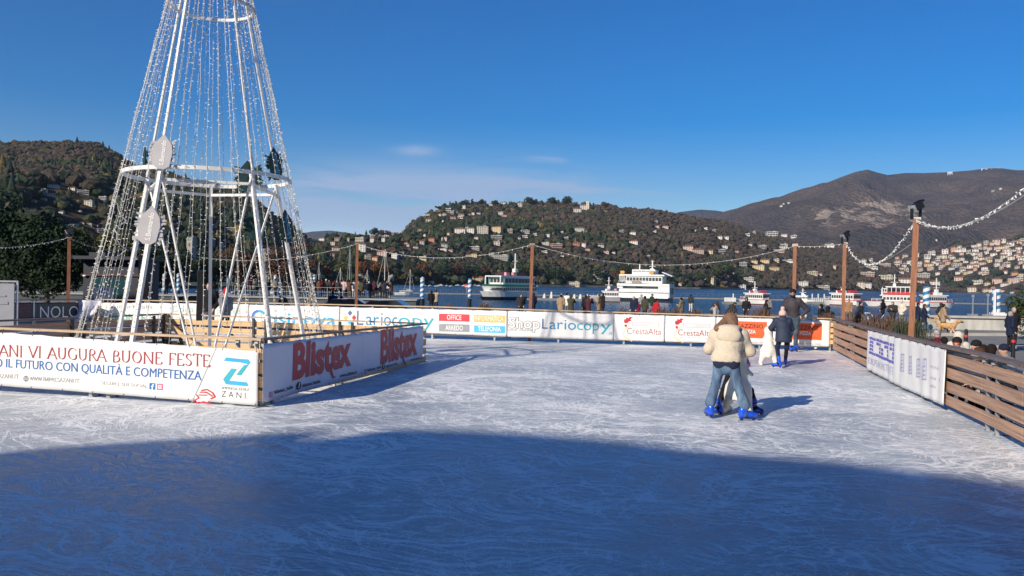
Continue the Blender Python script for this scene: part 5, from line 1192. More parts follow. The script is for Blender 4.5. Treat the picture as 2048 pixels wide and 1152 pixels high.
# low stone parapet on the right and its pale steps
STN = mat('streaked pale parapet stone', (.40, .40, .36), .85, .35, 1.1, stretch=(1, 1, .25), bump=.3, c2=(.55, .53, .48))
w0 = dp(1858, 640, 53); w1 = dp(2090, 640, 53); zt_ = dp(1930, 632, 53).z
t = thing('parapet_wall', 'low pale stone parapet streaked with grime, right of the planters', 'wall', (w0.x, 53, ZG))
b = MB(); b.box(((w0.x + w1.x) / 2, 53.3, (ZG + zt_ - .12) / 2), (w1.x - w0.x, .5, zt_ - .12 - ZG)); b.build('wall', STN, t)
b = MB(); x = w0.x
while x < w1.x: b.box((x + 1.0, 53.25, zt_ - .06), (1.99, .72, .13)); x += 2.0
b.build('coping', STONE, t)
KS = mat('pale kerb stone', (.52, .48, .41), .8, .12, 1.5)
for px0, px1, py, h, dd, lab in ((1905, 2055, 657.5, .15, .4, 'pale stone step below the parapet, upper of three'), (1838, 2060, 671.5, .15, .45, 'pale stone step behind the spectators, middle of three'), (1880, 2080, 696, .10, .5, 'pale kerb nearest to the spectators, lowest of three')):
    a = gp(px0, py, ZG); c = gp(px1, py, ZG); b = MB(); n = int((c - a).length / 1.2)
    for i in range(n):
        p = a.lerp(c, i / n); q = a.lerp(c, (i + .985) / n); b.bar((p.x, p.y, ZG + h / 2), (q.x, q.y, ZG + h / 2), dd, h)
    tag(b.build('stone_step', KS), lab, 'step', 'stone steps of the plaza')
# pontoon across the water
PT = mat('pontoon concrete', (.20, .20, .19), .85, .12, .5)
pA = gp(560, 580.5, ZW + .4); pB = gp(1100, 589.5, ZW + .4); pC = gp(2200, 611, ZW + .4)
t = thing('pontoon', 'long grey floating pontoon with a thin railing across the lake', 'pontoon', (pA.x, pA.y, ZW))
b = MB(); rl = MB()
for p, q in ((pA, pB), (pB, pC)):
    b.bar((p.x, p.y, ZW + .22), (q.x, q.y, ZW + .22), 2, .40)
    n = int((q - p).length / 1.6)
    for i in range(n):
        s = p.lerp(q, i / n); rl.bar((s.x, s.y - 1.3, ZW + .5), (s.x, s.y - 1.3, ZW + 1.6), .05, .05)
    for z in (1.05, 1.6): rl.bar((p.x, p.y - 1.3, ZW + z), (q.x, q.y - 1.3, ZW + z), .04, .05)
b.build('deck', PT, t); rl.build('railing', mat('dark blue-grey rail', (.12, .16, .22), .5), t)
# round red sign on the pontoon, small lamp posts
p = gp(933, 586.5, ZW + .4); t = thing('road_sign', 'round red and white no-entry sign on the pontoon', 'sign', p); k = p.y / FPX
b = MB(); b.tube((0, 0, 0), (0, 0, 11 * k), .07, 6); b.build('post', GALV, t, world=False)
b = MB(); b.tube((0, .03, 14 * k), (0, -.03, 14 * k), 4.6 * k, 20); b.build('disc', P_RED, t, world=False); b = MB(); b.box((0, -.06, 14 * k), (5.6 * k, .05, 1.7 * k)); b.build('bar', P_W, t, world=False)
# ------------------------------------------------------------------ striped mooring posts
def stripe_mat(): 
    m, nt, b, out = newmat('blue and white spiral paint'); L = nt.links.new; tc = nt.nodes.new('ShaderNodeTexCoord'); sp_ = nt.nodes.new('ShaderNodeSeparateXYZ'); L(tc.outputs['Object'], sp_.inputs[0])
    at = nt.nodes.new('ShaderNodeMath'); at.operation = 'ARCTAN2'; L(sp_.outputs[1], at.inputs[0]); L(sp_.outputs[0], at.inputs[1])
    m1_ = nt.nodes.new('ShaderNodeMath'); m1_.operation = 'MULTIPLY_ADD'; m1_.inputs[1].default_value = .15915; L(at.outputs[0], m1_.inputs[0])
    zz = nt.nodes.new('ShaderNodeMath'); zz.operation = 'MULTIPLY'; zz.inputs[1].default_value = -2.2; L(sp_.outputs[2], zz.inputs[0]); L(zz.outputs[0], m1_.inputs[2])
    fr = nt.nodes.new('ShaderNodeMath'); fr.operation = 'FRACT'; L(m1_.outputs[0], fr.inputs[0]); gt = nt.nodes.new('ShaderNodeMath'); gt.operation = 'GREATER_THAN'; gt.inputs[1].default_value = .5; L(fr.outputs[0], gt.inputs[0])
    n = nt.nodes.new('ShaderNodeTexNoise'); n.inputs['Scale'].default_value = 4; L(tc.outputs['Object'], n.inputs[0]); mr = nt.nodes.new('ShaderNodeMapRange'); mr.inputs['To Min'].default_value = .75; mr.inputs['To Max'].default_value = 1.1; L(n.outputs[0], mr.inputs[0])
    mx = nt.nodes.new('ShaderNodeMix'); mx.data_type = 'RGBA'; L(gt.outputs[0], mx.inputs['Factor']); mx.inputs['A'].default_value = (.74, .74, .71, 1); mx.inputs['B'].default_value = (.03, .19, .42, 1)
    sc = nt.nodes.new('ShaderNodeVectorMath'); sc.operation = 'SCALE'; L(mx.outputs['Result'], sc.inputs[0]); L(mr.outputs[0], sc.inputs['Scale']); L(sc.outputs[0], b.inputs['Base Color']); b.inputs['Roughness'].default_value = .45; return m
STR = stripe_mat()
def mooring(px, ptop, pbot, wpx, Y, label, cap_=True, darkfrom=None, cyl=True):
    k = Y / FPX; top = dp(px, ptop, Y); bz = ZW - .5; t = thing('mooring_post', label, 'mooring post', (top.x, Y, bz), 0, 'blue and white striped mooring posts'); h = top.z - bz; r_ = wpx * k / 2
    zd = (zof(px, darkfrom, top[:2]) - bz) if darkfrom else 0
    b = MB(); b.tube((0, 0, zd), (0, 0, h), r_, 18); b.build('shaft', STR, t, world=False)
    if darkfrom: b = MB(); b.tube((0, 0, 0), (0, 0, zd), r_ * 1.04, 14); b.build('tarred_foot', BLACK, t, world=False)
    if cap_: b = MB(); b.lathe([(0, h + r_ * .9), (r_ * .9, h + r_ * .25), (r_ * 1.15, h + .02), (r_ * 1.15, h - .05), (0, h - .05)], 14); b.build('cap', mat('pale cap', (.45, .48, .50), .5), t, world=False)
    return t
mooring(845, 557, 612, 8.5, 78, 'striped mooring post with a dark tarred foot, left of the two by the far fence', True, 597); mooring(940, 557, 612, 7.5, 80, 'striped mooring post with a dark foot, right of the two by the far fence', False, 597)
mooring(1853.5, 573, 622, 13.5, 56, 'thick striped mooring post between the tallest pole and the parapet', False); mooring(1993, 578, 628, 15.5, 56, 'thick striped mooring post at the right standing over the parapet', False)
b = MB(); p = dp(1983, 580, 56); b.bar((p.x, 55.6, ZW), (p.x, 55.6, p.z), .1, .14); b.box((p.x + .3, 55.6, zt_ + .1), (1.0, .5, .22)); tag(b.build('white_post', P_W), 'slim white post with a block foot beside the right striped post', 'post')
for px, pt, Y, lab in ((288, 549, 84, 'striped mooring post just left of the brown pole seen through the cone'), (329, 549, 84, 'striped mooring post right of the brown pole seen through the cone'), (357, 549, 84, 'striped mooring post seen between two cone legs'), (551, 552, 84, 'pale striped post seen through the right part of the cone'), (301, 553, 85, 'slimmer striped post behind the brown pole in the cone')):
    mooring(px, pt, 598, 6.5 if px != 301 else 4, Y, lab, True, 582)
p = dp(629, 551, 90); mooring(629, 551, 575, 6, 90, 'short pale striped post left of the people on the pier', True)
# thin signs and lamp posts on the right water edge
for px, pt, lab in ((1946, 592, 'thin grey post with a small red top on the quay'), (1976, 590, 'pair of thin rails left of the right striped post')):
    p = dp(px, pt, 55); b = MB(); b.bar((p.x, 55, zt_ - .2), (p.x, 55, p.z), .06, .06); b.box((p.x, 55, zt_ + .03), (.5, .4, .12)); b.box((p.x, 55, p.z), (.14, .1, .16)); tag(b.build('thin_post', GALV), lab, 'post')
for px, pt, pb, lab in ((1932.5, 661, 690, 'black bollard with a red band behind the man with glasses'), (2027, 670, 706, 'black bollard with a red band at the right edge')):
    g_ = gp(px, pb + 6, ZG); g_ = dp(px, pt, 27 if px < 2000 else 24); t = thing('bollard', lab, 'bollard', (g_.x, g_.y, ZG), 0, 'black bollards with red bands'); h = g_.z - ZG
    b = MB(); b.tube((0, 0, 0), (0, 0, h), .055, 12); b.sphere((0, 0, h), .055, 10, 5); b.build('post', BLACK, t, world=False); b = MB(); b.tube((0, 0, h - .22), (0, 0, h - .14), .058, 12); b.build('band', P_RED, t, world=False)

# ------------------------------------------------------------------ boats
HW = mat('white boat paint', (.74, .74, .71), .35, .06, .6); HB = mat('dark blue hull paint', (.02, .035, .06), .4); HR = mat('red boat paint', (.52, .03, .04), .45); HG = mat('green boat paint', (.01, .25, .13), .45)
HT = mat('dark red hull paint', (.12, .025, .03), .5); GREYB = mat('boat shade grey', (.30, .31, .32), .5); RAFT = mat('pink raft canister', (.66, .30, .30), .5); RAFO = mat('orange raft canister', (.75, .27, .04), .5)
def loft(L_, B_, zs, bow=.35, rake=.12, nx=14, stern=.8):
    """hull between levels zs=[(z, width factor)...]"""
    vs = []; fs = []; prof = []
    for i in range(nx + 1):
        t = i / nx; x = -L_ / 2 + L_ * t
        w_ = (stern + (1 - stern) * min(1, t / .25)) if t < .25 else (1 if t < 1 - bow else math.cos((t - 1 + bow) / bow * math.pi / 2) ** .75 if t < 1 else 0.02)
        prof.append((x, w_))
    m = len(zs)
    for x, w_ in prof:
        for z, f in zs: vs.append((x + rake * L_ * (z / zs[-1][0] if zs[-1][0] else 0) * max(0, x / L_ * 2) * .5, -B_ / 2 * w_ * f, z))
        for z, f in zs: vs.append((x + rake * L_ * (z / zs[-1][0] if zs[-1][0] else 0) * max(0, x / L_ * 2) * .5, B_ / 2 * w_ * f, z))
    for i in range(nx):
        for j in range(m - 1):
            a = i * 2 * m + j; c = a + 2 * m; fs += [(a, c, c + 1, a + 1), (a + m, a + m + 1, c + m + 1, c + m)]
        a = i * 2 * m + m - 1; c = a + 2 * m; fs.append((a, c, c + m, a + m))
    fs.append(tuple(range(m)) + tuple(range(2 * m - 1, m - 1, -1)))
    return vs, fs
def ship(label, cat, loc, rz, L_, B_, parts, group='boats on the lake'):
    """parts: list of (name, material, function(MB))"""
    t = thing('boat', label, cat, loc, rz, group)
    for nm, m, fn in parts:
        b = MB(); fn(b); b.build(nm, m, t, world=False)
    return t
def P_hull(L_, B_, h, f0=.86, **k): return lambda b: b.add(*loft(L_, B_, [(0, f0), (h, 1)], **k))
def P_box(x0, x1, B_, z0, z1): return lambda b: b.box(((x0 + x1) / 2, 0, (z0 + z1) / 2), (x1 - x0, B_, z1 - z0))
def P_wins(x0, x1, n, B_, z0, z1, fr=.6, ends=0):
    def f(b):
        for i in range(n):
            x = x0 + (x1 - x0) * (i + .5) / n
            for s in (-1, 1): b.box((x, s * (B_ / 2 + .012), (z0 + z1) / 2), ((x1 - x0) / n * fr, .05, z1 - z0))
        for j in range(ends):
            y = -B_ / 2 + B_ * (j + .5) / ends
            for xx in (x0 - .15, x1 + .15): b.box((xx, y, (z0 + z1) / 2), (.35, B_ / ends * fr, z1 - z0))
    return f
def P_posts(x0, x1, n, B_, z0, z1, w_=.1):
    def f(b):
        for i in range(n + 1):
            for s in (-1, 1): b.bar((x0 + (x1 - x0) * i / n, s * B_ / 2, z0), (x0 + (x1 - x0) * i / n, s * B_ / 2, z1), w_, w_)
    return f
def P_mast(x, z0, z1, w_=.14, bars=((.6, 1.6), (.85, .9))):
    def f(b):
        b.bar((x, 0, z0), (x, 0, z1), w_, w_); b.box((x, 0, z0 + (z1 - z0) * .12), (w_ * 4, w_ * 4, (z1 - z0) * .24))
        for q, l in bars: z = z0 + (z1 - z0) * q; b.bar((x, -l / 2, z), (x, l / 2, z), .08, .08); b.bar((x - l / 2, 0, z), (x + l / 2, 0, z), .08, .08)
    return f
def P_rafts(xs, B_, z, r_=.35, l=.9):
    def f(b):
        for x, y in xs: b.tube((x - l / 2, y, z), (x + l / 2, y, z), r_, 10)
    return f
def P_rail(x0, x1, B_, z, h=.9):
    def f(b):
        for s in (-1, 1):
            for q in (.5, 1): b.bar((x0, s * B_ / 2, z + h * q), (x1, s * B_ / 2, z + h * q), .04, .04)
            n = int(abs(x1 - x0) / .8)
            for i in range(n + 1): b.bar((x0 + (x1 - x0) * i / n, s * B_ / 2, z), (x0 + (x1 - x0) * i / n, s * B_ / 2, z + h), .04, .04)
    return f
# ferry with green trim: bow towards the viewer's left, long side in shade to the right
c = gp(970, 600, ZW); k = c.y / FPX; S = k * 1.10
L_, B_ = 128 * S, 46 * S
def zz(p): return p * S
SHD = None
ship('white passenger ferry with green upper deck trim and a dark waterline, behind the middle pole', 'ferry', c + Vector((40 * S, 55 * S, 0)), R(226), L_, B_, [
    ('hull', HB, lambda b: b.add(*loft(L_, B_, [(0, .8), (zz(6), .9)], bow=.3))), ('bulwark', HW, lambda b: b.add(*[([(x, y, z + zz(6)) for x, y, z in loft(L_ * 1.01, B_ * 1.02, [(0, .9), (zz(10), 1.0)], bow=.3)[0]]), loft(L_, B_, [(0, .9), (zz(10), 1)], bow=.3)[1]])),
    ('lower_deck', HW, lambda b: b.add(*[([(x, y, z + zz(16)) for x, y, z in loft(L_ * .94, B_ * .96, [(0, 1), (zz(9), 1)], bow=.28)[0]]), loft(L_, B_, [(0, .9), (zz(9), 1)], bow=.28)[1]])),
    ('window', WIN, P_wins(-L_ * .44, L_ * .26, 17, B_ * .965, zz(17.5), zz(23), .62)), ('front_window', WIN, lambda b: [b.box((L_ * (.30 + .022 * i), s * B_ * (.455 - .045 * i), zz(20.5)), (.75, .4, zz(5)), rz=-s * (.5 + .12 * i)) for i in range(6) for s in (-1, 1)]),
    ('trim', HG, lambda b: b.add(*[([(x, y, z + zz(25)) for x, y, z in loft(L_ * .96, B_ * .99, [(0, 1), (zz(4), 1)], bow=.28)[0]]), loft(L_, B_, [(0, .9), (zz(4), 1)], bow=.28)[1]])),
    ('upper_cabin', HW, P_box(-L_ * .42, L_ * .22, B_ * .86, zz(29), zz(43))), ('cabin_window', WIN, P_wins(-L_ * .41, L_ * .21, 9, B_ * .865, zz(32), zz(40), .82)), ('cabin_front_window', WIN, lambda b: [b.box((L_ * .22 + .03, y * B_, zz(36)), (.06, B_ * .16, zz(7))) for y in (-.3, -.1, .1, .3)]),
    ('roof', HW, P_box(-L_ * .43, L_ * .30, B_ * .92, zz(43), zz(45))), ('bow_posts', HW, P_posts(L_ * .23, L_ * .30, 1, B_ * .86, zz(29), zz(43), .25)), ('wheelhouse', mat('dark maroon paint', (.05, .02, .03), .5), P_box(-L_ * .30, L_ * .12, B_ * .5, zz(45), zz(52))), ('life_raft', RAFT, lambda b: [b.box((L_ * (.14 - .15 * i), B_ * .34, zz(48.5)), (zz(9), B_ * .12, zz(6))) for i in range(2)]),
    ('mast', HW, P_mast(-L_ * .16, zz(50), zz(88), zz(2), ((.62, zz(14)), (.52, zz(5)))))])
# floating landing with white fins right of it
c = gp(1110, 601, ZW); k = c.y / FPX; t = thing('landing_stage', 'floating landing stage with a row of white triangular fins beside the ferry', 'landing stage', c, .0)
b = MB(); b.box((8 * k, 0, .25), (145 * k, 3, .5)); b.build('deck', PT, t, world=False)
for i, x in enumerate((-50, -22, -8, 12, 24, 38, 50, 64)):
    h = 13 if i in (2,) else 9; b = MB(); M = Matrix(((1, 0, 0), (0, 0, 1), (0, 1, 0))); b.prism([(x * k - 3 * k, .5), (x * k + 2.4 * k, .5), (x * k + 1.6 * k, .5 + h * k), (x * k - .6 * k, .5 + h * k)], -.3, .3, 0, M); b.build('fin', HW, t, world=False)
b = MB()
for i in range(12): b.bar(((68 + i * 2.6) * k, 0, .5), ((66 + i * 2.6) * k, 0, .5 + 8 * k), .12, .12)
b.build('white_railing', HW, t, world=False)
# big white car ferry
c = gp(1292, 604, ZW); k = c.y / FPX; S = k; L_, B_ = 112 * S, 52 * S
ship('biggest white car ferry with two orange raft boxes on the roof', 'ferry', c + Vector((0, 24 * S, 0)), R(158), L_, B_, [
    ('hull', HB, P_hull(L_ * .98, B_ * .96, zz(9), .88, bow=.14, rake=.05)), ('side', HW, lambda b: (b.box((0, B_ * .49, zz(13)), (L_ * .96, B_ * .03, zz(11))), b.box((0, -B_ * .49, zz(13)), (L_ * .96, B_ * .03, zz(11))), b.box((L_ * .38, 0, zz(12)), (L_ * .16, B_ * .94, zz(8))))),
    ('car_deck', GREYB, P_box(-L_ * .46, L_ * .40, B_ * .90, zz(9), zz(27))), ('stripe', BLACK, lambda b: b.box((0, B_ * .508, zz(18.6)), (L_ * .97, .06, zz(1.2)))), ('lower_bulwark', HW, lambda b: b.box((.02 * L_, B_ * .47, zz(22.5)), (L_ * .78, B_ * .06, zz(6.5)))),
    ('stern_house', mat('white boat paint b', (.66, .67, .68), .4), P_box(-L_ * .50, -L_ * .30, B_ * .97, zz(9), zz(36))), ('framed_panel', WIN, lambda b: b.box((-L_ * .503, 0, zz(22)), (.08, B_ * .42, zz(13)))), ('panel_frame', HW, lambda b: [b.box((-L_ * .506, y * B_, zz(22)), (.08, .18, zz(15))) for y in (-.26, .26)]),
    ('middle_deck', HW, lambda b: (b.box((-.02 * L_, 0, zz(34)), (L_ * .94, B_ * 1.0, zz(5))), b.box((L_ * .40, 0, zz(31)), (L_ * .10, B_ * .9, zz(8))))), ('railing', HW, P_rail(-L_ * .1, L_ * .42, B_ * .96, zz(36.5), zz(6))),
    ('banner_board', mat('brown board', (.30, .24, .22), .6), lambda b: b.box((L_ * .10, B_ * .505, zz(39)), (zz(17), .1, zz(6)))),
    ('saloon', HW, P_box(-L_ * .36, L_ * .30, B_ * .80, zz(37), zz(53))), ('saloon_window', WIN, P_wins(-L_ * .35, L_ * .29, 11, B_ * .805, zz(42), zz(49), .8)), ('slanted_posts', HW, lambda b: [b.bar((L_ * (.31 + .022 * i), B_ * .42, zz(40)), (L_ * (.33 + .022 * i), B_ * .42, zz(52)), .12, .12) for i in range(5)]),
    ('upper_roof', HW, P_box(-L_ * .40, L_ * .42, B_ * .9, zz(52), zz(55))), ('wheelhouse', HW, P_box(-L_ * .22, L_ * .20, B_ * .56, zz(55), zz(65))), ('wheelhouse_window', GREYB, P_wins(-L_ * .21, L_ * .19, 5, B_ * .565, zz(60), zz(63), .9)),
    ('life_raft', RAFO, lambda b: (b.box((L_ * .36, B_ * .40, zz(59)), (zz(8), zz(6), zz(6))), b.box((-L_ * .17, B_ * .40, zz(59)), (zz(9), zz(6), zz(6))))), ('awning', HW, lambda b: b.bar((-L_ * .34, 0, zz(60)), (-L_ * .52, 0, zz(52)), B_ * .5, .15)),
    ('mast', HW, P_mast(-L_ * .14, zz(62), zz(84), zz(2), ((.45, zz(13)), (.9, zz(6))))), ('aerial', HW, lambda b: b.bar((L_ * .07, B_ * .2, zz(55)), (L_ * .07, B_ * .2, zz(76)), .22, .22))])
def launch(label, cat, px0, px1, yw, ytop, rz, trim, deck2, raft=None, hullm=HW, mast=20, fx=.85):
    """small passenger launch filling px0..px1 with its roof at ytop"""
    c = gp((px0 + px1) / 2, yw, ZW); k = c.y / FPX; w_ = (px1 - px0) * k; h = (yw - ytop) * k; L_ = w_ * fx / max(.35, abs(math.cos(rz))) ; B_ = L_ * .30
    u = h / (10 if deck2 else 6)
    ps = [('hull', hullm, P_hull(L_, B_, u * 2.3, .72, rake=.16)), ('waterline', HT, lambda b: b.add(*loft(L_ * .985, B_ * .99, [(-.02, .75), (u * .45, .80)], bow=.36, rake=.02))), ('rubbing_strake', trim, lambda b: b.add(*[([(x, y, z + u * 2.3) for x, y, z in loft(L_ * 1.06, B_ * 1.01, [(0, 1), (u * .25, 1)], rake=.0)[0]]), loft(L_, B_, [(0, .9), (1, 1)])[1]])),
          ('cabin', HW, P_box(-L_ * .42, L_ * .22, B_ * .82, u * 2.4, u * 5.2)), ('window', WIN, P_wins(-L_ * .41, L_ * .21, 9, B_ * .83, u * 3.3, u * 4.6, .74)), ('front_window', WIN, lambda b: [b.box((L_ * .225, y * B_, u * 4.0), (.08, B_ * .22, u * 1.2)) for y in (-.27, 0, .27)] + [b.box((-L_ * .425, y * B_, u * 4.0), (.08, B_ * .22, u * 1.2)) for y in (-.27, 0, .27)]),
          ('roof', HW, P_box(-L_ * .46, L_ * .27, B_ * .92, u * 5.2, u * 5.6)), ('bow_railing', HW, P_rail(L_ * .22, L_ * .44, B_ * .5, u * 2.5, u * 1.2))]
    if deck2: ps += [('red_panel', trim, lambda b: (b.box((-L_ * .10, B_ * .47, u * 6.3), (L_ * .62, .08, u * 1.0)), b.box((-L_ * .10, -B_ * .47, u * 6.3), (L_ * .62, .08, u * 1.0)), b.box((-L_ * .44, 0, u * 6.3), (.08, B_ * .8, u * 1.0)))), ('upper_posts', HW, P_posts(-L_ * .42, L_ * .22, 7, B_ * .86, u * 5.6, u * 9.4, .12)), ('upper_roof', HW, P_box(-L_ * .45, L_ * .16, B_ * .92, u * 9.3, u * 9.8)), ('seats', trim, P_box(-L_ * .36, L_ * .10, B_ * .5, u * 5.6, u * 7.2)), ('wheelhouse', HW, P_box(L_ * .12, L_ * .24, B_ * .6, u * 5.6, u * 8.8)), ('wheelhouse_window', WIN, P_wins(L_ * .125, L_ * .235, 2, B_ * .605, u * 7.2, u * 8.4, .8, 3))]
    else: ps += [('wheelhouse', HW, P_box(-L_ * .06, L_ * .12, B_ * .5, u * 5.6, u * 6.6))]
    if raft: ps.append(('life_raft', raft, P_rafts([(-L_ * .3, 0), (-L_ * .3, B_ * .28), (L_ * .0, B_ * .3), (-L_ * .3, -B_ * .28)], B_, u * 6.2 if not deck2 else u * 10.2, u * .55, L_ * .1)))
    ps.append(('mast', HW, P_mast(-L_ * .02, u * (9.8 if deck2 else 6.4), u * (9.8 if deck2 else 6.4) + mast * k, .16, ((.35, 1.6), (.7, .7)))))
    return ship(label, cat, c, rz, L_, B_, ps)
launch('small workboat with pink rafts on its roof, left of the big car ferry', 'boat', 1188, 1244, 604, 580, R(170), GREYB, False, RAFT, GREYB, 24)
launch('small white launch with red rafts, left of the dark-jacketed skating man', 'boat', 1482, 1534, 609, 584, R(120), HR, False, HR, HW, 20, .7)
launch('white motor launch without red trim, just right of the brown pole behind the man', 'boat', 1586, 1626, 606, 590, R(-30), HW, False, None, HW, 12)
launch('small red-trimmed white launch behind the pole with the small floodlight', 'boat', 1656, 1712, 611, 584, R(118), HR, False, HR, HW, 22, .7)
launch('two-decked white passenger boat with red panels, left of the tallest pole', 'passenger boat', 1738, 1834, 613, 572, R(155), HR, True, None, HW, 24)
launch('white single-decked passenger boat with a red roof edge, behind the striped post', 'passenger boat', 1832, 1914, 616, 588, R(12), HR, False, HR, HW, 30)
t = thing('landing_stage', 'grey landing stage with pale posts left of the small red-raft launch', 'landing stage', gp(1470, 609, ZW), 0); k = gp(1470, 609, ZW).y / FPX
b = MB(); b.box((0, 0, .3), (46 * k, 3, .6)); b.build('deck', PT, t, world=False); b = MB()
for i in range(7): b.bar(((-20 + i * 3.3) * k, 0, .5), ((-20 + i * 3.3) * k, 0, .5 + 9 * k), .3, .3)
b.bar((-4 * k, 0, .5), (-4 * k, 0, 22 * k), .2, .2); b.build('posts', HW, t, world=False)
t = thing('landing_stage', 'grey landing stage between the two launches near the rink corner', 'landing stage', gp(1640, 609, ZW), 0); k = gp(1640, 609, ZW).y / FPX
b = MB(); b.box((0, 0, .3), (44 * k, 3, .6)); b.build('deck', PT, t, world=False); b = MB()
for i in range(9): b.bar(((-16 + i * 4) * k, 0, .5), ((-16 + i * 4) * k, 0, .5 + (9 if i % 3 else 17) * k), .2, .2)
b.build('posts', HW, t, world=False)
# sailing boats and small motor boats of the marina on the left
def sail(px, yw, ytop, hullpx, rz, label, mat_=HW):
    c = gp(px, yw, ZW); k = c.y / FPX; L_ = hullpx * k; h = (yw - ytop) * k
    t = thing('sailing_boat', label, 'sailing boat', c, rz, 'sailing boats in the marina')
    b = MB(); b.add(*loft(L_, L_ * .28, [(0, .7), (L_ * .1, 1)], rake=.14)); b.build('hull', mat_, t, world=False); b = MB(); b.box((-L_ * .05, 0, L_ * .13), (L_ * .4, L_ * .18, L_ * .08)); b.build('cabin', HW, t, world=False)
    b = MB(); b.tube((L_ * .08, 0, L_ * .1), (L_ * .08, 0, h), .10, 6, r2=.06); b.bar((L_ * .08, 0, L_ * .26), (-L_ * .36, 0, L_ * .26), .1, .1); b.bar((L_ * .08, -L_ * .1, h * .6), (L_ * .08, L_ * .1, h * .6), .06, .06); b.build('mast', GALV if px % 2 else HW, t, world=False)
    b = MB(); b.tube((L_ * .5, 0, L_ * .12), (L_ * .08, 0, h * .97), .03, 4); b.tube((-L_ * .48, 0, L_ * .12), (L_ * .08, 0, h * .97), .03, 4); b.build('rigging', WIRE, t, world=False)
    b = MB(); b.tube((L_ * .04, 0, L_ * .29), (-L_ * .34, 0, L_ * .29), .13, 6); b.build('furled_sail', mat('blue sail cover', (.03, .07, .2), .7), t, world=False)
for px, yw, yt, hp, rz, lab in ((697.5, 590, 490, 34, 80, 'tallest mast, sailing boat just left of the third brown pole'), (766, 591, 498, 34, 20, 'sailing boat with a tall white mast right of the third brown pole'), (818, 583, 538, 22, 15, 'small sailing boat alone on the water near the pontoon'), (636, 586, 525, 26, 60, 'sailing boat with a short mast at the right foot of the cone'), (678, 586, 535, 24, 10, 'low-masted sailing boat behind the crowd, left of the tallest mast'), (732, 588, 540, 26, 40, 'short-masted sailing boat right of the third brown pole'), (776, 587, 545, 24, 75, 'short-masted sailing boat right of the tall white mast'),
    (592, 588, 505, 28, 20, 'sailing boat whose mast shows through the right edge of the cone'), (566, 588, 520, 28, 50, 'sailing boat behind the cone, right of the domed temple'), (546, 588, 515, 28, 10, 'sailing boat in line with the domed temple'), (483, 588, 500, 30, 30, 'sailing boat behind the cone, mast left of the temple'), (469, 588, 516, 28, 70, 'sailing boat behind the cone with a mast beside a brace'), (452, 588, 508, 28, 15, 'sailing boat right of the middle cone leg'), (427, 588, 530, 26, 45, 'sailing boat with a low mast next to the middle cone leg'), (234, 574, 545, 18, 20, 'small sailing boat far behind the left light strings')):
    sail(px, yw, yt, hp, R(rz), lab)
def dinghy(px, yw, wpx, rz, label, cab=True, m=HW):
    c = gp(px, yw, ZW); k = c.y / FPX; L_ = wpx * k; t = thing('motor_boat', label, 'motor boat', c, rz, 'small motor boats')
    b = MB(); b.add(*loft(L_, L_ * .34, [(0, .7), (L_ * .14, 1)], rake=.16)); b.build('hull', m, t, world=False)
    b = MB(); b.box((-L_ * .05, 0, L_ * .2), (L_ * .34, L_ * .24, L_ * .14)); b.build('cabin', HW if cab else HB, t, world=False); b = MB(); b.box((-L_ * .05, 0, L_ * .22), (L_ * .35, L_ * .245, L_ * .05)); b.build('window', WIN, t, world=False)
for px, yw, w_, rz, lab in ((652, 596, 26, 20, 'white motor boat moored behind the people in red'), (673, 597, 24, 160, 'white motor boat with a round stern behind the crowd'), (724, 598, 26, 30, 'white motor boat moored right of the third brown pole'), (747, 598, 22, 150, 'white motor boat behind the man in dark green'), (783, 598, 24, 20, 'white motor boat at the end of the pier'), (806, 590, 34, 10, 'dark-canopied white motor boat beside the pontoon'), (600, 596, 26, 20, 'white motor boat behind the right cone leg'), (520, 596, 26, 40, 'white motor boat behind the middle of the cone'), (495, 596, 28, 10, 'white motor boat behind the crossed braces'), (440, 596, 26, 160, 'white motor boat behind the girl in the rainbow beanie'), (1375, 570, 12, 10, 'tiny white boat on the far water right of the big ferry'), (1075, 574, 11, 40, 'tiny sailing dinghy hull on the far water right of the middle pole')):
    dinghy(px, yw, w_, R(rz), lab)
for i, px in enumerate(range(848, 975, 11)):
    dinghy(px + (i * 7 % 5), 571.5 + (i % 3) * .8, 9 + i * 5 % 4, R(i * 37 % 50), f'tiny boat of the row moored along the far shore, {["white", "pale", "low"][i % 3]} one' if False else 'tiny moored boat of the row along the far shore left of the green-trimmed ferry')

# ------------------------------------------------------------------ planters with dry shrubs, cars, pavilion, signs
DRY = mat('dry twigs', (.11, .065, .045), .9, .35, 6); GRN = mat('dull green twigs', (.045, .055, .03), .9, .3, 6)
def shrub_mesh(seed, m, n=260, up=1.0, w_=1.0):
    r_ = random.Random(seed); b = MB()
    for i in range(n):
        a = r_.uniform(0, 6.28); rr = r_.uniform(0, .5) * w_; x, y = rr * math.cos(a), rr * math.sin(a) * .6; l = r_.uniform(.45, 1.0) * up * (1 - .5 * rr); tx = x + r_.uniform(-.22, .22) + x * .4; ty = y + r_.uniform(-.15, .15)
        q = r_.uniform(.008, .016); b.add([(x - q, y, 0), (x + q, y, 0), (tx + q * .5, ty, l), (tx - q * .5, ty + q, l)], [(0, 1, 2, 3)])
        for j in range(3):
            f = r_.uniform(.4, 1); px_, py_, pz_ = x + (tx - x) * f, y + (ty - y) * f, l * f; s = r_.uniform(.015, .035); b.add([(px_, py_, pz_), (px_ + s, py_ + s * .5, pz_ + s), (px_ + r_.uniform(-.02, .02), py_, pz_ + 2.2 * s), (px_ - s, py_, pz_ + s)], [(0, 1, 2, 3)])
    return b.mesh('shrub', [m], fix=False)
SHM = [shrub_mesh(1, DRY), shrub_mesh(2, DRY, 300), shrub_mesh(3, GRN, 280)]
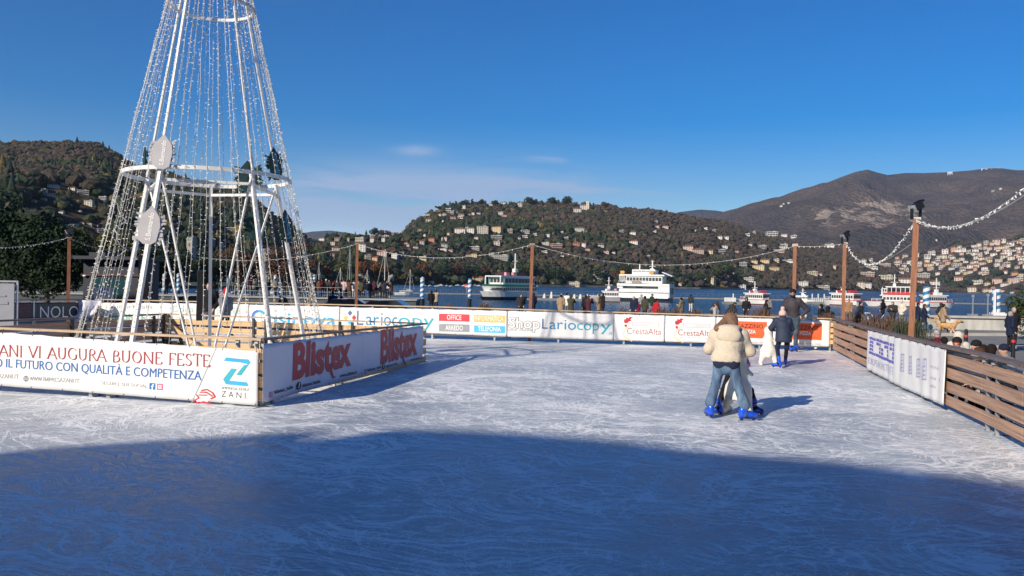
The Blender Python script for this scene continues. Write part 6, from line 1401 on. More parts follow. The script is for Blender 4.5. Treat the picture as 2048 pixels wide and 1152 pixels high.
def shrub(px, ptop, Y, wpx, k_, label, planter=True):
    top = dp(px, ptop, Y); h = top.z - ZG; t = thing('planter', label, 'planter', (top.x, Y, ZG), random.uniform(-.2, .2), 'planters with dry shrubs'); s = h / 1.45
    w_ = wpx * Y / FPX
    b = MB(); b.lathe([(w_ * .30, 0), (w_ * .36, h * .42), (w_ * .38, h * .45), (w_ * .33, h * .45), (w_ * .3, h * .38), (0, h * .38)], 16); b.build('pot', mat('dark planter', (.05, .045, .04), .7), t, world=False)
    o = obj('shrub', SHM[k_], t); o.location = (0, 0, h * .36); o.scale = (w_ * .95, w_ * .9, h * .66)
for px, pt, Y, w_, k_, lab in ((898, 605, 40, 26, 0, 'low dry shrub right of the left striped post'), (968, 603, 38, 40, 0, 'wide rust-brown dry shrub right of the second striped post'), (1015, 613, 36, 26, 0, 'low dry shrub left of the middle pole'), (1246, 613, 36, 30, 0, 'low dry shrub left of the people in front of the big ferry'), (1322, 612, 36, 38, 0, 'dry shrub right of the woman with a red rucksack'), (1352, 613, 36, 34, 1, 'dry shrub behind the rooster banners'), (1392, 615, 35, 40, 1, 'dry shrub left of the bending couple'), (1462, 615, 34, 34, 1, 'dry shrub between the bending man and the dark standing man'), (1524, 612, 33, 46, 1, 'rounded dry shrub right of the dark standing man'), (1655, 622, 31, 40, 1, 'dry shrub at the rink corner'),
    (1712, 618, 27, 44, 1, 'dry shrub right of the floodlight pole'), (1745, 622, 25, 50, 0, 'dry shrub in front of the pushchair'), (1778, 626, 23.5, 54, 1, 'tall grassy dry shrub left of the tallest pole'), (1808, 632, 22, 50, 2, 'greenish grassy shrub touching the tallest pole'), (1838, 634, 21, 40, 2, 'greenish shrub right of the tallest pole')):
    shrub(px, pt, Y, w_, k_, lab)
p = dp(2050, 600, 42); tree(2062, 0, 0, 'near', col('green'), 'dense green bush cut by the right edge beyond the fence', loc=Vector((p.x + .3, 42, ZG)), hm=3.1, name='bush', wx=.8)
def car(px, ptop, Y, rz, m, label):
    top = dp(px, ptop, Y); t = thing('parked_car', label, 'car', (top.x, Y, ZG), rz, 'parked cars behind the far fence'); b = MB()
    prof = [(-2.1, .35), (-2.15, .75), (-1.95, .95), (-1.5, 1.02), (-1.0, 1.42), (.35, 1.46), (1.05, 1.05), (1.95, .85), (2.15, .6), (2.1, .35)]
    M = Matrix(((1, 0, 0), (0, 0, 1), (0, 1, 0))); b.prism([(x, z) for x, z in prof], -.85, .85, 0, M); b.build('body', m, t, world=False)
    b = MB(); b.prism([(-1.35, 1.04), (-.92, 1.36), (.30, 1.40), (.92, 1.06)], -.865, .865, 0, M); b.build('window', GLASS, t, world=False)
    for x in (-1.35, 1.35):
        for y in (-.8, .8):
            w_ = MB(); w_.tube((x, y - .1, .32), (x, y + .1, .32), .32, 16); wh = w_.build('wheel', BLACK, t, world=False)
CARD = mat('dark car paint', (.03, .035, .045), .25, .1, 2, coat=.6)
car(703, 600, 44, .1, CARD, 'dark parked car roof showing over the far fence right of the third pole'); car(785, 605, 42, -.05, CARD, 'second dark parked car behind the fence, right of the first'); car(404, 590, 44, .1, CARD, 'dark parked car behind the fence left of the woman in the red hat')
# pavilion on the left
p0 = dp(150, 520, 50); p1 = dp(262, 520, 50); zt = dp(180, 518, 50).z; t = thing('pavilion', 'dark glazed kiosk with a reddish eave behind the left pole', 'kiosk', ((p0.x + p1.x) / 2, 51, ZG)); W_ = p1.x - p0.x; H_ = zt - ZG
NAV = mat('dark navy cladding', (.012, .018, .035), .5)
b = MB(); b.box((0, 1.5, H_ / 2), (W_, 3, H_)); b.build('wall', NAV, t, world=False); b = MB(); b.box((0, 1.3, H_ + .1), (W_ + .6, 4, .2)); b.box((-W_ * .3, 1.3, H_ + .3), (W_ * .3, 2, .3)); b.build('roof', NAV, t, world=False)
b = MB(); b.box((0, -.06, H_ * .72), (W_ + .2, .1, .10)); b.build('eave_trim', mat('rust paint', (.10, .03, .02), .6), t, world=False); b = MB(); b.box((W_ * .0, -.02, H_ * .45), (W_ * .62, .06, H_ * .44)); b.build('window', mat('teal glass', (.02, .06, .07), .1), t, world=False); b = MB(); b.box((0, -.08, H_ * .19), (W_ * .8, .1, .07)); b.build('sill', CONC, t, world=False)
b = MB(); b.sphere((-W_ * .46, -.12, H_ * .70), .08, 8, 6, sc=(1.6, 1, .8)); b.build('lamp', P_W, t, world=False)
# grey sign panels over the black banner, box with blue print
p0 = dp(-14, 562, 25.4); p1 = dp(51, 562, 25.6); zt = p0.z - .0; t = thing('sign_board', 'grey freestanding board above the black banner at the left edge', 'sign', (p1.x - .4, 25.2, ZG), .22)
b = MB(); b.box((-.2, 0, (zt - ZG) * .62), (.95, .06, (zt - ZG) * .70)); b.build('panel', mat('sign grey', (.30, .31, .34), .6, .05), t, world=False); b = MB(); b.bar((.34, .05, 0), (.34, .05, zt - ZG), .05, .05); b.bar((-.70, .05, 0), (-.70, .05, zt - ZG), .05, .05); b.bar((-.72, .05, zt - ZG), (.36, .05, zt - ZG), .05, .05); b.build('frame', mat('sign frame grey', (.36, .37, .40), .5), t, world=False)
b = MB(); b.box((-.2, -.04, (zt - ZG) * .80), (.5, .02, .05)); b.box((-.2, -.04, (zt - ZG) * .70), (.62, .02, .08)); b.build('lettering', P_GRY2, t, world=False)
p0 = dp(208, 575, 31.2); t = thing('sign_board', 'pale board with a blue label at the left corner of the white banners', 'sign', (p0.x, 31.2, ZG), .0); zt = p0.z - ZG
b = MB(); b.box((0, 0, zt - .24), (.70, .12, .48)); b.build('panel', mat('pale card', (.55, .53, .49), .6, .06), t, world=False); b = MB(); b.box((.0, -.07, zt - .12), (.32, .02, .16)); b.build('label', P_BLUE, t, world=False); b = MB(); b.bar((-.3, 0, 0), (-.3, 0, zt - .45), .05, .05); b.bar((.3, 0, 0), (.3, 0, zt - .45), .05, .05); b.build('leg', GALV, t, world=False)
# loose white cloth at the corner
b = MB(); q0 = FW + Vector((-.35, -.6, 0)); n = 8; vs = []; fs = []
for i in range(n + 1):
    for j in range(n + 1):
        u, v = i / n, j / n; vs.append((q0.x + u * .9 + .05 * math.sin(v * 6), q0.y + .12 * math.sin(u * 9 + v * 3) - .1 * v, 1.05 - v * (.85 - .45 * u)))
for i in range(n):
    for j in range(n): k = i * (n + 1) + j; fs.append((k, k + n + 1, k + n + 2, k + 1))
b.add(vs, fs, 0, True); o = b.build('loose_banner', CLOTH_S); md = o.modifiers.new('thickness', 'SOLIDIFY'); md.thickness = .004; tag(o, 'crumpled grey banner end hanging at the corner beside the black banner', 'banner')
# domed temple seen through the cone
p = gp(530, 585, ZW + 2); Y = 330; p = dp(530, 585, Y); k = Y / FPX; t = thing('domed_temple', 'pale round domed temple with a columned porch, seen through the cone', 'temple', (p.x, Y, ZW)); z1 = dp(530, 546, Y).z - ZW; z2 = dp(530, 512, Y).z - ZW; z3 = dp(530, 497, Y).z - ZW
TS = mat('temple stone', (.50, .46, .40), .8, .1, .5)
b = MB(); b.box((0, 0, z1 * .5), (56 * k, 30 * k, z1)); b.build('wall', TS, t, world=False); b = MB(); b.lathe([(20 * k, z1), (20 * k, z2), (21.5 * k, z2 + .3), (21.5 * k, z2 + .8), (18 * k, z2 + 1.2)], 24); b.build('drum', TS, t, world=False)
b = MB(); b.lathe([(18 * k * math.cos(a), z2 + 1 + (z3 - z2 - 1) * math.sin(a)) for a in np.linspace(0, 1.57, 8)], 24); b.build('dome', mat('lead dome', (.34, .34, .32), .6), t, world=False)
b = MB()
for i in range(6): b.tube(((-12 + i * 4.8) * k, -16.5 * k, 0), ((-12 + i * 4.8) * k, -16.5 * k, z1 * .78), 1.1 * k, 10)
b.build('columns', TS, t, world=False); b = MB(); M = Matrix(((1, 0, 0), (0, 0, 1), (0, 1, 0))); b.prism([(-16 * k, z1 * .78), (16 * k, z1 * .78), (0, z1 * 1.05)], -18 * k, -14 * k, 0, M); b.build('pediment', TS, t, world=False)
for j, (x, w_) in enumerate(((-18, 7), (18, 7))): b = MB(); b.box((x * k, -15.1 * k, z1 * .5), (w_ * k * .6, .2, z1 * .45)); b.build('window', WIN, t, world=False)
# land under the town on the left and the far shore wall
for x0, x1, Y0, m in ((-700, -60, 235, 'left_shore'), ):
    a = ray(-600, 560); c = ray(640, 560)
    poly = [(a.x / a.y * 330, 330), (a.x / a.y * 200, 118), (ray(150, 560).x / ray(150, 560).y * 120, 120), (ray(300, 560).x / ray(300, 560).y * 250, 250), (ray(600, 560).x / ray(600, 560).y * 300, 300), (c.x / c.y * 560, 560), (c.x / c.y * 800, 800), (a.x / a.y * 800, 800)]
    sheet(m, poly, ZW + .9, mat('lawn and park ground', (.06, .065, .035), .9, .3, .1), under=ZW - 1)
b = MB(); prev = None
for px in range(600, 1980, 20):
    r_ = ray(px, 560); a_ = r_.x / r_.y; H = H_MID if px < 800 else (H_CEN if px < 1960 else H_MTN); d = float(H.D(a_)[0]) - 3; cur = Vector((a_ * d, d, 0))
    if prev is not None and (cur - prev).length < 260: b.bar((prev.x, prev.y, ZW + .9), (cur.x, cur.y, ZW + .9), 1.0, 3.2)
    prev = cur
tag(b.build('shore_wall', mat('shore stone', (.24, .22, .19), .9, .25, .1)), 'long grey stone wall along the far shore', 'wall')

# ice spray swept up against the feet of the boards
SNW = mat('ice spray', (.60, .63, .67), .8, .12, 12, bump=.5)
def ridge(a, b_, shift, wdt, hgt, seed):
    rr = random.Random(seed); a = Vector((a[0], a[1], 0)); b_ = Vector((b_[0], b_[1], 0)); u = (b_ - a).normalized(); nrm = Vector((u.y, -u.x, 0)); nrm = -nrm if nrm.dot(a) > 0 else nrm
    n = int((b_ - a).length / .09); vs = []; fs = []; m = 6
    for i in range(n + 1):
        p = a + u * (b_ - a).length * i / n; h = hgt * max(0.02, .45 + .5 * math.sin(i * .21 + seed) * math.sin(i * .067) + rr.uniform(-.25, .35)); w_ = wdt * (.6 + .5 * math.sin(i * .13 + seed * 2) ** 2 + rr.uniform(-.1, .1))
        for j in range(m): t = j / (m - 1); q = p + nrm * (shift + w_ * (t - .5) * 2); vs.append((q.x, q.y, .003 + h * math.sin(math.pi * t) * rr.uniform(.6, 1.2)))
    for i in range(n):
        for j in range(m - 1): k = i * m + j; fs.append((k, k + m, k + m + 1, k + 1))
    mb = MB(); mb.add(vs, fs, 0, True); tag(mb.build('ice_spray', SNW), 'white ice spray gathered at the foot of the boards', 'ice spray', kind='stuff')
ridge(C1, FLc, .10, .13, .030, 1); ridge(C1, CE, .10, .10, .025, 2)
# ------------------------------------------------------------------ people
SKIN = mat('skin', (.52, .30, .21), .5, .05, 8); SKIN2 = mat('weathered skin', (.45, .25, .17), .5, .05, 8)
def cloth(k, c, bump=.1): return mat('cloth ' + k, c, .85, .12, 14, bump=bump, spec=.2)
CC = {'black': (.014, .014, .017), 'charcoal': (.032, .033, .036), 'navy': (.013, .020, .045), 'blue': (.03, .07, .20), 'denim': (.07, .13, .22), 'beige': (.40, .31, .22), 'cream': (.60, .55, .46), 'white': (.68, .67, .64), 'grey': (.20, .20, .21), 'lightgrey': (.36, .36, .37), 'red': (.42, .02, .03), 'crimson': (.26, .02, .06), 'brown': (.10, .055, .035), 'camel': (.28, .17, .09), 'olive': (.055, .055, .035), 'green': (.02, .04, .03), 'burgundy': (.09, .015, .03), 'orange': (.55, .10, .03), 'maroon': (.07, .02, .03), 'tan': (.34, .24, .15), 'hair_brown': (.07, .035, .02), 'hair_dark': (.015, .011, .01), 'hair_grey': (.30, .29, .28), 'pink': (.65, .30, .34), 'rose': (.62, .42, .40), 'khaki': (.18, .15, .09), 'darkjean': (.028, .045, .07)}
def CM(k): return cloth(k, CC[k])
def skeleton(pose, s=1.0):
    """joints for a 1.75 m figure facing +Y"""
    J = dict(pel=(0, 0, .95), chest=(0, .01, 1.30), neck=(0, .0, 1.50), head=(0, .03, 1.635))
    for sg, n in ((-1, 'L'), (1, 'R')):
        J['sh' + n] = (sg * .185, 0, 1.42); J['el' + n] = (sg * .235, -.03, 1.13); J['ha' + n] = (sg * .22, .08, .90)
        J['hip' + n] = (sg * .095, 0, .93); J['kn' + n] = (sg * .105, .02, .50); J['an' + n] = (sg * .11, -.02, .09); J['toe' + n] = (sg * .13, .14, .035)
    if pose == 'pockets':
        for sg, n in ((-1, 'L'), (1, 'R')): J['el' + n] = (sg * .27, -.07, 1.14); J['ha' + n] = (sg * .18, .08, .96)
    if pose == 'photo':
        for sg, n in ((-1, 'L'), (1, 'R')): J['el' + n] = (sg * .22, .22, 1.28); J['ha' + n] = (sg * .06, .38, 1.50)
    if pose == 'phone':
        J['elR'] = (.24, .08, 1.14); J['haR'] = (.08, .30, 1.26); J['elL'] = (-.24, .04, 1.13); J['haL'] = (-.04, .28, 1.2); J['head'] = (0, .07, 1.62)
    if pose == 'walk':
        J['knL'] = (-.10, .20, .52); J['anL'] = (-.10, .30, .10); J['toeL'] = (-.11, .46, .06); J['knR'] = (.10, .04, .50); J['anR'] = (.10, -.30, .14); J['toeR'] = (.11, -.16, .04)
        J['elL'] = (-.25, -.14, 1.15); J['haL'] = (-.22, -.05, .93); J['elR'] = (.25, .06, 1.14); J['haR'] = (.22, .24, .98)
    if pose == 'bend':
        J['chest'] = (0, .22, 1.20); J['neck'] = (0, .36, 1.33); J['head'] = (0, .46, 1.40)
        for sg, n in ((-1, 'L'), (1, 'R')): J['sh' + n] = (sg * .18, .30, 1.27); J['el' + n] = (sg * .22, .40, 1.02); J['ha' + n] = (sg * .12, .52, .86)
    if pose == 'sit':
        for sg, n in ((-1, 'L'), (1, 'R')): J['kn' + n] = (sg * .14, .42, .93); J['an' + n] = (sg * .14, .44, .50); J['toe' + n] = (sg * .15, .60, .46); J['ha' + n] = (sg * .1, .30, 1.02); J['el' + n] = (sg * .25, .05, 1.12)
    return {k: Vector(v) * s for k, v in J.items()}
def hand_prims(p, d, side, m, s=1.0, curl=.5, palm=None):
    """palm plus five fingers; d = direction from wrist to fingers, palm = palm normal"""
    d = Vector(d).normalized(); pn = Vector(palm or (0, 0, -1)); pn = (pn - d * pn.dot(d)).normalized(); ac = d.cross(pn) * side; P = []
    c = Vector(p); P.append(cap(c, c + d * .06 * s, .026 * s, .032 * s, m)); 
    for i, (o, l) in enumerate(((-.030, .070), (-.010, .080), (.010, .075), (.029, .058))):
        a = c + d * .075 * s + ac * o * s; b = a + (d * (1 - curl * .3) + pn * curl * .5).normalized() * l * .5 * s; e = b + (d * (1 - curl) + pn * curl).normalized() * l * .5 * s
        P += [cap(a, b, .0095 * s, .009 * s, m), cap(b, e, .009 * s, .0075 * s, m)]
    a = c + d * .02 * s - ac * .03 * s; b = a + (d * .7 - ac * .7).normalized() * .035 * s; P += [cap(a, b, .012 * s, .010 * s, m), cap(b, b + (d + pn * .5).normalized() * .028 * s, .010 * s, .008 * s, m)]
    return P
def body_prims(J, s=1.0, legm=1, shoem=2, hands=True, face=(0, 1, 0), detail=False):
    P = []; V = J; f = Vector(face).normalized(); up = (V['head'] - V['neck']).normalized(); side = f.cross(up)
    P += [ell(V['head'] + up * .01 * s, Vector((.075, .092, .112)) * s, 0), cap(V['neck'] - up * .03 * s, V['head'] - up * .03 * s, .052 * s, .05 * s, 0)]
    P += [cap(V['head'] - up * .06 * s + f * .03 * s, V['head'] - up * .085 * s + f * .055 * s, .045 * s, .03 * s, 0), cap(V['head'] + f * .085 * s, V['head'] - up * .02 * s + f * .105 * s, .012 * s, .014 * s, 0)]
    P += [ell(V['head'] + side * .078 * s, Vector((.014, .022, .030)) * s, 0), ell(V['head'] - side * .078 * s, Vector((.014, .022, .030)) * s, 0)]
    P += [cap(V['pel'], V['chest'], .135 * s, .15 * s, 1, .68), cap(V['chest'], V['neck'] - up * .06 * s, .15 * s, .08 * s, 1, .7), cap(V['shL'], V['shR'], .06 * s, .06 * s, 1)]
    for n in 'LR':
        P += [cap(V['sh' + n], V['el' + n], .052 * s, .042 * s, 1), cap(V['el' + n], V['ha' + n], .042 * s, .028 * s, 1)]
        P += [cap(V['hip' + n], V['kn' + n], .085 * s, .060 * s, legm), cap(V['kn' + n], V['an' + n], .058 * s, .040 * s, legm)]
        P += [cap(V['an' + n] - Vector((0, .0, .02 * s)), V['toe' + n], .042 * s, .036 * s, shoem), ell(V['an' + n] + Vector((0, -.02 * s, -.045 * s)), Vector((.038, .045, .042)) * s, shoem)]
        if hands:
            d = V['ha' + n] - V['el' + n]
            P += hand_prims(V['ha' + n], d, 1 if n == 'R' else -1, 0, s, .6, (0, .3, -1) if abs(d.normalized().z) < .8 else (0, 1, 0))
    return P
def coat_prims(J, s=1.0, length=.0, puff=.03, hood=False, sl=True):
    V = J; P = []; up = (V['chest'] - V['pel']).normalized(); base = V['pel'] - Vector((0, 0, length)) * s
    P += [cap(base, V['chest'], (.155 + length * .10) * s + puff * .6 * s, .160 * s + puff * s, 0, .74), cap(V['chest'], V['neck'] - (V['neck'] - V['chest']) * .22, .165 * s + puff * s, .085 * s, 0, .76), cap(V['shL'], V['shR'], .072 * s + puff * .5 * s, .072 * s + puff * .5 * s, 0)]
    if sl:
        for n in 'LR': P += [cap(V['sh' + n], V['el' + n], .068 * s + puff * .7 * s, .056 * s + puff * .6 * s, 0), cap(V['el' + n], V['el' + n].lerp(V['ha' + n], .93), .055 * s + puff * .5 * s, .042 * s + puff * .3 * s, 0)]
    P += [cap(V['neck'] + Vector((0, -.02, -.02)) * s, V['neck'] + Vector((0, .0, .02)) * s, .075 * s, .070 * s, 0)]
    if hood: P += [ell(V['neck'] + Vector((0, -.10, .0)) * s, Vector((.12, .09, .10)) * s, 0)]
    return P
_pm = {}
def person_meshes(pose, coat, head):
    key = (pose, coat, head)
    if key in _pm: return _pm[key]
    J = skeleton(pose); bk = ('b', pose)
    if bk not in _pm: _pm[bk] = netmesh('body', body_prims(J), .026, [SKIN, CM('black'), CM('black')], .03)
    ck = ('c', pose, coat)
    ln = {'short': 0, 'mid': .16, 'long': .42, 'puff': .02}[coat]
    if ck not in _pm: _pm[ck] = netmesh('coat', coat_prims(J, 1, ln, .055 if coat == 'puff' else .03), .028, [CM('black')], .05, cuts=[half((0, 0, .86 - ln))])
    hk = ('h', pose, head); H = J['head']
    if hk not in _pm:
        if head == 'hair': pr = [ell(H + Vector((0, -.02, .035)), (.092, .100, .100), 0), ell(H + Vector((0, -.055, -.02)), (.082, .06, .085), 0)]
        elif head == 'long': pr = [ell(H + Vector((0, -.02, .03)), (.094, .102, .105), 0), cap(H + Vector((0, -.06, 0)), H + Vector((0, -.12, -.28)), .085, .07, 0, .7)]
        elif head == 'hood': pr = [ell(H + Vector((0, -.035, .02)), (.125, .120, .145), 0), cap(H + Vector((0, -.06, -.08)), H + Vector((0, -.05, -.17)), .11, .12, 0, .8)]
        elif head == 'cap': pr = [ell(H + Vector((0, 0, .05)), (.098, .112, .075), 0), ell(H + Vector((0, .11, .03)), (.07, .07, .014), 0)]
        elif head == 'bobble': pr = [ell(H + Vector((0, -.005, .06)), (.098, .108, .09), 0), ell(H + Vector((0, 0, .175)), (.05, .05, .05), 0)]
        else: pr = [ell(H + Vector((0, -.005, .05)), (.097, .108, .092), 0)]
        _pm[hk] = netmesh('headgear', pr, .02, [CM('black')], .03)
    _pm[key] = (_pm[bk], _pm[ck], _pm[hk]); return _pm[key]
def person(px, ptop, pose, rz, coat, cc, lc, head, hc, label, h=1.72, Y=None, z=ZG, shoe='black', group='people walking and standing beyond the rink', extra=None):
    topz = {'bend': 1.50, 'sit': 1.75}.get(pose, 1.755) * h / 1.75
    if Y is None:
        r_ = ray(px, ptop); t_ = (z + topz - CAM_H) / r_.z if abs(r_.z) > 1e-6 else 60
        p = Vector((r_.x * t_, r_.y * t_, z)) if (t_ > 0 and r_.y * t_ < 95) else dp(px, ptop, 72)
        p.z = z
    else: p = dp(px, ptop, Y); p.z = p.z - topz if z is None else z
    base = math.atan2(p.x, p.y)     # rz: 0 = back to the viewer, 180 = facing the viewer
    t = thing('person', label, 'person', p, R(rz) - base, group); s = h / 1.75; t.scale = (s, s, s)
    b, c, g_ = person_meshes(pose, coat, head)
    obj('body', b, t, [SKIN, CM(lc), CM(shoe)]); obj('coat', c, t, [CM(cc)]); obj('hair' if head in ('hair', 'long') else ('hood' if head == 'hood' else 'hat'), g_, t, [CM(hc)])
    return t, p
PE = [  # px, head-top row, pose, turn, coat length, coat, legs, headgear, colour, label
 (863, 581, 'stand', 10, 'mid', 'black', 'black', 'hair', 'hair_dark', 'person in black, left one of the couple between the striped posts'),
 (872.5, 580, 'photo', -10, 'mid', 'beige', 'black', 'hair', 'hair_dark', 'person in a beige jacket taking a photo between the striped posts'),
 (1042, 588, 'pockets', 200, 'puff', 'charcoal', 'black', 'long', 'hair_brown', 'woman in a dark quilted coat left of the middle pole'),
 (1067, 586, 'stand', 20, 'mid', 'navy', 'black', 'hood', 'navy', 'person in a navy hooded coat half hidden by the middle pole'),
 (1122.5, 589, 'stand', 0, 'long', 'tan', 'black', 'hair', 'hair_dark', 'person in a long tan coat seen from behind, right of the middle pole'),
 (1134, 586, 'photo', -20, 'mid', 'white', 'grey', 'hair', 'hair_dark', 'person in white beside the tan coat, raising a phone'),
 (1142, 590, 'photo', -15, 'long', 'olive', 'olive', 'hair', 'hair_brown', 'person in an olive coat right of the one in white'),
 (1172, 590, 'stand', 5, 'long', 'black', 'black', 'hair', 'hair_dark', 'person in a long black coat left of the maroon jacket'),
 (1177, 591, 'photo', -35, 'mid', 'maroon', 'black', 'long', 'hair_brown', 'person in a maroon jacket taking a photo towards the big ferry'),
 (1199, 588, 'stand', 60, 'long', 'camel', 'black', 'long', 'hair_brown', 'person in a camel coat at the bow of the big ferry'),
 (1206.5, 586, 'stand', -60, 'long', 'black', 'black', 'hair', 'hair_dark', 'taller person in black next to the camel coat'),
 (1268, 593, 'stand', 150, 'mid', 'navy', 'black', 'hair', 'hair_grey', 'grey-haired man in a dark jacket under the big ferry'),
 (1283, 588.5, 'stand', 30, 'short', 'lightgrey', 'denim', 'hair', 'hair_grey', 'person in a light grey top and pale jeans'),
 (1290, 592, 'stand', -30, 'mid', 'olive', 'black', 'hair', 'hair_dark', 'person in dark olive right of the light grey top'),
 (1304, 588, 'walk', -60, 'mid', 'green', 'black', 'cap', 'black', 'man in a dark cap and green jacket walking right'),
 (1313, 597, 'walk', -70, 'mid', 'red', 'black', 'hair', 'hair_dark', 'person in a red jacket with a yellow rucksack'),
 (1364, 595, 'phone', 60, 'mid', 'khaki', 'brown', 'hair', 'hair_dark', 'woman in a khaki jacket looking left'),
 (1382, 588.5, 'stand', -30, 'short', 'charcoal', 'cream', 'hair', 'hair_dark', 'tall man in a charcoal jacket and cream trousers'),
 (1425, 603, 'bend', -40, 'mid', 'charcoal', 'grey', 'hair', 'hair_brown', 'person bending in a charcoal jacket'),
 (1434, 604, 'stand', 60, 'short', 'lightgrey', 'grey', 'long', 'hair_brown', 'woman with a light grey sleeve beside the bending person'),
 (1457, 605, 'bend', -60, 'mid', 'charcoal', 'black', 'cap', 'charcoal', 'man in a dark cap bending forward, left of the standing man in black'),
 (1493, 595.5, 'pockets', 170, 'mid', 'black', 'black', 'hood', 'black', 'person all in black with the hood up'),
 (1532, 599, 'phone', -80, 'mid', 'black', 'black', 'hair', 'hair_dark', 'person in black left of the girl in the pink hat, holding a phone'),
 (1537, 594, 'stand', 170, 'mid', 'grey', 'black', 'hair', 'hair_brown', 'person with grey clothes behind the phone user'),
 (1643, 608, 'stand', 70, 'mid', 'black', 'black', 'hair', 'hair_dark', 'person in black left of the floodlight pole'),
 (1656, 612, 'stand', -20, 'mid', 'black', 'black', 'long', 'hair_dark', 'dark-haired person by the rink corner'),
 (1698, 598, 'stand', 170, 'mid', 'camel', 'khaki', 'hair', 'hair_brown', 'person in a camel jacket and khaki trousers right of the floodlight pole'),
 (1721, 604, 'walk', -120, 'long', 'charcoal', 'black', 'long', 'hair_dark', 'long-haired person in charcoal pushing the pushchair'),
 (1766, 599, 'pockets', 60, 'mid', 'black', 'charcoal', 'hood', 'black', 'person in a black hooded coat below the two-decked boat'),
 (1786, 603, 'phone', 170, 'puff', 'charcoal', 'black', 'hair', 'hair_dark', 'person in a black padded jacket facing the viewer'),
 (1804, 601, 'pockets', 150, 'mid', 'cream', 'khaki', 'bobble', 'cream', 'person with a cream hat and cream scarf left of the tallest pole'),
 (1836, 605, 'walk', -80, 'mid', 'navy', 'black', 'hair', 'hair_dark', 'person in navy just right of the tallest pole'),
 (1849, 608, 'walk', -85, 'mid', 'navy', 'denim', 'hair', 'hair_brown', 'man in a navy jacket and jeans leaning forward towards the dog'),
 (1882, 605, 'walk', -60, 'mid', 'charcoal', 'black', 'hair', 'hair_brown', 'person in charcoal behind the beige jacket'),
 (1887, 608, 'walk', -75, 'mid', 'tan', 'black', 'hair', 'hair_dark', 'man in a beige jacket walking the tan dog'),
]
for (px, pt, pose, rz, ct, cc, lc, hd, hc, lab) in PE:
    person(px, pt, pose, rz, ct, cc, lc, hd, hc, lab)
person(1276, 603, 'stand', 20, 'mid', 'crimson', 'crimson', 'hair', 'hair_brown', 'child in a crimson coat beside the grey-haired man', h=1.25)
person(2028, 602, 'pockets', -150, 'mid', 'black', 'black', 'hair', 'hair_grey', 'taller person in black by the green bush at the right edge', h=1.78, Y=37, z=ZG)
person(2021, 619, 'stand', -60, 'mid', 'navy', 'black', 'hair', 'hair_grey', 'grey-haired person in navy with a pale rucksack at the right edge', h=1.66, Y=34, z=ZG)
# people on the raised pier
PI = [(604, 553, 'black', 'black', 'hair_dark', 'person in black behind the right cone strings'), (617, 560, 'navy', 'black', 'hair_dark', 'person in navy at the left end of the crowd'), (625, 561, 'orange', 'black', 'hair_dark', 'person in an orange-red top left of the crimson jacket'), (632, 561, 'navy', 'navy', 'hair_brown', 'person in navy next to the orange-red top'),
 (641, 561, 'red', 'black', 'hair_dark', 'person in the brightest crimson jacket at the railing'), (652, 562, 'olive', 'black', 'white', 'person in olive with a white cap at the railing'), (659, 560, 'charcoal', 'black', 'hair_dark', 'person in charcoal right of the white cap'), (665.5, 566, 'orange', 'black', 'hair_dark', 'person in a slim orange-red coat at the railing'), (675, 562, 'charcoal', 'black', 'hair_brown', 'person in charcoal right of the slim orange-red coat'),
 (682, 562, 'black', 'black', 'hair_dark', 'person in black standing at the end of the railing'), (688, 565, 'rose', 'black', 'hair_brown', 'person in a rose jacket behind the one in black'), (699, 564, 'brown', 'khaki', 'hair_dark', 'person in a brown jacket left of the third pole'), (708, 569, 'white', 'lightgrey', 'hair_brown', 'person in white touching the third pole'), (723, 565, 'olive', 'black', 'hair_dark', 'person in olive right of the third pole'),
 (730, 563, 'green', 'charcoal', 'hair_dark', 'person in dark green on the pier'), (738, 567, 'black', 'denim', 'white', 'person in black with a white hat on the pier'), (741, 572, 'charcoal', 'black', 'hair_dark', 'shorter person in charcoal on the pier'), (748, 565, 'maroon', 'black', 'hair_brown', 'person in maroon behind the stroller group'), (754, 563, 'navy', 'khaki', 'hair_dark', 'person in a bulky navy coat bending on the pier'), (775, 567, 'cream', 'charcoal', 'hair_brown', 'person with a cream scarf, last on the right of the pier'), (760, 562, 'grey', 'black', 'hair_dark', 'person in grey behind the bulky navy coat'),
 (494, 560, 'black', 'black', 'hair_dark', 'dark standing person seen through the middle of the cone'), (538, 562, 'black', 'black', 'hair_dark', 'dark person behind the pale striped post in the cone'), (586, 568, 'black', 'black', 'cream', 'person in black with a cream hat by the right cone leg'), (515, 562, 'charcoal', 'black', 'hair_dark', 'person in charcoal between the braces and the right leg'), (333, 572, 'black', 'black', 'hair_dark', 'dark person on the pier behind the left brace')]
_cr = random.Random(17); _ck = ['black', 'charcoal', 'navy', 'brown', 'olive', 'maroon', 'grey', 'green', 'khaki', 'black', 'navy']
for i, px in enumerate((609, 613.5, 621, 637, 645.5, 669, 693.5, 704, 718, 727, 734.5, 744, 765, 770, 783, 473, 501, 508, 527, 550, 569, 597)):
    c1 = _ck[i % len(_ck)]; PI.append((px, 561 + _cr.uniform(0, 6), c1, _cr.choice(['black', 'black', 'charcoal', 'denim']), _cr.choice(['hair_dark', 'hair_brown', 'black', 'hair_dark']), f"{['short', 'tall', 'slim', 'stout'][i % 4]} person in {c1} in the crowd on the pier, {'right of the cone' if px > 600 else 'seen through the cone'}"))
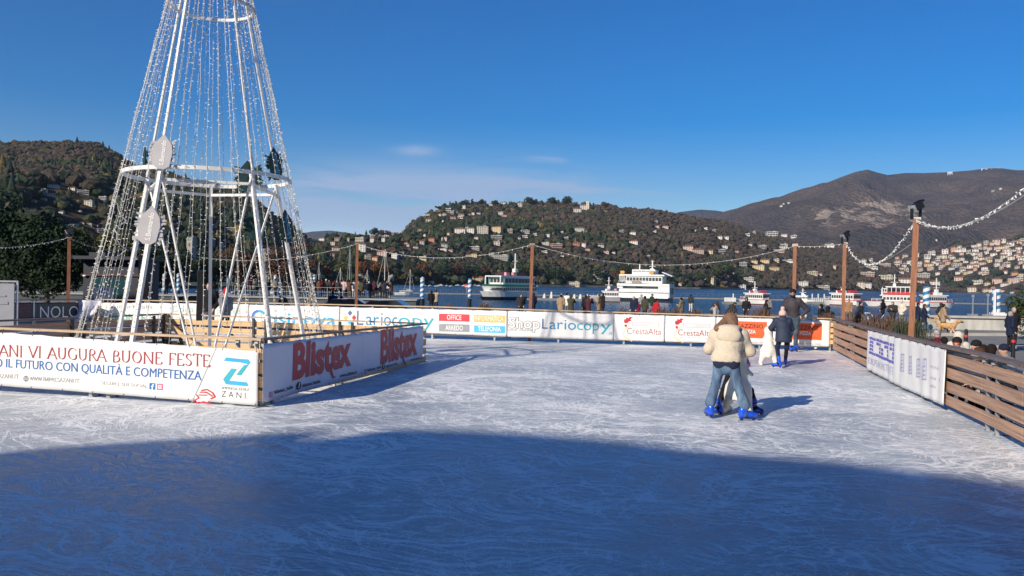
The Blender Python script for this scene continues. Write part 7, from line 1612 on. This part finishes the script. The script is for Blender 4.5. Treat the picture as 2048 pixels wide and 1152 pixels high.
for px, pt, cc, lc, hc, lab in PI:
    hh = random.uniform(1.60, 1.82); Y = 81.5 + random.uniform(-.3, 2.2); zz_ = pier_z
    pose = random.choice(['stand', 'pockets', 'photo', 'stand', 'phone']); pose = 'bend' if 'bending' in lab else pose
    person(px, pt, pose, random.uniform(-60, 60) + random.choice([0, 0, 180]), random.choice(['mid', 'mid', 'short', 'puff']), cc, lc, 'hair' if hc.startswith('hair') else 'beanie', hc, lab, h=hh, Y=Y, z=zz_, group='people on the raised pier')
# people between the far fence and the pier
person(623, 577, 'walk', 70, 'mid', 'khaki', 'grey', 'hair', 'hair_brown', 'person in a brown-grey coat standing below the pier at the cone edge', Y=52, z=ZG)
person(666, 584, 'stand', 20, 'puff', 'navy', 'black', 'beanie', 'navy', 'person in navy with a dark hat in front of the pier wall', Y=48, z=ZG)
person(697, 590, 'bend', 60, 'mid', 'cream', 'brown', 'cap', 'black', 'person in a cream jacket and black cap below the pier', Y=48, z=ZG)
person(576, 577, 'bend', 60, 'mid', 'brown', 'black', 'cap', 'cream', 'person in brown with a cream hat bending behind the fence', Y=48, z=ZG)
person(560, 592, 'sit', 30, 'mid', 'tan', 'black', 'hood', 'olive', 'small person with a yellow patch behind the fence', h=1.3, Y=44, z=ZG)
# two skaters between enclosure and far fence
person(419, 570, 'pockets', 160, 'short', 'black', 'grey', 'long', 'hair_brown', 'long-haired skater in a black top, grey trousers and red hat behind the enclosure', h=1.72, Y=25.0, z=.06, group='skaters on the ice')
o = bpy.data.objects['person'] if False else None
person(452, 583, 'walk', 40, 'puff', 'grey', 'black', 'bobble', 'red', 'skater in a grey jacket and striped bobble hat behind the enclosure', h=1.50, Y=24.6, z=.06, group='skaters on the ice')
# spectators crowding behind the right fence
def spect(px, ptop, Y, cc, head, hc, rz, lab, h=1.68, pose='stand', coat='mid'): return person(px, ptop, pose, rz, coat, cc, 'black', head, hc, lab, h=h, Y=Y, z=None, group='spectators behind the right fence')
spect(1875, 661, 22, 'burgundy', 'bobble', 'lightgrey', 0, 'spectator in a burgundy jacket and grey bobble hat')
spect(1889, 674, 21.5, 'black', 'hair', 'hair_dark', 30, 'dark spectator right of the burgundy jacket')
spect(1917, 665, 21, 'cream', 'hood', 'cream', 20, 'spectator with a cream fur hood')
t_m, p_m = spect(1915, 675, 16.5, 'black', 'beanie', 'black', 170, 'spectator with red-rimmed glasses and a black hat')
spect(1955, 681, 16.2, 'charcoal', 'beanie', 'black', 130, 'spectator with a plain black hat right of the glasses wearer')
spect(1983, 689, 15.2, 'black', 'hair', 'hair_dark', -30, 'dark-haired spectator looking down')
spect(2011, 689, 16.0, 'grey', 'beanie', 'navy', 120, 'spectator with a navy flat hat near the right edge')
spect(2020, 700, 12.9, 'black', 'hair', 'hair_brown', 100, 'bearded spectator in a black hooded jacket leaning on the handrail', pose='bend')
spect(1968, 690, 15.8, 'lightgrey', 'hair', 'hair_dark', 60, 'spectator in a light grey sleeve behind the handrail')
for rt, cc in ((t_m, 'red'),):
    b = MB()
    for sx_ in (-.033, .033):
        for i in range(12):
            a = i * math.pi / 6; a2 = (i + 1) * math.pi / 6; b.tube((sx_ + .026 * math.cos(a), .125, 1.645 + .021 * math.sin(a)), (sx_ + .026 * math.cos(a2), .125, 1.645 + .021 * math.sin(a2)), .005, 4)
    for sx_ in (-1, 1): b.tube((sx_ * .06, .125, 1.65), (sx_ * .082, .02, 1.65), .004, 4)
    b.build('glasses', P_RED, rt, world=False)
# pushchair
p = gp(1757, 668, ZG); p = dp(1752, 640, 50); t = thing('pushchair', 'blue and white pushchair in front of the water', 'pushchair', (p.x, 50, ZG), .3)
b = MB(); b.bar((-.5, -.25, .1), (.35, -.25, .95), .03, .03); b.bar((-.5, .25, .1), (.35, .25, .95), .03, .03); b.bar((.5, -.25, .1), (-.4, -.25, .7), .03, .03); b.bar((.5, .25, .1), (-.4, .25, .7), .03, .03); b.bar((-.62, -.25, 1.05), (-.62, .25, 1.05), .03, .03); b.bar((-.62, -.25, 1.05), (-.3, -.25, .65), .03, .03); b.bar((-.62, .25, 1.05), (-.3, .25, .65), .03, .03); b.build('frame', P_W, t, world=False)
b = MB(); b.box((0, 0, .62), (.7, .46, .22), M=Matrix.Rotation(.3, 3, 'Y')); b.sphere((.0, 0, .82), .32, 10, 6, sc=(1, .75, .8)); b.build('seat', CM('blue'), t, world=False)
for x in (-.5, .5):
    for y in (-.27, .27): b = MB(); b.tube((x, y - .03, .13), (x, y + .03, .13), .13, 12); b.build('wheel', BLACK, t, world=False)

# ------------------------------------------------------------------ dog
FUR = mat('tan dog fur', (.40, .22, .09), .9, .25, 9, bump=.3, c2=(.50, .30, .13)); FURD = mat('dark muzzle fur', (.05, .03, .02), .9, .2, 9); FURL = mat('pale dog fur', (.60, .46, .30), .9, .15, 9)
def dog():
    d = 45.5; p = dp(1893, 640, d); t = thing('dog', 'shaggy tan dog with a curled tail and dark muzzle walking right on a lead', 'dog', (p.x, d, ZG), R(-4) - math.atan2(p.x, p.y)); P = []
    # trunk: deep chest, narrow belly; facing +X
    P += [cap((.30, 0, .56), (.05, 0, .55), .165, .155, 0, .75), cap((.05, 0, .55), (-.32, 0, .58), .150, .125, 0, .75), ell((.33, 0, .52), (.15, .12, .17), 0), ell((-.34, 0, .55), (.13, .12, .15), 0)]
    P += [cap((.38, 0, .62), (.56, 0, .78), .115, .085, 0), ell((.62, 0, .83), (.115, .09, .09), 0), cap((.66, 0, .81), (.80, 0, .77), .058, .038, 1), ell((.81, 0, .78), (.022, .022, .02), 1)]
    for s in (-1, 1): P += [cap((.56, s * .07, .90), (.53, s * .105, .80), .032, .018, 0)]
    P += [cap((-.44, 0, .64), (-.58, 0, .80), .055, .055, 0), cap((-.58, 0, .80), (-.55, 0, .95), .06, .06, 0), cap((-.55, 0, .95), (-.42, 0, .98), .06, .045, 0), cap((-.42, 0, .98), (-.36, 0, .90), .045, .02, 2)]
    for s, k in ((-1, .14), (1, -.08)):      # front legs: shoulder, elbow, wrist, paw
        P += [cap((.30, s * .09, .50), (.27 + k * .3, s * .10, .36), .065, .050, 0), cap((.27 + k * .3, s * .10, .36), (.30 + k, s * .10, .17), .042, .030, 2), cap((.30 + k, s * .10, .17), (.31 + k * 1.2, s * .10, .05), .028, .026, 2), ell((.34 + k * 1.2, s * .10, .03), (.055, .035, .03), 2)]
    for s, k in ((-1, -.14), (1, .10)):      # hind legs: thigh, knee forward, hock backward, paw
        P += [cap((-.34, s * .09, .52), (-.24 + k * .5, s * .11, .36), .10, .06, 0), cap((-.24 + k * .5, s * .11, .36), (-.40 + k, s * .11, .21), .05, .032, 0), cap((-.40 + k, s * .11, .21), (-.35 + k, s * .11, .05), .028, .026, 2), ell((-.31 + k, s * .11, .03), (.055, .035, .03), 2)]
    obj('body', netmesh('body', P, .018, [FUR, FURD, FURL], .05, noise=.008), t)
    b = MB()
    for i in range(14): a = i * math.pi / 7; a2 = (i + 1) * math.pi / 7; b.tube((.47 + .04 * math.sin(a), .105 * math.cos(a), .71 + .1 * math.sin(a)), (.47 + .04 * math.sin(a2), .105 * math.cos(a2), .71 + .1 * math.sin(a2)), .012, 5)
    b.build('collar', P_RED, t, world=False)
    for s in (-1, 1): b = MB(); b.sphere((.675, s * .055, .86), .014, 8, 6); b.build('eye', BLACK, t, world=False)
dog()
# ------------------------------------------------------------------ skating figures near the viewer
SK = mat('glossy blue skate plastic', (.008, .08, .62), .22, .08, 6, coat=.5); BLADE = mat('skate blade steel', (.55, .57, .6), .25, .05, metal=.9); SOLE = mat('dark blue skate holder', (.01, .03, .20), .4)
SHER = mat('beige sherpa fleece', (.60, .52, .41), .95, .12, 60, bump=.45, spec=.1); DEN = mat('washed denim', (.045, .085, .155), .85, .35, 9, bump=.3, c2=(.10, .165, .26), stretch=(1, 1, .5)); DEND = mat('dark denim', (.035, .055, .075), .85, .3, 9, bump=.2, c2=(.05, .075, .10)); NAVK = mat('navy knit', (.012, .018, .05), .9, .1, 30, bump=.3)
AIDM = mat('scuffed white plastic', (.72, .70, .62), .4, .10, 4, bump=.1)
def skate(t, J, n, s=1.0, boot=.30):
    s *= .90; boot /= .90
    an = J['an' + n]; toe = J['toe' + n]; d = Vector((toe.x - an.x, toe.y - an.y, 0)).normalized(); r_ = Vector((d.y, -d.x, 0)); a0 = Vector((an.x, an.y, 0)); z0 = .0
    def q(f, u, h): return a0 + d * f * s + r_ * u * s + Vector((0, 0, h * s + z0))
    P = [cap(q(-.02, 0, .115), q(.0, 0, boot), .056 * s, .058 * s, 0), cap(q(-.03, 0, .115), q(.10, 0, .112), .052 * s, .047 * s, 0), cap(q(.10, 0, .112), q(.19, 0, .095), .047 * s, .040 * s, 0), cap(q(-.06, 0, .10), q(-.05, 0, .18), .045 * s, .045 * s, 0)]
    o = obj('skate', netmesh('skate', P, .011, [SK], .03), t)
    b = MB(); b.bar(q(-.085, 0, .052), q(.205, 0, .052), .055 * s, .022 * s); 
    for f in (-.055, .15): b.bar(q(f - .02, 0, .03), q(f + .03, 0, .03), .02 * s, .035 * s)
    b.build('holder', SOLE, o, world=False); b = MB(); b.bar(q(-.11, 0, .010), q(.235, 0, .010), .005, .024 * s); b.build('blade', BLADE, o, world=False)
    b = MB()
    for h, f in ((.16, .045), (.22, .05), (.27, .052))[:3 if boot > .25 else 2]: b.bar(q(f, -.045, h), q(f, .045, h), .02 * s, .016 * s)
    b.bar(q(.10, -.045, .145), q(.10, .045, .145), .02 * s, .012 * s); b.build('buckle', SOLE, o, world=False)
def bigperson(name_label, loc, rz, J, mats_body, jacket, jm, trousers, tm, extras, res=.0105, group='skaters on the ice', face=(0, 1, 0), s=1.0, skates=True, jk_=.045, hem=-1, them=-1, boot=.30):
    t = thing('person', name_label, 'person', loc, rz, group)
    obj('body', netmesh('body', body_prims(J, s, 1, 1, True, face), res, mats_body, .028), t)
    if jacket: obj('jacket', netmesh('jacket', jacket, .013, [jm], jk_, cuts=[half((0, 0, hem))], noise=.004), t)
    if trousers: obj('trousers', netmesh('trousers', trousers, .012, [tm], .03, cuts=[half((0, 0, them))], noise=.0045), t)
    for nm, pr, m, k, ns in extras: obj(nm, netmesh(nm, pr, .011, [m], k, noise=ns), t)
    if skates:
        for n in 'LR': skate(t, J, n, s, boot)
    return t
def trousers_prims(J, s=1.0, flare=.0, w_=1.0):
    P = [cap(J['pel'] + Vector((0, 0, .06)) * s, J['pel'] - Vector((0, 0, .05)) * s, .145 * s * w_, .155 * s * w_, 0, .78), cap(J['hipL'], J['hipR'], .10 * s * w_, .10 * s * w_, 0)]
    for n in 'LR': P += [cap(J['hip' + n], J['kn' + n], .100 * s * w_, .074 * s * w_, 0), cap(J['kn' + n], J['an' + n] + Vector((0, 0, .10)) * s, .074 * s * w_, (.062 + flare) * s, 0)]
    return P
# woman in beige, seen from behind, pushing an aid; local +Y away from the viewer
fl = gp(1420, 836); fr = gp(1489, 842); hp = (fl + fr) / 2 + Vector((.0, .12, 0))
yawW = -math.atan2(hp.x, hp.y) - .05
Mi = Matrix.Rotation(-yawW, 3, 'Z')
la = Mi @ (fl - hp); ra = Mi @ (fr - hp)
J = skeleton('stand')
J.update(pel=Vector((.0, -.02, .82)), chest=Vector((.02, .14, 1.13)), neck=Vector((.03, .27, 1.31)), head=Vector((.03, .36, 1.42)), shL=Vector((-.165, .20, 1.23)), shR=Vector((.21, .20, 1.23)), elL=Vector((-.27, .26, 1.00)), haL=Vector((-.08, .46, .92)), elR=Vector((.33, .26, .99)), haR=Vector((.20, .47, .90)),
         hipL=Vector((-.095, 0, .78)), hipR=Vector((.105, 0, .78)), knL=Vector((la.x * .62 - .02, la.y * .4 + .08, .47)), knR=Vector((ra.x * .66 - .0, ra.y * .4 + .06, .46)), anL=Vector((la.x, la.y, .14)), anR=Vector((ra.x, ra.y, .14)), toeL=Vector((la.x - .07, la.y + .16, .08)), toeR=Vector((ra.x + .14, ra.y + .07, .08)))
jk = [cap(J['pel'] + Vector((0, .02, .10)), J['chest'], .185, .200, 0, .82), cap(J['chest'], J['neck'] - Vector((0, .03, .08)), .200, .13, 0, .8), cap(J['shL'], J['shR'], .088, .088, 0),
      cap(J['shL'], J['elL'], .090, .074, 0), cap(J['elL'], J['elL'].lerp(J['haL'], .80), .072, .052, 0), cap(J['shR'], J['elR'], .090, .076, 0), cap(J['elR'], J['elR'].lerp(J['haR'], .80), .074, .052, 0), cap(J['pel'] + Vector((-.10, .0, .06)), J['pel'] + Vector((.10, .0, .06)), .115, .115, 0, .9)]
hoodp = [ell((.03, .005, 1.235), (.180, .080, .135), 0), ell((.03, .10, 1.345), (.170, .13, .05), 0)]
jk2 = jk
wt = bigperson('woman in a fluffy beige hooded jacket and flared jeans bending over a skating aid', hp, yawW, J, [SKIN, CM('denim')], jk2, SHER, trousers_prims(J, .90, .026, .98), DEN,
    [('hood', hoodp, SHER, .05, .0), ('hair', [ell(J['head'] + Vector((0, -.015, .02)), (.118, .118, .125), 0), ell(J['head'] + Vector((-.02, -.07, -.05)), (.140, .095, .12), 0), cap(J['head'] + Vector((-.08, -.10, -.02)), (-.15, .10, 1.33), .070, .050, 0), cap(J['head'] + Vector((-.06, -.10, -.03)), (-.10, .10, 1.34), .070, .05, 0), cap(J['head'] + Vector((.04, -.07, -.05)), J['head'] + Vector((.12, -.08, -.16)), .045, .03, 0)], mat('brown hair', (.12, .065, .04), .6, .4, 30, stretch=(6, 6, .8), bump=.5, c2=(.24, .14, .08)), .03, .006),
     ('jumper', [cap(J['pel'] + Vector((-.075, -.005, .035)), J['pel'] + Vector((.085, -.005, .035)), .118, .118, 0, .95), cap(J['pel'] + Vector((-.075, -.005, -.0)), J['pel'] + Vector((.085, -.005, -.0)), .112, .112, 0, .95)], NAVK, .02, 0),
     ('waistband', [cap(J['pel'] + Vector((-.07, .0, .05)), J['pel'] + Vector((.08, .0, .05)), .108, .108, 0, .98)], mat('rust rib knit', (.25, .09, .04), .9, .1, 30), .02, 0)], jk_=.07, hem=.845, them=.165, boot=.215)
# skating aids: white plastic animal-shaped frames
def aid(loc, rz, h, label, tilt=0.0):
    t = thing('skating_aid', label, 'skating aid', loc, rz, 'white plastic skating aids'); s = h / .95
    P = [cap((0, 0, .30), (0, .04, .62), .165, .10, 0, .8), cap((0, .04, .62), (.0, .05, .80), .10, .085, 0, .9), ell((0, .06, .84), (.10, .115, .10), 0), cap((0, .16, .84), (0, .22, .82), .035, .018, 0),
         cap((-.09, .0, .36), (-.17, -.05, .07), .095, .05, 0), cap((.09, .0, .36), (.17, -.05, .07), .095, .05, 0), cap((-.17, -.18, .04), (-.17, .20, .035), .042, .032, 0), cap((.17, -.18, .04), (.17, .20, .035), .042, .032, 0), cap((0, -.05, .42), (0, -.16, .16), .10, .03, 0, .6)]
    P += [cap((-.10, .04, .62), (-.19, .0, .56), .03, .024, 0), cap((.10, .04, .62), (.19, .0, .56), .03, .024, 0)]
    P = [(p[0], p[1] * s, p[2] * s) + ((p[3] * s, p[4] * s) if p[0] == 'c' else (p[3], p[4])) + p[5:] for p in P]
    obj('shell', netmesh('shell', P, .013, [AIDM], .05, cuts=[ell((0, .0, .02 * s), (.105 * s, .5 * s, .20 * s), 0)]), t)
    b = MB(); b.tube((-.2 * s, 0, .57 * s), (.2 * s, 0, .57 * s), .014, 8); b.build('handle', AIDM, t, world=False); return t
ap = gp(1474, 829); aid(ap + Vector((.04, .10, 0)), yawW - .25, 1.04, 'white plastic skating aid between the legs of the woman in beige')
# child beyond the aid
cpn = gp(1474, 823) + Vector((0, .30, 0)); Mi = Matrix.Rotation(-yawW, 3, 'Z'); la = Mi @ (gp(1437, 829) - cpn); ra = Mi @ (gp(1509, 829) - cpn)
Jc = skeleton('stand', .62)
Jc.update(pel=Vector((.03, .10, .55)), chest=Vector((.05, .06, .76)), neck=Vector((.06, .0, .88)), head=Vector((.06, -.03, .97)), anL=Vector((la.x, la.y, .12)), anR=Vector((ra.x, ra.y, .12)), toeL=Vector((la.x - .10, la.y - .0, .07)), toeR=Vector((ra.x + .11, ra.y - .03, .07)), knL=Vector((la.x * .7, la.y * .5 + .05, .33)), knR=Vector((ra.x * .75 + .02, ra.y * .5 + .05, .33)), hipL=Vector((-.05, .1, .54)), hipR=Vector((.10, .1, .54)),
          shL=Vector((-.06, .04, .84)), shR=Vector((.16, .04, .84)), elL=Vector((-.12, .0, .72)), haL=Vector((-.08, -.14, .66)), elR=Vector((.22, -.02, .72)), haR=Vector((.18, -.16, .72)))
bigperson('small child in dark trousers and blue skates half hidden behind the aid and the woman', cpn, yawW, Jc, [SKIN, CM('black')], coat_prims(Jc, .62, 0, .03), CM('pink'), trousers_prims(Jc, .62), CM('black'), [('hat', [ell(Jc['head'] + Vector((0, 0, .03)), (.072, .078, .075), 0)], CM('grey'), .02, 0), ('mitten', [ell(Jc['haR'] + Vector((0, -.02, .0)), (.035, .045, .05), 0)], CM('rose'), .02, 0)], face=(0, -1, 0), s=.72)
# girl in the navy coat
gpos = (gp(1556, 734) + gp(1573, 731)) / 2; yawG = -math.atan2(gpos.x, gpos.y) + .1; Mi = Matrix.Rotation(-yawG, 3, 'Z'); la = Mi @ (gp(1557, 736) - gpos); ra = Mi @ (gp(1571, 731) - gpos)
Jg = skeleton('stand', .80)
Jg.update(pel=Vector((.02, .02, .76)), chest=Vector((.0, .05, 1.02)), neck=Vector((-.01, .08, 1.19)), head=Vector((-.01, .10, 1.29)), anL=Vector((la.x, la.y, .13)), anR=Vector((ra.x, ra.y, .13)), toeL=Vector((la.x - .12, la.y + .03, .08)), toeR=Vector((ra.x + .03, ra.y + .13, .08)), knL=Vector((la.x * .8 - .01, .06, .45)), knR=Vector((ra.x * .8 + .02, .06, .45)), hipL=Vector((-.06, .02, .74)), hipR=Vector((.10, .02, .74)),
          shL=Vector((-.15, .06, 1.13)), shR=Vector((.14, .06, 1.13)), elL=Vector((-.28, .10, .93)), haL=Vector((-.20, .30, .90)), elR=Vector((.22, .16, .93)), haR=Vector((.12, .32, .92)))
NC = mat('navy winter coat', (.014, .024, .055), .7, .15, 6, bump=.3)
gj = [cap(Jg['pel'] - Vector((0, 0, .10)), Jg['chest'], .205, .165, 0, .78), cap(Jg['chest'], Jg['neck'] - Vector((0, 0, .05)), .165, .09, 0, .8), cap(Jg['shL'], Jg['shR'], .08, .08, 0)]
for n in 'LR': gj += [cap(Jg['sh' + n], Jg['el' + n], .078, .068, 0), cap(Jg['el' + n], Jg['el' + n].lerp(Jg['ha' + n], .8), .066, .05, 0)]
bigperson('girl in a navy coat and pale pink bobble hat pushing a white skating aid', gpos, yawG, Jg, [SKIN, CM('black')], gj, NC, trousers_prims(Jg, .72, 0, 1.0), CM('navy'),
    [('hood', [ell(Jg['neck'] + Vector((0, -.08, -.03)), (.12, .06, .10), 0)], NC, .02, 0), ('bobble_hat', [ell(Jg['head'] + Vector((0, -.01, .02)), (.092, .10, .105), 0), ell(Jg['head'] + Vector((0, -.01, .155)), (.05, .05, .05), 0)], mat('pale pink knit', (.66, .42, .36), .9, .1, 40, bump=.4), .015, .001), ('hair', [cap(Jg['head'] + Vector((0, -.04, -.05)), Jg['neck'] + Vector((0, -.07, -.0)), .075, .05, 0)], CM('hair_brown'), .02, 0)], s=.86, hem=.60)
aid(gp(1545, 733) + Vector((-.02, .30, 0)), yawG, 1.0, 'white plastic skating aid pushed by the girl in navy')
# man leaning on the far fence, facing the viewer
mp_ = gp(1584, 703.5); yawM = -math.atan2(mp_.x, mp_.y); s = 1.08; Jm = skeleton('stand', s)
# local +Y away from the viewer; he faces -Y, so his right hand is on the viewer's left
Jm = {k: Vector((-v.x, -v.y, v.z + .07)) for k, v in Jm.items()}
Jm.update(pel=Vector((.03, .05, 1.06)), chest=Vector((.0, .02, 1.42)), neck=Vector((-.01, .0, 1.64)), head=Vector((-.01, -.03, 1.79)), shL=Vector((.175, .02, 1.56)), shR=Vector((-.185, .02, 1.56)), elL=Vector((.43, .10, 1.30)), haL=Vector((.24, .06, 1.10)), elR=Vector((-.28, .06, 1.24)), haR=Vector((-.22, -.06, .98)),
          hipL=Vector((.13, .04, 1.02)), hipR=Vector((-.07, .04, 1.02)), knL=Vector((.10, -.02, .58)), knR=Vector((-.02, .12, .60)), anL=Vector((.10, -.02, .14)), anR=Vector((-.12, .28, .20)), toeL=Vector((-.02, -.14, .08)), toeR=Vector((-.06, .14, .08)))
JM = mat('dark plum grey jacket', (.035, .030, .038), .7, .15, 8, bump=.3)
mj = [cap(Jm['pel'] + Vector((0, 0, .04)), Jm['chest'], .168, .190, 0, .74), cap(Jm['chest'], Jm['neck'] - Vector((0, 0, .06)), .190, .10, 0, .76), cap(Jm['shL'], Jm['shR'], .082, .082, 0), cap(Jm['neck'], Jm['neck'] + Vector((0, .02, .02)), .085, .085, 0)]
for n in 'LR': mj += [cap(Jm['sh' + n], Jm['el' + n], .092, .076, 0), cap(Jm['el' + n], Jm['el' + n].lerp(Jm['ha' + n], .84), .074, .052, 0)]
hd = Jm['head']
mt = bigperson('bearded man with glasses in a dark jacket, hand on hip by the far fence', mp_, yawM, Jm, [SKIN, CM('darkjean')], mj, JM, trousers_prims(Jm, 1.02, 0, .95), DEND,
    [('beanie', [ell(hd + Vector((0, .01, .055)), (.098, .108, .095), 0), ell(hd + Vector((0, .05, .0)), (.092, .075, .09), 0)], CM('black'), .02, 0), ('beard', [ell(hd + Vector((0, -.055, -.085)), (.062, .050, .052), 0), ell(hd + Vector((-.055, -.035, -.055)), (.022, .035, .05), 0), ell(hd + Vector((.055, -.035, -.055)), (.022, .035, .05), 0)], CM('hair_dark'), .02, 0),
     ('glove', hand_prims(Jm['haL'] + Vector((0, -.0, 0)), (-.6, 0, -.8), 1, 0, 1.15, .5, (0, 1, 0)), CM('grey'), .01, 0)], face=(0, -1, 0), s=1.06, hem=1.03, them=.20, boot=.24)
b = MB()
for sx_ in (-.036, .036):
    for i in range(12):
        a = i * math.pi / 6; a2 = (i + 1) * math.pi / 6; b.tube((hd.x + sx_ + .029 * math.cos(a), hd.y - .108, hd.z + .012 + .023 * math.sin(a)), (hd.x + sx_ + .029 * math.cos(a2), hd.y - .108, hd.z + .012 + .023 * math.sin(a2)), .005, 4)
b.tube((hd.x - .01, hd.y - .11, hd.z + .014), (hd.x + .01, hd.y - .11, hd.z + .014), .004, 4)
for sx_ in (-1, 1): b.tube((hd.x + sx_ * .064, hd.y - .106, hd.z + .016), (hd.x + sx_ * .084, hd.y + .0, hd.z + .016), .004, 4)
b.build('glasses', BLACK, mt, world=False)
for sx_ in (-.034, .034): b = MB(); b.sphere((hd.x + sx_, hd.y - .085, hd.z + .012), .011, 8, 6); b.build('eye', BLACK, mt, world=False)
b = MB(); b.box((hd.x, hd.y - .108, hd.z - .062), (.040, .008, .008)); b.build('mouth', mat('lips', (.35, .13, .11), .6), mt, world=False)
aid(Vector((FR.x, FR.y, 0)) + (FL_ - FR).normalized() * .75 + Vector((.1, .32, .04)), yawM, 1.20, 'white skating aid parked behind the far fence, only its head showing')
# ------------------------------------------------------------------ air
def haze(dens):
    b = MB(); b.box((0, 4500, 660), (17000, 12000, 1330)); m = bpy.data.materials.new('haze'); m.use_nodes = True; nt = m.node_tree; nt.nodes.clear()
    v = nt.nodes.new('ShaderNodeVolumePrincipled'); v.inputs['Color'].default_value = (.62, .76, 1.0, 1); v.inputs['Density'].default_value = dens; v.inputs['Anisotropy'].default_value = .1
    o = nt.nodes.new('ShaderNodeOutputMaterial'); nt.links.new(v.outputs[0], o.inputs['Volume']); ob = b.build('haze', m); tag(ob, 'thin blue haze over the lake', 'haze', kind='stuff')
haze(0.000038)
